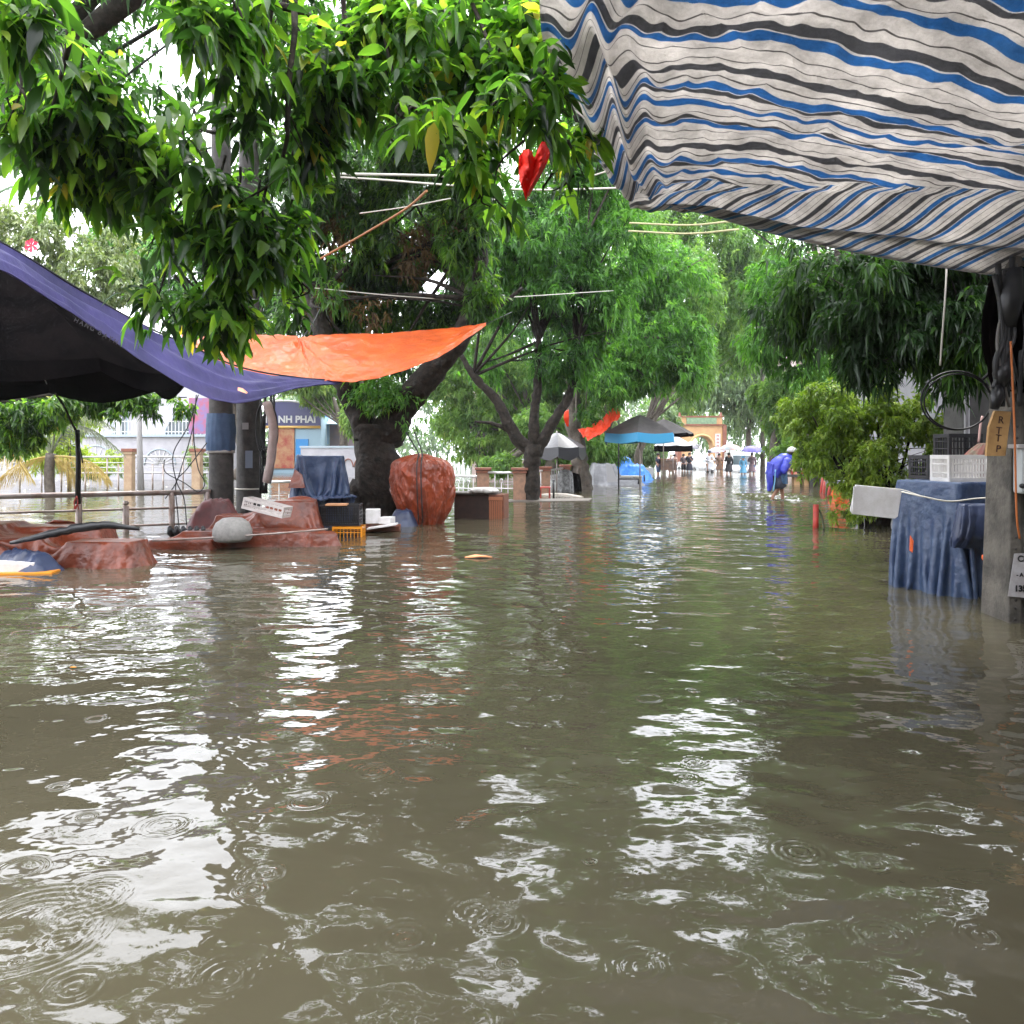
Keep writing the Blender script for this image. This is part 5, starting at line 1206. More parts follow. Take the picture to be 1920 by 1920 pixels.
hand_umbrella('grey and black umbrella over the two people at the left of the group', 1295, 832, 56.5, .66, mat('umb_grey', (.20, .20, .24), .5, (.05, .05, .06), 1.5), .15)
hand_umbrella('black umbrella with a pale edge behind the grey one', 1302, 829, 60, .55, mat('umb_black', (.04, .04, .05), .5, (.4, .4, .42), 2.4), .3)
hand_umbrella('whitish umbrella behind the scooter rider', 1343, 839, 55.5, .60, mat('umb_white', (.36, .34, .40), .5), -.1)
hand_umbrella('pale blue and pink umbrella over the person in black jacket', 1368, 833, 49.8, .68, mat('umb_pink', (.28, .36, .40), .5, (.45, .22, .17), 1.6), -.1)
hand_umbrella('purple umbrella over the person in mauve jacket', 1412, 836, 49.7, .74, mat('umb_purple', (.10, .08, .32), .5), .0)

# rider on a scooter, coming towards the camera
D = 54; bx0 = X(1331, D)
t = thing('motor_scooter', 'white motor scooter ridden through the water towards the camera', 'scooter', (bx0, D, -.35))
B0 = V((bx0, D, -.35)); o_ = lambda *p: B0 + V(p)
b = MB(); b.lathe([(.19, -.05), (.27, -.04), (.29, 0), (.27, .04), (.19, .05)], o_(0, -.62, .29), 20, black, mx=Matrix.Rotation(math.pi / 2, 3, 'Y')); b.build('wheel', None, t)
b = MB(); b.lathe([(.19, -.05), (.27, -.04), (.29, 0), (.27, .04), (.19, .05)], o_(0, .62, .29), 20, black, mx=Matrix.Rotation(math.pi / 2, 3, 'Y')); b.build('wheel', None, t)
b = MB(); b.box(o_(0, -.60, .58), (.20, .42, .12), m=cW, taper=.7); b.build('mudguard', None, t, bevel=.03)
b = MB(); b.box(o_(0, -.30, .80), (.44, .12, .55), m=cW, taper=.8); b.build('leg_shield', None, t, bevel=.04)
b = MB(); b.box(o_(0, .35, .62), (.32, .85, .36), m=cW, taper=.8); b.build('body', None, t, bevel=.05)
b = MB(); b.box(o_(0, .30, .84), (.30, .75, .10), m=black); b.build('seat', None, t, bevel=.03)
b = MB(); b.tube([o_(-.34, -.22, 1.10), o_(-.1, -.32, 1.08), o_(.1, -.32, 1.08), o_(.34, -.22, 1.10)], .025, 8, black); b.build('handlebar', None, t)
b = MB(); b.box(o_(0, -.34, 1.06), (.26, .12, .18), m=cW); b.build('headlight_housing', None, t, bevel=.03)
b = MB(); b.lathe([(0, .01), (.07, .005), (.075, -.02)], o_(0, -.41, 1.06), 14, mat('lamp_glass', (.8, .8, .82), .1), mx=Matrix.Rotation(math.pi / 2, 3, 'X')); b.build('headlight', None, t)
for sx in (-1, 1):
    b = MB(); b.tube([o_(sx * .25, -.28, 1.10), o_(sx * .30, -.30, 1.26)], .01, 6, black); b.lathe([(0, -.012), (.055, -.008), (.055, .008), (0, .012)], o_(sx * .31, -.30, 1.29), 12, black, mx=Matrix.Rotation(math.pi / 2, 3, 'X')); b.build('mirror', None, t)
t = thing('person', 'scooter rider in white raincoat and dark helmet visor', 'person', (bx0, D + .25, -.1), 'people wading near the gateway')
pts = [o_(0, .35, .98), o_(0, .30, 1.2), o_(0, .24, 1.42), o_(0, .20, 1.56), o_(0, .17, 1.66), o_(0, .17, 1.75), o_(-.19, .22, 1.46), o_(-.27, .05, 1.24), o_(-.30, -.18, 1.12), o_(.19, .22, 1.46), o_(.27, .05, 1.24), o_(.30, -.18, 1.12), o_(-.12, .30, .93), o_(-.20, -.12, .86), o_(-.17, -.1, .42), o_(.12, .30, .93), o_(.20, -.12, .86), o_(.17, -.1, .42)]
skin('body', pts, [(0, 1), (1, 2), (2, 3), (3, 4), (4, 5), (2, 6), (6, 7), (7, 8), (2, 9), (9, 10), (10, 11), (0, 12), (12, 13), (13, 14), (0, 15), (15, 16), (16, 17)], [.12, .11, .13, .05, .09, .05, .055, .042, .035, .055, .042, .035, .08, .06, .04, .08, .06, .04], skinm, t, 1)
skin('raincoat', [pts[i] for i in (0, 1, 2, 6, 7, 8, 9, 10, 11)] + [o_(0, .0, .98), o_(0, -.12, .80)], [(0, 1), (1, 2), (2, 3), (3, 4), (4, 5), (2, 6), (6, 7), (7, 8), (0, 9), (9, 10)], [.17, .16, .17, .09, .08, .06, .09, .08, .06, .2, .17], cW, t, 1)
b = MB(); b.lathe([(0, .125), (.07, .115), (.115, .07), (.135, 0), (.13, -.07)], o_(0, .17, 1.72), 16, mat('helmet_dark', (.03, .04, .06), .2)); b.build('helmet', None, t)

# vehicles behind the group
def car(label, px, D, yaw, body, L=4.2, W_=1.72, Hh=1.42, van=False, zb=-.42):
    c = V((X(px, D), D, zb)); t = thing('van' if van else 'parked_car', label, 'van' if van else 'car', c)
    Rz = Matrix.Rotation(yaw, 3, 'Z'); q = lambda x, y, z: c + Rz @ V((x, y, z))       # y negative = nose
    if van: prof = [(-2.1, .35), (-2.15, .75), (-1.95, .95), (-1.35, 1.75), (-1.1, 1.9), (2.0, 1.9), (2.1, 1.2), (2.1, .35)]
    else: prof = [(-2.05, .32), (-2.12, .55), (-2.0, .74), (-1.1, .90), (-.45, 1.36), (-.2, 1.42), (.9, 1.40), (1.5, .98), (2.05, .92), (2.1, .35)]
    b = MB(); hw_ = W_ / 2; n_ = len(prof); vs = []
    for x, inn in ((-hw_, 1), (hw_, 1)):
        for y, z in prof: vs.append(q(x * (1 if z < .95 else .84), y, z))
    b.add(vs, [tuple(range(n_)), tuple(reversed(range(n_, 2 * n_)))] + [(i, n_ + i, n_ + (i + 1) % n_, (i + 1) % n_) for i in range(n_)], body); b.build('body', None, t, bevel=.06)
    a0, a1 = (prof[2], prof[3]) if van else (prof[3], prof[4])
    nx_, nz_ = -(a1[1] - a0[1]), (a1[0] - a0[0]); ln = math.hypot(nx_, nz_); nx_, nz_ = nx_ / ln * .012, nz_ / ln * .012
    e = lambda f: (a0[0] + (a1[0] - a0[0]) * f, a0[1] + (a1[1] - a0[1]) * f)
    p0, p1 = e(.12), e(.9); b = MB(); w0, w1 = hw_ * .80, hw_ * .74
    b.prism([q(-w0, p0[0] + nx_, p0[1] + nz_), q(w0, p0[0] + nx_, p0[1] + nz_), q(w1, p1[0] + nx_, p1[1] + nz_), q(-w1, p1[0] + nx_, p1[1] + nz_)], Rz @ V((0, nx_ * .8, nz_ * .8)), glass); b.build('windscreen', None, t)
    zw = .95 if van else .62
    for sx in (-1, 1):
        b = MB(); b.box(q(sx * hw_ * .72, prof[1][0] - .0 + .02, .68), (.30, .08, .13), mx=Rz, m=mat('lamp_glass', (.8, .8, .82), .1)); b.build('headlight', None, t, bevel=.02)
        b = MB(); b.box(q(sx * (hw_ * .88 + .005), .1, (1.45 if van else 1.14)), (.10, 1.9, .34), mx=Rz @ Matrix.Rotation(sx * -.2, 3, 'Y'), m=glass); b.build('side_window', None, t)
        for yy in (-1.3, 1.3):
            b = MB(); b.lathe([(.12, -.09), (.30, -.09), (.32, -.05), (.32, .05), (.30, .09), (.12, .09)], q(sx * (hw_ - .08), yy, .32), 20, black, mx=Rz @ Matrix.Rotation(math.pi / 2, 3, 'Y')); b.build('wheel', None, t)
        b = MB(); b.box(q(sx * (hw_ + .07), -.75, 1.0 if not van else 1.3), (.16, .1, .12), mx=Rz, m=body); b.build('mirror', None, t, bevel=.02)
    b = MB(); b.box(q(0, prof[1][0] - .005, .50), (.8, .06, .16), mx=Rz, m=black); b.build('grille', None, t)
    return t
carw = mat('car_white', (.62, .63, .64), .2, coat=.5); 
car('white car parked facing the camera behind the umbrellas', 1306, 63, .25, carw)
car('silver car parked behind the white one', 1322, 72, .1, mat('car_silver', (.35, .37, .39), .25, metal=.5))
car('white van standing behind the person in pale blue raincoat', 1386, 56, -.12, carw, van=True, zb=-.55)

# ------------------------------------------------------------------ the wader in blue
D = 24; wx = X(1463, D); B0 = V((wx, D, -.42))
t = thing('person', 'person wading right in white helmet, bright blue poncho and grey-blue shorts', 'person', B0)
def o_(px, py, dy=0): return V((X(px, D), D + dy, CH + (HY - py) * D / F))
pel, sp, ch, nk = o_(1455, 893), o_(1460, 878), o_(1470, 864), o_(1479, 855); hd = o_(1485.5, 849); tp = o_(1487, 843)
J = [pel, sp, ch, nk, hd, tp, o_(1468, 862, -.17), o_(1462, 875, -.25), o_(1472, 879, -.32), o_(1476, 881, -.34), o_(1470, 862, .16), o_(1468, 876, .22), o_(1476, 882, .1), o_(1479, 884, .05),
     o_(1455, 896, -.09), o_(1458, 915, -.11), o_(1446, 932, -.1), o_(1452, 955, -.1), o_(1457, 896, .09), o_(1468, 915, .1), o_(1470, 940, .1), o_(1475, 962, .1), o_(1491.5, 852.5)]
skin('body', J, [(0, 1), (1, 2), (2, 3), (3, 4), (4, 5), (2, 6), (6, 7), (7, 8), (8, 9), (2, 10), (10, 11), (11, 12), (12, 13), (0, 14), (14, 15), (15, 16), (16, 17), (0, 18), (18, 19), (19, 20), (20, 21), (4, 22)],
     [.10, .10, .10, .05, .095, .06, .055, .045, .034, .042, .06, .048, .034, .042, .09, .062, .05, .04, .09, .062, .05, .04, .022], skinm, t, 2)
for a0 in (J[9], J[13]):
    b = MB()
    for i in range(5):
        v = V((.02, -.035 + i * .018, -.012)); L_ = (.05, .08, .085, .08, .06)[i]
        b.tube([a0 + v, a0 + v + V((L_ * .6, 0, -.02)), a0 + v + V((L_ * .8, 0, -.05))], [.011, .010, .007], 6, skinm)
    b.build('fingers', None, t)
pb = mat('poncho_blue', (.05, .07, .55), .38, (.03, .04, .38), 4, bump=.02, bscale=6)
# poncho: rings down the leaning torso, then a tail hanging behind
b = MB(); pp = path([o_(1484, 853), o_(1479, 858), o_(1471, 865), o_(1461, 874), o_(1454, 884), o_(1449, 894)], 26)
b.tube(pp, list(np.interp(np.linspace(0, 1, 26), [0, .12, .3, .6, .85, 1], [.085, .13, .235, .27, .27, .25])), 40, pb, caps=False, wob=.07, flute=.035)
b.tube(path([o_(1474, 862, -.12), o_(1468, 872, -.24), o_(1464, 881, -.30), o_(1468, 884, -.33)], 10), [.12, .15, .14, .12, .12, .12, .11, .11, .10, .10], 16, pb, caps=False, wob=.08)
o = b.build('poncho', None, t)
s_ = o.modifiers.new('thickness', 'SOLIDIFY'); s_.thickness = .008
tail = [[o_(1443, 870, -.24), o_(1440, 866, 0), o_(1446, 870, .2)], [o_(1441, 890, -.24), o_(1439, 890, 0), o_(1446, 890, .2)], [o_(1442, 908, -.2), o_(1441, 908, 0), o_(1447, 905, .15)], [o_(1443, 920, -.12), o_(1442, 921, 0), o_(1446, 917, .1)]]
def tw(G, U, W): G[..., 0] += .05 * np.sin(U * 14 + W * 3); return G
cloth('poncho_tail', tail, 24, 30, pb, t, wr=tw, thick=.008)
b = MB(); b.tube(path([o_(1449, 880, -.25), o_(1448, 900, -.24), o_(1446, 920, -.2)], 10), .022, 6, mat('trim_lightblue', (.2, .45, .7), .5)); b.build('poncho_trim', None, t)
lv = [(o_(1460, 880).z, o_(1460, 0).x, D, .19, .17, 0, 2.2), (o_(0, 890).z, o_(1460, 0).x, D, .235, .2, 0, 2.3), (o_(0, 900).z, o_(1461, 0).x, D, .25, .21, 0, 2.3), (o_(0, 907).z, o_(1461, 0).x, D, .24, .2, 0, 2.3)]
loft('gathered_hem', lv, mat('hem_blue', (.10, .22, .40), .5, (.05, .12, .26), 4), t, n=60, fold=.07, ff=7, nz=18, crumple=.02)
b = MB(); shm = mat('shorts_slate', (.07, .085, .14), .7, (.045, .055, .09), 5)
for hp, kn in ((14, 15), (18, 19)):
    A_, B_ = J[hp], J[kn]; b.tube([A_ + V((0, 0, .12)), A_, A_.lerp(B_, .5), A_.lerp(B_, 1.02)], [.14, .16, .155, .15], 14, shm, wob=.12)
b.build('shorts', None, t)
b = MB(); Rh = Matrix.Rotation(math.radians(8), 3, 'Y')
b.lathe([(0, .125), (.06, .118), (.11, .085), (.14, .03), (.145, -.015), (.14, -.03)], o_(1485, 845.5), 20, mat('helmet_white', (.62, .60, .60), .3), mx=Rh); b.build('helmet', None, t)
b = MB(); b.box(o_(1493, 847), (.10, .17, .012), mx=Matrix.Rotation(math.radians(12), 3, 'Y'), m=MATS['helmet_white']); b.build('helmet_peak', None, t, bevel=.004)
b = MB(); b.lathe([(.09, .0), (.115, -.04), (.10, -.10), (.05, -.13)], o_(1482, 848), 16, hairm); b.build('hair', None, t)
b = MB(); 
for sy in (-.045, .045): b.lathe([(0, -.010), (.010, 0), (0, .010)], o_(1491, 849.5, sy), 8, black)
b.build('eyes', None, t)

# ------------------------------------------------------------------ right middle: shrine, stakes, scraps
t = thing('altar_bench', 'low dark bench with red offerings on ochre legs behind the wader', 'bench', P(1505, 908, 33))
b = MB(); b.box(P(1506, 891.5, 34), (1.9, .8, .10), m=mat('slate_dark', (.05, .05, .05), .5)); b.build('top', None, t)
for px in (1492, 1511): b = MB(); b.box(P(px, 901, 33.9), (.24, .3, .55), m=ochre); b.build('leg', None, t)
b = MB(); b.box(P(1519, 899, 33.8), (.14, .3, .6), m=black); b.build('leg', None, t)
for px, y0 in ((1499, 856), (1520, 866)): b = MB(); b.tube([P(px, y0, 34), P(px, 890, 34)], .03, 6, black); b.build('upright', None, t)
b = MB(); b.tube([P(1486, 886, 34), P(1524, 886, 34)], .025, 6, black); b.build('rail', None, t)
t = thing('offerings', 'cluster of red and pink joss paper and flowers on the dark bench', 'offerings', P(1512, 888, 33.9)); rr_ = random.Random(5)
for i in range(26):
    px, py = (rr_.uniform(1502, 1519), rr_.uniform(860, 886)) if i < 18 else (rr_.uniform(1485, 1494), rr_.uniform(866, 888))
    b = MB(); b.box(P(px, py, 33.9 + rr_.uniform(-.2, .2)), (rr_.uniform(.05, .14), .04, rr_.uniform(.08, .22)), rot=rr_.uniform(-1, 1), m=[redp, mat('pink_paper', (.6, .25, .2), .7), mat('pale_pink', (.6, .45, .42), .7)][i % 3]); b.build('paper', None, t, bevel=.01)
b = MB(); b.tube([WP(1529, 990) + V((0, 0, -.3)), P(1530, 946, 15)], .055, 8, redp, wob=.1); t = thing('red_stake', 'thick red painted stake nearest the camera, left of the bush', 'stake', WP(1529, 990), 'red stakes in the water'); b.build('stake', None, t)
b = MB(); b.tube(path([P(1531, 950, 15), P(1540, 965, 15), P(1545, 992, 14.8)], 8), .018, 6, mat('wire_green', (.05, .06, .03), .7)); b.build('wire', None, t)
for i, (px, y0, y1, nm) in enumerate(((1539, 896, 924, 'leaning red stake farthest left of the small row'), (1545, 903, 926, 'second small red stake of the row behind the bush'), (1553, 906, 932, 'third small red stake, lower and crooked'), (1563, 910, 934, 'short red stake nearest the orange cloth scrap'))):
    q = WP(px, y1); b = MB(); b.tube([q + V((0, 0, -.3)), q + V((0, 0, .02)), P(px + (2 if i % 2 else 4), y0, q.y)], .045, 7, redp, wob=.15); t = thing('red_stake', nm, 'stake', q, 'red stakes in the water'); b.build('stake', None, t)
t = thing('orange_cloth', 'orange plastic scrap caught in the lower twigs of the bush', 'litter', P(1572, 930, 22))
cover('cloth', [(X(1572, 22), 22, .12, .08, 0, .40, 4.0)], .025, otarp, t, seed=3, wr=.04)
b = MB(); b.box(P(1567, 906, 24), (.5, .3, .16), rot=.2, m=MATS['pale_cover']); tag(b.build('grey_box', None, org=P(1567, 908, 24), bevel=.01), 'small pale grey box behind the red stakes', 'box')
t = thing('red_cloth', 'pointed red cloth caught high in the branches at the top centre', 'cloth', P(1000, 320, 4.4))
rc_ = [[P(974, 288, 4.45), P(982, 278, 4.47), P(990, 284, 4.40), P(998, 285, 4.45), P(1004, 288, 4.45), P(1012, 275, 4.50), P(1022, 262, 4.55)], [P(973, 318, 4.43), P(982, 316, 4.45), P(992, 318, 4.40), P(1002, 316, 4.45), P(1012, 308, 4.47), P(1022, 298, 4.50), P(1031, 284, 4.55)],
       [P(975, 345, 4.43), P(982, 345, 4.45), P(990, 344, 4.41), P(998, 342, 4.45), P(1008, 332, 4.45), P(1014, 325, 4.47), P(1019, 316, 4.50)], [P(984, 370, 4.43), P(986, 372, 4.43), P(988, 371, 4.43), P(989, 368, 4.45), P(991, 364, 4.45), P(994, 358, 4.47), P(996, 352, 4.48)]]
def rcw(G, U, W): G[..., 1] += .04 * np.sin(U * 13 + W * 5) + .035 * vnoise(np.stack([U * 6, W * 6], -1), 1, 2, 3); return G
cloth('cloth', rc_, 40, 40, redc, t, wr=rcw, thick=.003)

# ------------------------------------------------------------------ overhead lines and poles
def line(name, label, pts, r, m, n_=24, cat='line'):
    tag(MB().tube(path([P(*p) for p in pts], n_), r, 6, m).build(name, None, org=P(*pts[0])), label, cat)
line('bamboo_pole', 'long pale pole slung horizontally between the trees at upper centre', [(588, 326, 9), (700, 327, 9), (840, 330, 9.2)], .016, mat('bamboo', (.50, .48, .42), .5), cat='pole')
line('rope', 'thin grey line running under the long pale pole', [(595, 330, 9), (700, 336, 9), (840, 347, 9), (1000, 356, 9), (1180, 352, 9)], .012, ropew, cat='rope')
line('rope', 'orange-brown rope slanting up from the dry leaves to the pale pole', [(595, 488, 13), (680, 440, 12), (760, 392, 11), (800, 358, 10)], .018, mat('rope_brown', (.32, .15, .06), .7), cat='rope')
line('rope', 'white cord sagging above the forked tree crown', [(675, 400, 13), (760, 388, 12.5), (845, 372, 12)], .010, ropew, cat='rope')
line('rope', 'upper of two pale cords leaving the left edge of the striped awning', [(1110, 330, 9), (1150, 318, 8), (1185, 315, 7.6)], .009, ropew, cat='rope')
line('rope', 'upper one of two yellowish cords under the striped awning', [(1180, 418, 12), (1290, 422, 12), (1370, 415, 11)], .014, mat('cord_yellow', (.55, .50, .28), .6), cat='rope')
line('rope', 'lower one of two yellowish cords under the striped awning', [(1178, 433, 12), (1290, 438, 12), (1385, 430, 11)], .014, MATS['cord_yellow'], cat='rope')
line('rope', 'pale thread stretched across the dark leaves above the orange tarp', [(590, 540, 16), (760, 556, 16), (900, 560, 17), (1150, 545, 22)], .010, ropew, cat='rope')
line('rope', 'thin line crossing the flowering shrub above the purple tarp', [(-40, 378, 12), (100, 372, 12), (300, 392, 12.5)], .012, ropew, cat='rope')
line('overhead_cable', 'thick cable crossing the bright sky at top left, upper one', [(180, 118, 12), (330, 28, 12), (420, -30, 12)], .035, cablem, cat='cable')
line('overhead_cable', 'thinner cable crossing the bright sky at top left, lower one', [(200, 170, 12), (345, 60, 12), (430, 0, 12)], .018, cablem, cat='cable')
line('awning_strut', 'pale metal tube running up to the corner of the striped awning', [(895, 55, 6), (960, 36, 5.5), (1008, 10, 5)], .02, steel, cat='pole')
for i, (y0, y1, nm) in enumerate(((80, 58, 'top'), (88, 70, 'middle'), (96, 82, 'lowest'))):
    line('overhead_cable', f'{nm} of three grey cables behind the leaves left of the awning', [(800, y0 + 6, 9), (900, y0, 9), (1030, y1 - 6, 9)], .018, mat('grey_line', (.30, .30, .32), .5), cat='cable')
def slimpole(label, px, D, ytop, r, m):
    t = thing('utility_pole', label, 'utility pole', (X(px, D), D, -.5)); zt = CH + (HY - ytop) * D / F
    b = MB(); b.tube([(X(px, D), D, -.5), (X(px, D), D, zt)], [r, r * .7], 10, m); b.build('shaft', None, t)
    for i in range(2):
        b = MB(); b.box((X(px, D), D - r, zt - .5 - i * .7), (1.3, .08, .09), m=brown_rail); b.build('crossarm', None, t)
    b = MB(); b.box((X(px, D) + .05, D - r - .12, CH + (HY - 800) * D / F), (.42, .22, .6), m=mat('box_beige', (.42, .36, .30), .6)); b.build('junction_box', None, t, bevel=.02)
slimpole('slender concrete pole with a beige box behind the purple umbrella', 1430, 52, 560, .17, conc)
slimpole('tall pale pole rising behind the leafy bush', 1532, 40, 430, .19, conc)
# ------------------------------------------------------------------ trees
DG = [(0, (.009, .021, .008)), (.3, (.018, .046, .013)), (.52, (.058, .13, .022)), (.75, (.15, .25, .035)), (.93, (.20, .26, .04)), (1, (.34, .25, .04))]  # dark end deepened to paint shade into the leaves
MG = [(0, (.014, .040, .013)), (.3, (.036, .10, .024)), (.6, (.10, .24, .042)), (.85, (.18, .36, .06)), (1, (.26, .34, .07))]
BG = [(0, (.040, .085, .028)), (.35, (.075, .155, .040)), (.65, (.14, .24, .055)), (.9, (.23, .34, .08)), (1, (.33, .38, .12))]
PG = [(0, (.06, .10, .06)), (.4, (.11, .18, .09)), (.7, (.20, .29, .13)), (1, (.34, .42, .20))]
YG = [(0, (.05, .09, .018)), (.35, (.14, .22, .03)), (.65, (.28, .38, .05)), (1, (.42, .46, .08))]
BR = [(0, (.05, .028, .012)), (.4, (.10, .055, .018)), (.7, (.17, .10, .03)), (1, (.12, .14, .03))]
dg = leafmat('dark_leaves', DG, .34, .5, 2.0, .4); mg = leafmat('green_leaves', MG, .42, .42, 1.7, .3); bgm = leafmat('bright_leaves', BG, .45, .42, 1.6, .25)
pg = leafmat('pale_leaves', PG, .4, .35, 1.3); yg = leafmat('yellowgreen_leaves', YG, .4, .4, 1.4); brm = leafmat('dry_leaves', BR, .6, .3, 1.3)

def tree(label, base, lobes, n, m, limbs, bm=bark, L=.15, group=None, twig_n=2, tr=.05, starts=None, name='tree', cat='tree', tseed=1, flutes=0, **kw):
    t = thing(name, label, cat, base, group)
    if starts: limbs = limbs + twigs(lobes, starts, twig_n, tr, tseed)
    trunk(t, limbs, bm)
    kw.setdefault('seed', tseed)
    crown('crown', lobes, n, m, t, L=L, **kw)
    return t
# big forked tree, left of centre (D 16.8)
D = 16.8; s = D / F
limbs = [([P(712, 990, D), P(712, 930, D), P(705, 850, D), P(700, 800, D)], [.58, .48, .46, .46]),
         ([P(690, 820, D), P(668, 760, D), P(640, 700, D), P(610, 640, D + .3), P(588, 560, D + .6), P(570, 420, D + 1)], [.30, .27, .23, .21, .18, .08]),
         ([P(715, 830, D), P(765, 750, D - .2), P(820, 690, D - .4), P(862, 640, D - .5), P(888, 560, D - .6), P(905, 420, D - .4), P(900, 300, D)], [.36, .30, .24, .21, .19, .13, .05]),
         ([P(840, 668, D - .4), P(905, 600, D - .2), P(980, 540, D)], [.13, .08, .03]),
         ([P(640, 990, D), P(662, 960, D - .1), P(682, 910, D)], [.12, .2, .28]), ([P(775, 990, D), P(755, 960, D - .1), P(742, 905, D)], [.10, .2, .26])]
big_t = tree('massive dark tree splitting into two thick limbs above the tarp-covered goods', (P(712, 0, D).x, D, -.5),
     [lobe(640, 470, D + 1.5, 170, 90, 1.6), lobe(780, 420, D + 1, 140, 110, 1.5, 1.2), lobe(560, 330, D + .5, 130, 120, 1.6), lobe(740, 260, D, 170, 90, 1.6), lobe(880, 300, D - .5, 120, 100, 1.4), lobe(700, 690, D + .9, 70, 60, .7, 1.3), lobe(850, 500, D + 1.2, 60, 120, 1.0), lobe(650, 570, D + 2, 90, 70, 1.0), lobe(730, 560, D + 2.2, 110, 80, 1.0), lobe(560, 590, D + 2.6, 80, 60, 1.0), lobe(820, 600, D + 2, 60, 50, .8), lobe(870, 430, D - .9, 60, 90, .7), lobe(600, 560, D - .7, 45, 60, .6, .8), lobe(905, 560, D - .8, 35, 50, .5, .8)],
     7200, dg, limbs, L=.19, tb=.36, ts=.12, starts=[P(590, 560, D + .6), P(888, 560, D - .6), P(905, 420, D - .4)], tr=.06, gap=-.02, gs=.9, k=9, droop=.6)
crown('dry_foliage', [lobe(640, 430, D + .6, 60, 45, .5), lobe(610, 540, D + .8, 55, 70, .5), lobe(700, 590, D + .4, 45, 40, .5), lobe(780, 470, D + .3, 40, 60, .5), lobe(860, 420, D, 40, 50, .5)], 360, brm, big_t, L=.17, k=7, seed=4)
tag(crown('ivy', [lobe(742, 770, D - .55, 60, 42, .25), lobe(700, 730, D - .3, 55, 45, .3)], 420, mg, None, L=.13, k=7, seed=14, tb=.55), 'leafy epiphyte filling the fork of the big dark tree', 'plant')

# forked tree, centre (D 23.2)
D = 23.2
limbs = [([P(992, 965, D), P(996, 930, D), P(997, 880, D), P(1000, 835, D)], [.30, .26, .23, .27]),
         ([P(996, 845, D), P(965, 815, D), P(930, 750, D), P(888, 704, D), P(850, 640, D)], [.19, .17, .14, .11, .04]), ([P(968, 815, D), P(930, 796, D), P(890, 790, D)], [.08, .06, .03]),
         ([P(1000, 840, D), P(1002, 780, D), P(1008, 720, D), P(1010, 640, D), P(1000, 520, D)], [.17, .14, .12, .09, .03]),
         ([P(1004, 850, D), P(1035, 795, D), P(1070, 735, D), P(1080, 660, D), P(1120, 560, D)], [.18, .15, .12, .09, .03])]
tree('slender dark tree with a three-way fork standing by the brick piers', (P(992, 0, D).x, D, -.5),
     [lobe(1000, 470, D, 130, 80, 2.2), lobe(1080, 560, D, 120, 90, 2, 1.1), lobe(950, 560, D + .5, 80, 70, 1.4), lobe(1140, 470, D + .5, 110, 80, 1.8), lobe(1060, 390, D + 1, 150, 60, 2), lobe(1060, 670, D + .3, 80, 60, 1.2), lobe(940, 430, D - .5, 80, 50, 1.5), lobe(900, 690, D + 1.5, 50, 50, .9, .7), lobe(1130, 660, D, 60, 60, 1.1), lobe(1080, 300, D + 1, 110, 70, 2), lobe(1120, 190, D + 1.5, 110, 90, 2.2), lobe(1170, 90, D + 1, 120, 90, 2)],
     7800, mg, limbs, L=.20, tb=.40, starts=[P(1010, 640, D), P(1080, 660, D), P(888, 704, D)], tr=.05, tseed=7, gap=-.06, gs=.8, k=9, droop=.55)
# leaning tree with buttress roots (D 30)
D = 30.5
limbs = [([P(1092, 925, D), P(1090, 890, D), P(1083, 840, D), P(1074, 790, D), P(1078, 720, D), P(1100, 620, D)], [.46, .36, .30, .30, .24, .12]),
         ([P(1078, 780, D), P(1060, 720, D), P(1040, 660, D)], [.14, .10, .04])] + [([P(x_, 920, D - .3), P(x2, 890, D - .25), P(1088, 860, D - .1)], [.07, .10, .12]) for x_, x2 in ((1080, 1084), (1094, 1090), (1108, 1098))]
tree('leaning grey-brown tree with ridged roots behind the forked tree', (P(1092, 0, D).x, D, -.5),
     [lobe(1210, 640, D, 100, 80, 2.2), lobe(1260, 700, D - 1, 70, 45, 1.6), lobe(1170, 700, D, 80, 45, 1.8), lobe(1230, 540, D + 1, 100, 90, 2.4), lobe(1130, 720, D - 1, 60, 50, 1.2), lobe(1290, 640, D, 50, 60, 1.5), lobe(1100, 790, D - .6, 28, 30, .5, .8)],
     5600, mg, limbs, bm=barkl, L=.23, tb=.46, starts=[P(1100, 620, D)], tr=.09, tseed=9, gap=-.08, gs=.7, k=9, droop=.5)
D = 38
tree('dark trunk behind the red-orange tarp, its crown merging over the stalls', (P(1136, 0, D).x, D, -.5),
     [lobe(1250, 560, D, 110, 110, 3), lobe(1290, 700, D, 60, 50, 2), lobe(1200, 480, D + 1, 130, 80, 3), lobe(1160, 640, D, 90, 80, 2.4)],
     5200, bgm, [([P(1136, 890, D), P(1134, 820, D), P(1150, 740, D), P(1190, 620, D)], [.34, .30, .24, .1]), ([P(1122, 890, D), P(1130, 850, D), P(1140, 800, D)], [.16, .14, .1])], L=.27, tb=.45, starts=[P(1150, 740, D)], tr=.1, tseed=12, gap=-.1, gs=.6, k=9)
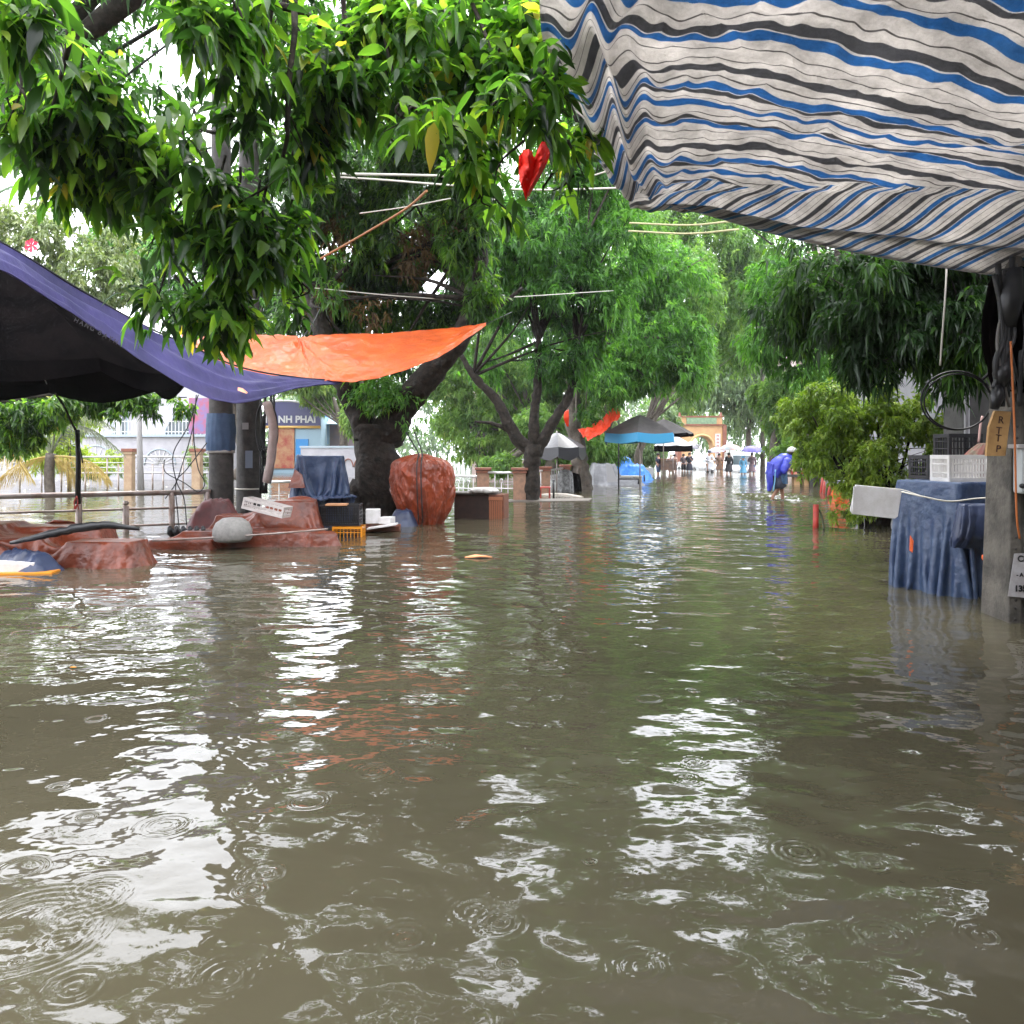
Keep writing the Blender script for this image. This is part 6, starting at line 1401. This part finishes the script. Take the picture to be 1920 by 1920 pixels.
# right: dark glossy tree overhanging from the right (D 11-13)
D = 12
tree('dark overhanging tree behind the right-hand pole, its boughs reaching over the street', (P(1905, 0, D).x, D, -.5),
     [lobe(1560, 560, D + 1, 100, 70, 1.0), lobe(1650, 610, D, 120, 80, 1.1), lobe(1480, 590, D + 1.5, 60, 80, .9, .8), lobe(1760, 600, D, 110, 100, 1.2), lobe(1620, 520, D, 150, 50, 1.2), lobe(1860, 580, D + .5, 90, 100, 1), lobe(1780, 700, D + .3, 60, 50, .6, .7), lobe(1620, 690, D, 50, 40, .5, .8), lobe(1780, 480, D, 150, 60, 1.2), lobe(1500, 480, D + 1.5, 70, 40, .9)],
     3300, dg, [([P(1898, 1100, D), P(1896, 900, D), P(1888, 700, D), P(1870, 560, D), P(1840, 420, D)], [.30, .26, .22, .18, .1]), ([P(1888, 690, D), P(1780, 620, D), P(1660, 590, D), P(1560, 580, D + .6)], [.14, .10, .07, .03]), ([P(1875, 600, D), P(1780, 520, D), P(1640, 480, D)], [.12, .08, .03])],
     L=.19, tb=.28, ts=.10, starts=[P(1780, 620, D), P(1660, 590, D), P(1780, 520, D)], tr=.03, tseed=15, gap=-.06, gs=1.3, k=9, droop=.7, asp=.30, twig_n=3)
D = 20
tree('brighter green boughs hanging in the middle right over the street', (P(1990, 0, D).x, D, -.5),
     [lobe(1470, 560, D, 80, 100, 1.4), lobe(1430, 640, D, 50, 40, .9), lobe(1520, 670, D, 90, 50, 1.1), lobe(1600, 580, D + 1, 120, 100, 1.6), lobe(1470, 360, D + 3, 90, 80, 1.8), lobe(1480, 210, D + 3, 110, 100, 2), lobe(1620, 320, D + 2, 110, 120, 2), lobe(1640, 130, D + 2, 140, 120, 2), lobe(1380, 60, D + 3, 110, 60, 1.8), lobe(1300, 300, D + 5, 60, 70, 1.6, 1.2), lobe(1290, 190, D + 5, 50, 50, 1.6, 1.0)],
     5200, mg, [([P(1990, 990, D), P(1985, 800, D), P(1950, 600, D)], [.34, .30, .22]), ([P(1950, 620, D), P(1750, 560, D), P(1560, 570, D), P(1450, 600, D)], [.16, .12, .07, .02])],
     L=.20, tb=.45, starts=[P(1560, 570, D), P(1750, 560, D)], tr=.04, tseed=16, gap=-.05, gs=1.0, k=9, droop=.55)
# leafy bush in the water (D 15.5)
D = 15.6
tree('broad yellow-green bush with many thin stems standing in the water', (P(1640, 0, D).x, D, -.5),
     [lobe(1560, 800, D, 80, 60, .8), lobe(1640, 790, D, 80, 60, .8), lobe(1540, 860, D, 50, 50, .6), lobe(1700, 850, D, 60, 60, .7), lobe(1620, 870, D - .3, 80, 60, .6), lobe(1600, 935, D - .4, 50, 45, .5, .8), lobe(1495, 775, D + .4, 45, 35, .5), lobe(1745, 810, D, 35, 50, .5), lobe(1660, 920, D + .3, 60, 40, .5, .7), lobe(1575, 965, D - .5, 25, 20, .3, .8), lobe(1590, 735, D, 90, 30, .6, .9), lobe(1690, 750, D, 60, 30, .5)],
     3800, yg, [([P(1640 + dx, 1000, D), P(1640 + dx * 1.6, 930, D - .1), P(1630 + dx * 3, 860, D), P(1620 + dx * 4.4, 780, D)], [.05, .045, .03, .012]) for dx in (-22, -12, -3, 6, 14, 22)],
     L=.105, tb=.5, starts=[P(1600, 900, D), P(1650, 900, D), P(1630, 860, D)], tr=.016, twig_n=3, tseed=18, gap=-.04, gs=1.8, k=9, droop=.4, name='bush', cat='bush', asp=.40)

# background greenery
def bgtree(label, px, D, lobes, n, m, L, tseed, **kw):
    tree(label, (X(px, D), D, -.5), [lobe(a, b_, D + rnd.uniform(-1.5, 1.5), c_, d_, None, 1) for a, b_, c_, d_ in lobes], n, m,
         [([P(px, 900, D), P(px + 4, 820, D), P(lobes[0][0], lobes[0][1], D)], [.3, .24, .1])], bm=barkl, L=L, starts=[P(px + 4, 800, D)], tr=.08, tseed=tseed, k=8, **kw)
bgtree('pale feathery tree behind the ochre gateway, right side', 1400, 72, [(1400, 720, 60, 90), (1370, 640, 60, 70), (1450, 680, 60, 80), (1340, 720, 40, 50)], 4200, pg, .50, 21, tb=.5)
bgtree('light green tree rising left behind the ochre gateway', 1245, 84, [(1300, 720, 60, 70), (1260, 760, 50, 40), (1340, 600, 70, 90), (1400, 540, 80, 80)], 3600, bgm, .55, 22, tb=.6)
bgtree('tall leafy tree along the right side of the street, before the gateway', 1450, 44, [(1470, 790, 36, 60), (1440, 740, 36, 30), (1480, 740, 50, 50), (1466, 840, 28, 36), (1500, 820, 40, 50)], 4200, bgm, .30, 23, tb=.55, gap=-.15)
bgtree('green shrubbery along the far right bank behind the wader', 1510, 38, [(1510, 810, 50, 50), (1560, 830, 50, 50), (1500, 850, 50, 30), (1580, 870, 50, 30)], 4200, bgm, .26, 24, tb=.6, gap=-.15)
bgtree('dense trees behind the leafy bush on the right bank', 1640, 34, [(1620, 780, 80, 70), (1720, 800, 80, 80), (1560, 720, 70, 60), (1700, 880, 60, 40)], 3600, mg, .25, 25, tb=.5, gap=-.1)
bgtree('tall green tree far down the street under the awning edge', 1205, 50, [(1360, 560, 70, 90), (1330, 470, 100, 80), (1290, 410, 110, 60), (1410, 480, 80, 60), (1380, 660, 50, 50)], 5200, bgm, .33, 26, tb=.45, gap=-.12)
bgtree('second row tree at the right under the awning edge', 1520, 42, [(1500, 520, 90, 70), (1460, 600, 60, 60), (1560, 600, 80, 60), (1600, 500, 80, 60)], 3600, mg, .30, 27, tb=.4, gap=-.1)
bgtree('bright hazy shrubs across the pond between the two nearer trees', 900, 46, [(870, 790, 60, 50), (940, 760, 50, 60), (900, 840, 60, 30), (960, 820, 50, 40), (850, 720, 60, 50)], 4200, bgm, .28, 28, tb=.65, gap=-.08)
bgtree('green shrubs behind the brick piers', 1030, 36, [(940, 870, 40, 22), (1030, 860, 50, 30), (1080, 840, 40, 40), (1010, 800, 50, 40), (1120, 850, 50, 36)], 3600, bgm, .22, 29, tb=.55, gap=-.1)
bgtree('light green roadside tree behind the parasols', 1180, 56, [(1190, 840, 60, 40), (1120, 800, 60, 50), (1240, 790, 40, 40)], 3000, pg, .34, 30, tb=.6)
bgtree('light green tree across the pond beside the big trunk', 640, 50, [(625, 745, 45, 36), (590, 720, 50, 40), (670, 780, 30, 40), (560, 690, 60, 50)], 3200, bgm, .32, 31, tb=.75, gap=-.05)
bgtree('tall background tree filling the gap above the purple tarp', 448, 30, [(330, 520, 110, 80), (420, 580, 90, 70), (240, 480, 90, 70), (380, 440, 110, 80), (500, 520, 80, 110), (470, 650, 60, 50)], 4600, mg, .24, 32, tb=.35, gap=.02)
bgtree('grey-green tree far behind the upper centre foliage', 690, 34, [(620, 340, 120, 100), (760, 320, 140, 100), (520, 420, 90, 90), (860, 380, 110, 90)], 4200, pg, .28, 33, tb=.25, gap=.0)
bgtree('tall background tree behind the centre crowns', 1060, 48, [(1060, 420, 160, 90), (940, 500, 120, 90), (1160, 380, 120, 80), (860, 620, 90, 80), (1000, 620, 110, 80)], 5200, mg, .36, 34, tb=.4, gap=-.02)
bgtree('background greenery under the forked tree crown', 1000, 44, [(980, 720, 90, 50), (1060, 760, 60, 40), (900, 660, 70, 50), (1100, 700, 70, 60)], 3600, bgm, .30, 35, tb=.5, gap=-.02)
# left plants
D = 22
tree('flowering shrub with small pale leaves behind the purple tarp', (X(60, D), D, -.5), [lobe(60, 450, D, 100, 80, 1.4), lobe(170, 520, D, 90, 60, 1.2), lobe(-60, 460, D, 90, 90, 1.4), lobe(20, 600, D, 150, 90, 1.4), lobe(220, 470, D + 1, 50, 60, 1.0, .7)], 3200, leafmat('variegated_leaves', [(0, (.06, .09, .035)), (.4, (.13, .18, .07)), (.75, (.28, .32, .16)), (1, (.45, .45, .30))], .35, .35, 1.2),
     [([P(-60, 960, D), P(-50, 700, D), P(10, 500, D)], [.12, .10, .04])], L=.15, tb=.5, tseed=41, starts=[P(-30, 600, D)], tr=.03, gap=-.02, k=8, asp=.5, gs=1.2)
t = thing('pink_flower', 'single pink bloom on the shrub above the purple tarp', 'flower', P(60, 461, 21))
b = MB()
for i in range(6):
    a = i * 1.05; q = P(60, 461, 20.6); b.add([q, q + V((.16 * math.cos(a), -.05, .16 * math.sin(a))), q + V((.19 * math.cos(a + .45), -.02, .19 * math.sin(a + .45))), q + V((.15 * math.cos(a + .9), -.05, .15 * math.sin(a + .9)))], [(0, 1, 2, 3)], mat('petal', (.75, .05, .10), .5, trans=.3))
b.build('petals', None, t)
D = 17
tree('glossy dark green tree under the black parasol at the left edge', (X(40, D), D, -.5), [lobe(30, 770, D, 90, 50, .8), lobe(110, 760, D, 50, 35, .6), lobe(-30, 810, D, 50, 40, .6), lobe(40, 830, D, 40, 20, .4, .7), lobe(170, 750, D + .5, 60, 25, .5), lobe(260, 770, D, 60, 25, .4, .7), lobe(235, 745, D, 60, 20, .5), lobe(335, 752, D, 40, 22, .4, .8)], 1500, dg,
     [([P(-60, 980, D), P(-50, 860, D), P(-30, 740, D)], [.10, .09, .06]), ([P(-35, 760, D), P(140, 735, D), P(260, 745, D), P(350, 745, D)], [.05, .04, .03, .01])], L=.17, tb=.5, tseed=42, gap=-.05, gs=1.6, asp=.42, k=8)
# palm fronds
def frond(b, pts, n_, ll, m, drp, sd=1):
    r_ = random.Random(sd); pp = path(pts, 26); b.tube(pp, [.035 * (1 - i / 27) + .006 for i in range(26)], 5, m)
    for i in range(3, 26):
        tdir = (pp[i] - pp[i - 1]).normalized(); side = tdir.cross(V((0, 0, 1))).normalized()
        for sgn in (-1, 1):
            for k in range(n_):
                q = pp[i].lerp(pp[i - 1], k / n_); L_ = ll * math.sin(i / 26 * 2.6 + .35) * r_.uniform(.8, 1.1)
                d = (tdir * .7 + side * sgn * .8 + V((r_.uniform(-.2, .2), r_.uniform(-.2, .2), -drp * r_.uniform(.6, 1.2)))).normalized()
                e_ = q + d * L_ + V((0, 0, -drp * L_ * .5)); mdl = q + d * L_ * .5 + side * .012; md2 = q + d * L_ * .5 - side * .012 + V((0, 0, .022))
                b.add([q, mdl, e_, md2], [(0, 1, 2, 3)], m)
D = 26
pf = mat('palm_green', (.13, .16, .09), .5, (.22, .24, .15), 3, trans=.3); py_ = mat('palm_yellow', (.42, .31, .08), .55, (.55, .42, .14), 3, trans=.3)
t = thing('palm', 'drooping palm with grey-green and yellow fronds across the pond at left', 'palm', (X(60, D), D, -.5))
b = MB(); b.tube(path([P(95, 930, D), P(92, 890, D), P(96, 850, D)], 10), [.16] * 10, 10, barkl, wob=.2); b.build('trunk', None, t)
for i, (pts, m_) in enumerate((([(96, 850), (60, 790), (10, 790), (-60, 860)], pf), ([(96, 850), (80, 770), (30, 730), (-30, 750)], pf), ([(96, 850), (110, 790), (150, 770), (210, 800)], pf), ([(96, 850), (130, 800), (180, 810), (230, 850)], pf), ([(96, 850), (60, 820), (20, 840), (-20, 900)], pf),
                            ([(96, 855), (140, 858), (180, 872), (205, 900)], py_), ([(96, 855), (110, 860), (130, 875), (140, 905)], py_), ([(-40, 820), (0, 830), (25, 850), (60, 900)], py_), ([(96, 855), (60, 862), (20, 880), (-10, 905)], py_), ([(96, 850), (75, 805), (60, 800), (20, 850)], pf))):
    b = MB(); dd = rnd.uniform(-1, 1); frond(b, [P(x, y, D + dd * (j / 3)) for j, (x, y) in enumerate(pts)], 3, .75, m_, .55 if m_ is pf else .9, i); b.build('frond', None, t)
t = thing('yellow_shrub', 'yellowing croton shrub under the black parasol, left of the white house', 'shrub', (X(130, 30), 30, -.5))
crown('foliage', [lobe(125, 800, 30, 45, 30, .8), lobe(150, 780, 30, 40, 25, .8), lobe(170, 860, 31, 60, 25, .8), lobe(95, 850, 30, 50, 35, .8)], 900, yg, t, L=.2, tb=.75, seed=44)
b = MB(); b.tube([P(130, 920, 30), P(130, 800, 30)], [.08, .04], 8, barkl); b.build('stem', None, t)
t = thing('shrub', 'small white-flecked shrub by the mossy pillar', 'shrub', (X(375, 33), 33, -.5))
crown('foliage', [lobe(375, 850, 33, 26, 34, .5), lobe(385, 880, 33, 20, 25, .5), lobe(180, 880, 33, 60, 16, .6)], 700, pg, t, L=.16, tb=.7, seed=45)
t = thing('banana_plant', 'broad banana leaves at the far left above the shrub', 'plant', (X(10, 18), 18, -.5))
for i, pts in enumerate((([(-60, 420), (-30, 350), (20, 305), (70, 318)]), ([(-60, 420), (-40, 330), (-10, 300), (20, 340)]), ([(-60, 420), (0, 360), (50, 350), (90, 380)]))):
    b = MB(); frond(b, [P(x, y, 18 + .3 * j) for j, (x, y) in enumerate(pts)], 4, .45, mg_ if False else mat('banana_green', (.07, .15, .05), .35, (.12, .22, .08), 3, trans=.4), .4, i + 20); b.build('leaf', None, t)
b = MB(); b.tube([P(-62, 960, 18), P(-62, 600, 18), P(-60, 415, 18)], [.14, .11, .05], 10, barkl); b.build('stem', None, t)

# ------------------------------------------------------------------ near overhanging tree: big leaves close to the camera
t = thing('overhanging_tree', 'large-leaved tree whose boughs hang down across the top left, nearest the camera', 'tree', (-7.2, 7.5, -.5))
br = [([V((-7.2, 7.5, -.5)), V((-7.1, 7.4, 2)), V((-6.6, 7.0, 4.5)), V((-5.8, 6.3, 6.0))], [.32, .27, .24, .18]),
      ([V((-5.8, 6.3, 6.0)), V((-4.0, 5.8, 6.3)), P(330, -180, 5.6), P(500, -120, 5.2), P(700, -100, 5.4), P(960, -120, 5.6)], [.14, .11, .08, .06, .05, .03]),
      ([P(505, -120, 5.2), P(500, -20, 5.1), P(490, 60, 5.0), P(478, 150, 5.0), P(462, 270, 5.1)], [.07, .06, .05, .035, .015]),
      ([P(500, 8, 5.1), P(560, 20, 5.2), P(600, 50, 5.3), P(618, 90, 5.4)], [.03, .022, .016, .008]),
      ([P(550, -40, 5.1), P(552, 60, 5.0), P(540, 170, 5.0), P(538, 260, 5.1), P(510, 340, 5.3), P(440, 385, 5.5)], [.025, .02, .018, .014, .010, .005]),
      ([P(470, 220, 5.0), P(405, 248, 5.2), P(350, 235, 5.4), P(300, 260, 5.5)], [.02, .015, .01, .006]),
      ([P(440, 385, 5.5), P(370, 390, 5.6), P(330, 440, 5.7), P(308, 520, 5.8), P(285, 590, 5.8)], [.012, .011, .010, .008, .004]),
      ([P(115, -60, 4.6), P(130, 60, 4.7), P(112, 150, 4.8), P(90, 230, 4.9)], [.03, .02, .012, .006]),
      ([P(690, -90, 5.4), P(720, 60, 5.3), P(740, 150, 5.3), P(752, 180, 5.3)], [.02, .014, .009, .005]),
      ([P(640, -60, 5.6), P(655, 140, 5.7), P(690, 225, 5.8), P(745, 270, 5.9)], [.02, .016, .012, .006]),
      ([P(840, -90, 5.5), P(900, 40, 5.4), P(940, 150, 5.3), P(985, 262, 5.4)], [.02, .014, .010, .006]),
      ([P(985, 262, 5.4), P(935, 310, 5.5), P(925, 380, 5.6)], [.010, .007, .003]),
      ([V((-5.8, 6.3, 6.0)), P(0, -60, 6.0), P(110, -100, 4.8), P(220, -120, 4.6)], [.10, .07, .04, .02]),
      ([P(0, -60, 6.0), P(30, 60, 5.5), P(60, 200, 5.4), P(120, 330, 5.6)], [.03, .02, .014, .006])]
br2 = []

hang = [  # px, py, D, rx, ry, weight : hanging leafy boughs
 (60, 60, 4.4, 90, 90, 1), (20, 200, 4.8, 60, 80, 1), (150, 150, 5.0, 80, 90, 1), (190, 250, 5.4, 90, 80, 1), (100, 260, 5.3, 80, 60, 1), (160, 340, 5.6, 70, 60, .9), (250, 300, 5.6, 90, 80, 1), (60, 30, 5.2, 60, 50, .6),
 (330, 330, 5.6, 80, 90, 1), (400, 260, 5.4, 90, 70, 1), (420, 360, 5.5, 90, 80, 1), (350, 450, 5.7, 80, 80, 1), (430, 470, 5.7, 80, 80, 1), (300, 560, 5.8, 55, 50, .8), (360, 570, 5.8, 60, 60, .9), (420, 590, 5.8, 50, 55, .9), (480, 420, 5.6, 60, 90, .9), (520, 480, 5.8, 35, 50, .5), (565, 430, 5.9, 40, 60, .5), (545, 550, 6.0, 25, 40, .3), 
 (410, 60, 4.6, 65, 70, 1), (360, 20, 4.6, 40, 50, .7), (460, 10, 4.8, 60, 50, .8), (480, 190, 5.0, 50, 80, .8), (560, 240, 5.3, 60, 70, 1), (550, 330, 5.5, 50, 60, .8), (600, 150, 5.4, 80, 90, 1), (580, 40, 5.4, 80, 60, 1), (680, 60, 5.5, 80, 70, 1), (680, 170, 5.5, 70, 60, .9), (760, 60, 5.4, 80, 70, 1),
 (780, 170, 5.4, 60, 50, .8), (850, 60, 5.5, 70, 70, .9), (860, 150, 5.6, 70, 50, .8), (770, 220, 4.9, 25, 35, .5), (835, 225, 4.9, 25, 30, .4), (940, 120, 5.2, 60, 70, .9), (960, 210, 5.0, 50, 50, 1), (1020, 180, 5.0, 35, 60, .9), (1000, 80, 5.3, 40, 60, .8), (900, 290, 5.8, 60, 50, .7), (860, 330, 5.8, 40, 40, .4), (930, 380, 5.7, 50, 40, .7), (1040, 300, 5.9, 50, 45, .7), (1060, 350, 6.0, 40, 25, .4), (1090, 260, 6.2, 30, 40, .5), (940, 20, 5.6, 60, 50, .7)]
for i_, (a_, b_, d_, rx, ry, w_) in enumerate(hang):     # drooping twigs inside every bough
    for k_ in range(3):
        x_, y_ = a_ + rnd.uniform(-.6, .6) * rx, b_ - ry * rnd.uniform(.5, 1.1)
        br2.append(([P(x_, y_, d_), P(x_ + rnd.uniform(-25, 25), (y_ + b_) / 2 + 10, d_), P(x_ + rnd.uniform(-45, 45), b_ + ry * rnd.uniform(.1, .8), d_ + .05)], [.011, .008, .003]))
trunk(t, br, bark, seg=10, wob=.15)
tag(trunk(t, br2, bark, seg=5, wob=.1, name='twigs'), None, kind='stuff')
lobs = [lobe(a, b_, d_, rx, ry, .45, w_) for a, b_, d_, rx, ry, w_ in hang]
crown('foliage', lobs, 1420, leafmat('near_leaves', DG, .30, .58, 2.4, .45), t, L=.152, asp=.43, k=7, seed=61, gap=-.10, gs=1.9, shell=.2, droop=.5, spread=.85, hi=True, tb=.48, ts=.2, down=.45, twig=1.9)  # wide tint spread paints in shadowed clumps and backlit leaves
# canopy of the same tree and its neighbours above and behind the camera (seen in the water)
t = thing('canopy_tree', 'leafy crown over the left foreground, mostly above the picture', 'tree', (-9.5, 12, -.5))
trunk(t, [([V((-9.5, 12, -.5)), V((-9.3, 12, 3)), V((-8.5, 12, 6)), V((-6, 11.5, 8))], [.35, .3, .25, .12]), ([V((-8.5, 12, 6)), V((-4, 11, 8.5)), V((-1, 10.5, 9))], [.2, .12, .04])], bark)
crown('crown', [((-7.5, 12, 7.6), (2.6, 2.2, 1.6), 1), ((-3.6, 11.5, 8.6), (2.2, 2.2, 1.3), 1), ((-.6, 11, 8.6), (2.2, 2, 1.5), 1), ((1.8, 12.5, 8.2), (1.6, 2, 1.4), .8), ((-1.5, 14, 8.2), (3, 1.6, 1.6), 1), ((6.8, 12, 7.2), (2, 2, 1.6), 1), ((-1.4, 7.6, 7.8), (2.0, 1.6, 1), .8), ((1.2, 11, 8.9), (2.6, 1.8, 1.2), 1.6), ((3.0, 15, 8.6), (3, 1.8, 1.8), 1.2)], 6600, mg, t, L=.21, tb=.35, seed=62, gap=-.1, k=8)

# far wood that closes the view between the trees
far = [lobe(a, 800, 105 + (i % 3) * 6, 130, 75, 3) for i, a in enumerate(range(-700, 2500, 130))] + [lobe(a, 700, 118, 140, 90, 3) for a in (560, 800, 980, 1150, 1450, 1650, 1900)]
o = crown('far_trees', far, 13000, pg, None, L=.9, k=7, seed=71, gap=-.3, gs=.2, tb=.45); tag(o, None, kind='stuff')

# sub-parts: small pieces belong to the part they sit on
SUBS = {'valance': 'canopy', 'rib': 'canopy', 'poncho_trim': 'poncho_tail', 'helmet_peak': 'helmet', 'headlight': 'body', 'barred_door': 'door_frame', 'name_panel': 'parapet',
        'door_canopy': 'wall', 'lid': 'case', 'knob': 'case', 'slats': 'door', 'door_frame': 'wall', 'window_frame': 'wall', 'window': 'wall', 'handle': 'shaft', 'couplet_board': 'gate_wall', 'arch_trim': 'gate_wall',
        'windscreen': 'body', 'side_window': 'body', 'mirror': 'body', 'grille': 'body', 'sign_trim': 'sign', 'bolt_hole': 'shaft', 'notice': 'shaft', 'fingers': 'body', 'nose': 'body', 'eyes': 'body', 'hair': 'body'}
stem = lambda o: o.name.split('.')[0]
bpy.context.view_layer.update()
for top in [o for o in C.objects if o.parent is None and o.type == 'EMPTY']:
    kids = list(top.children)
    for k in kids:
        if stem(k) == 'door_frame' and stem(top) == 'wooden_cabinet': want = 'door'
        else: want = SUBS.get(stem(k))
        if not want: continue
        if want == 'wall' and stem(k) == 'door_frame': continue
        if want == 'body' and stem(k) in ('nose', 'eyes', 'hair', 'fingers') : continue
        host = next((q for q in kids if stem(q) == want), None)
        if host is not None and host is not k: k.parent = host

# damp air: far things fade a little
hb = MB(); hb.box((0, 75, 15), (420, 190, 33)); hz = hb.build('haze', None); tag(hz, None, kind='stuff')
hm = bpy.data.materials.new('haze_air'); hm.use_nodes = True; n, l = hm.node_tree.nodes, hm.node_tree.links; n.clear()
pv = n.new('ShaderNodeVolumePrincipled'); pv.inputs['Color'].default_value = (.9, .93, .95, 1); pv.inputs['Density'].default_value = .0004; pv.inputs['Anisotropy'].default_value = .2
om = n.new('ShaderNodeOutputMaterial'); l.new(pv.outputs[0], om.inputs['Volume']); hz.data.materials.clear(); hz.data.materials.append(hm)
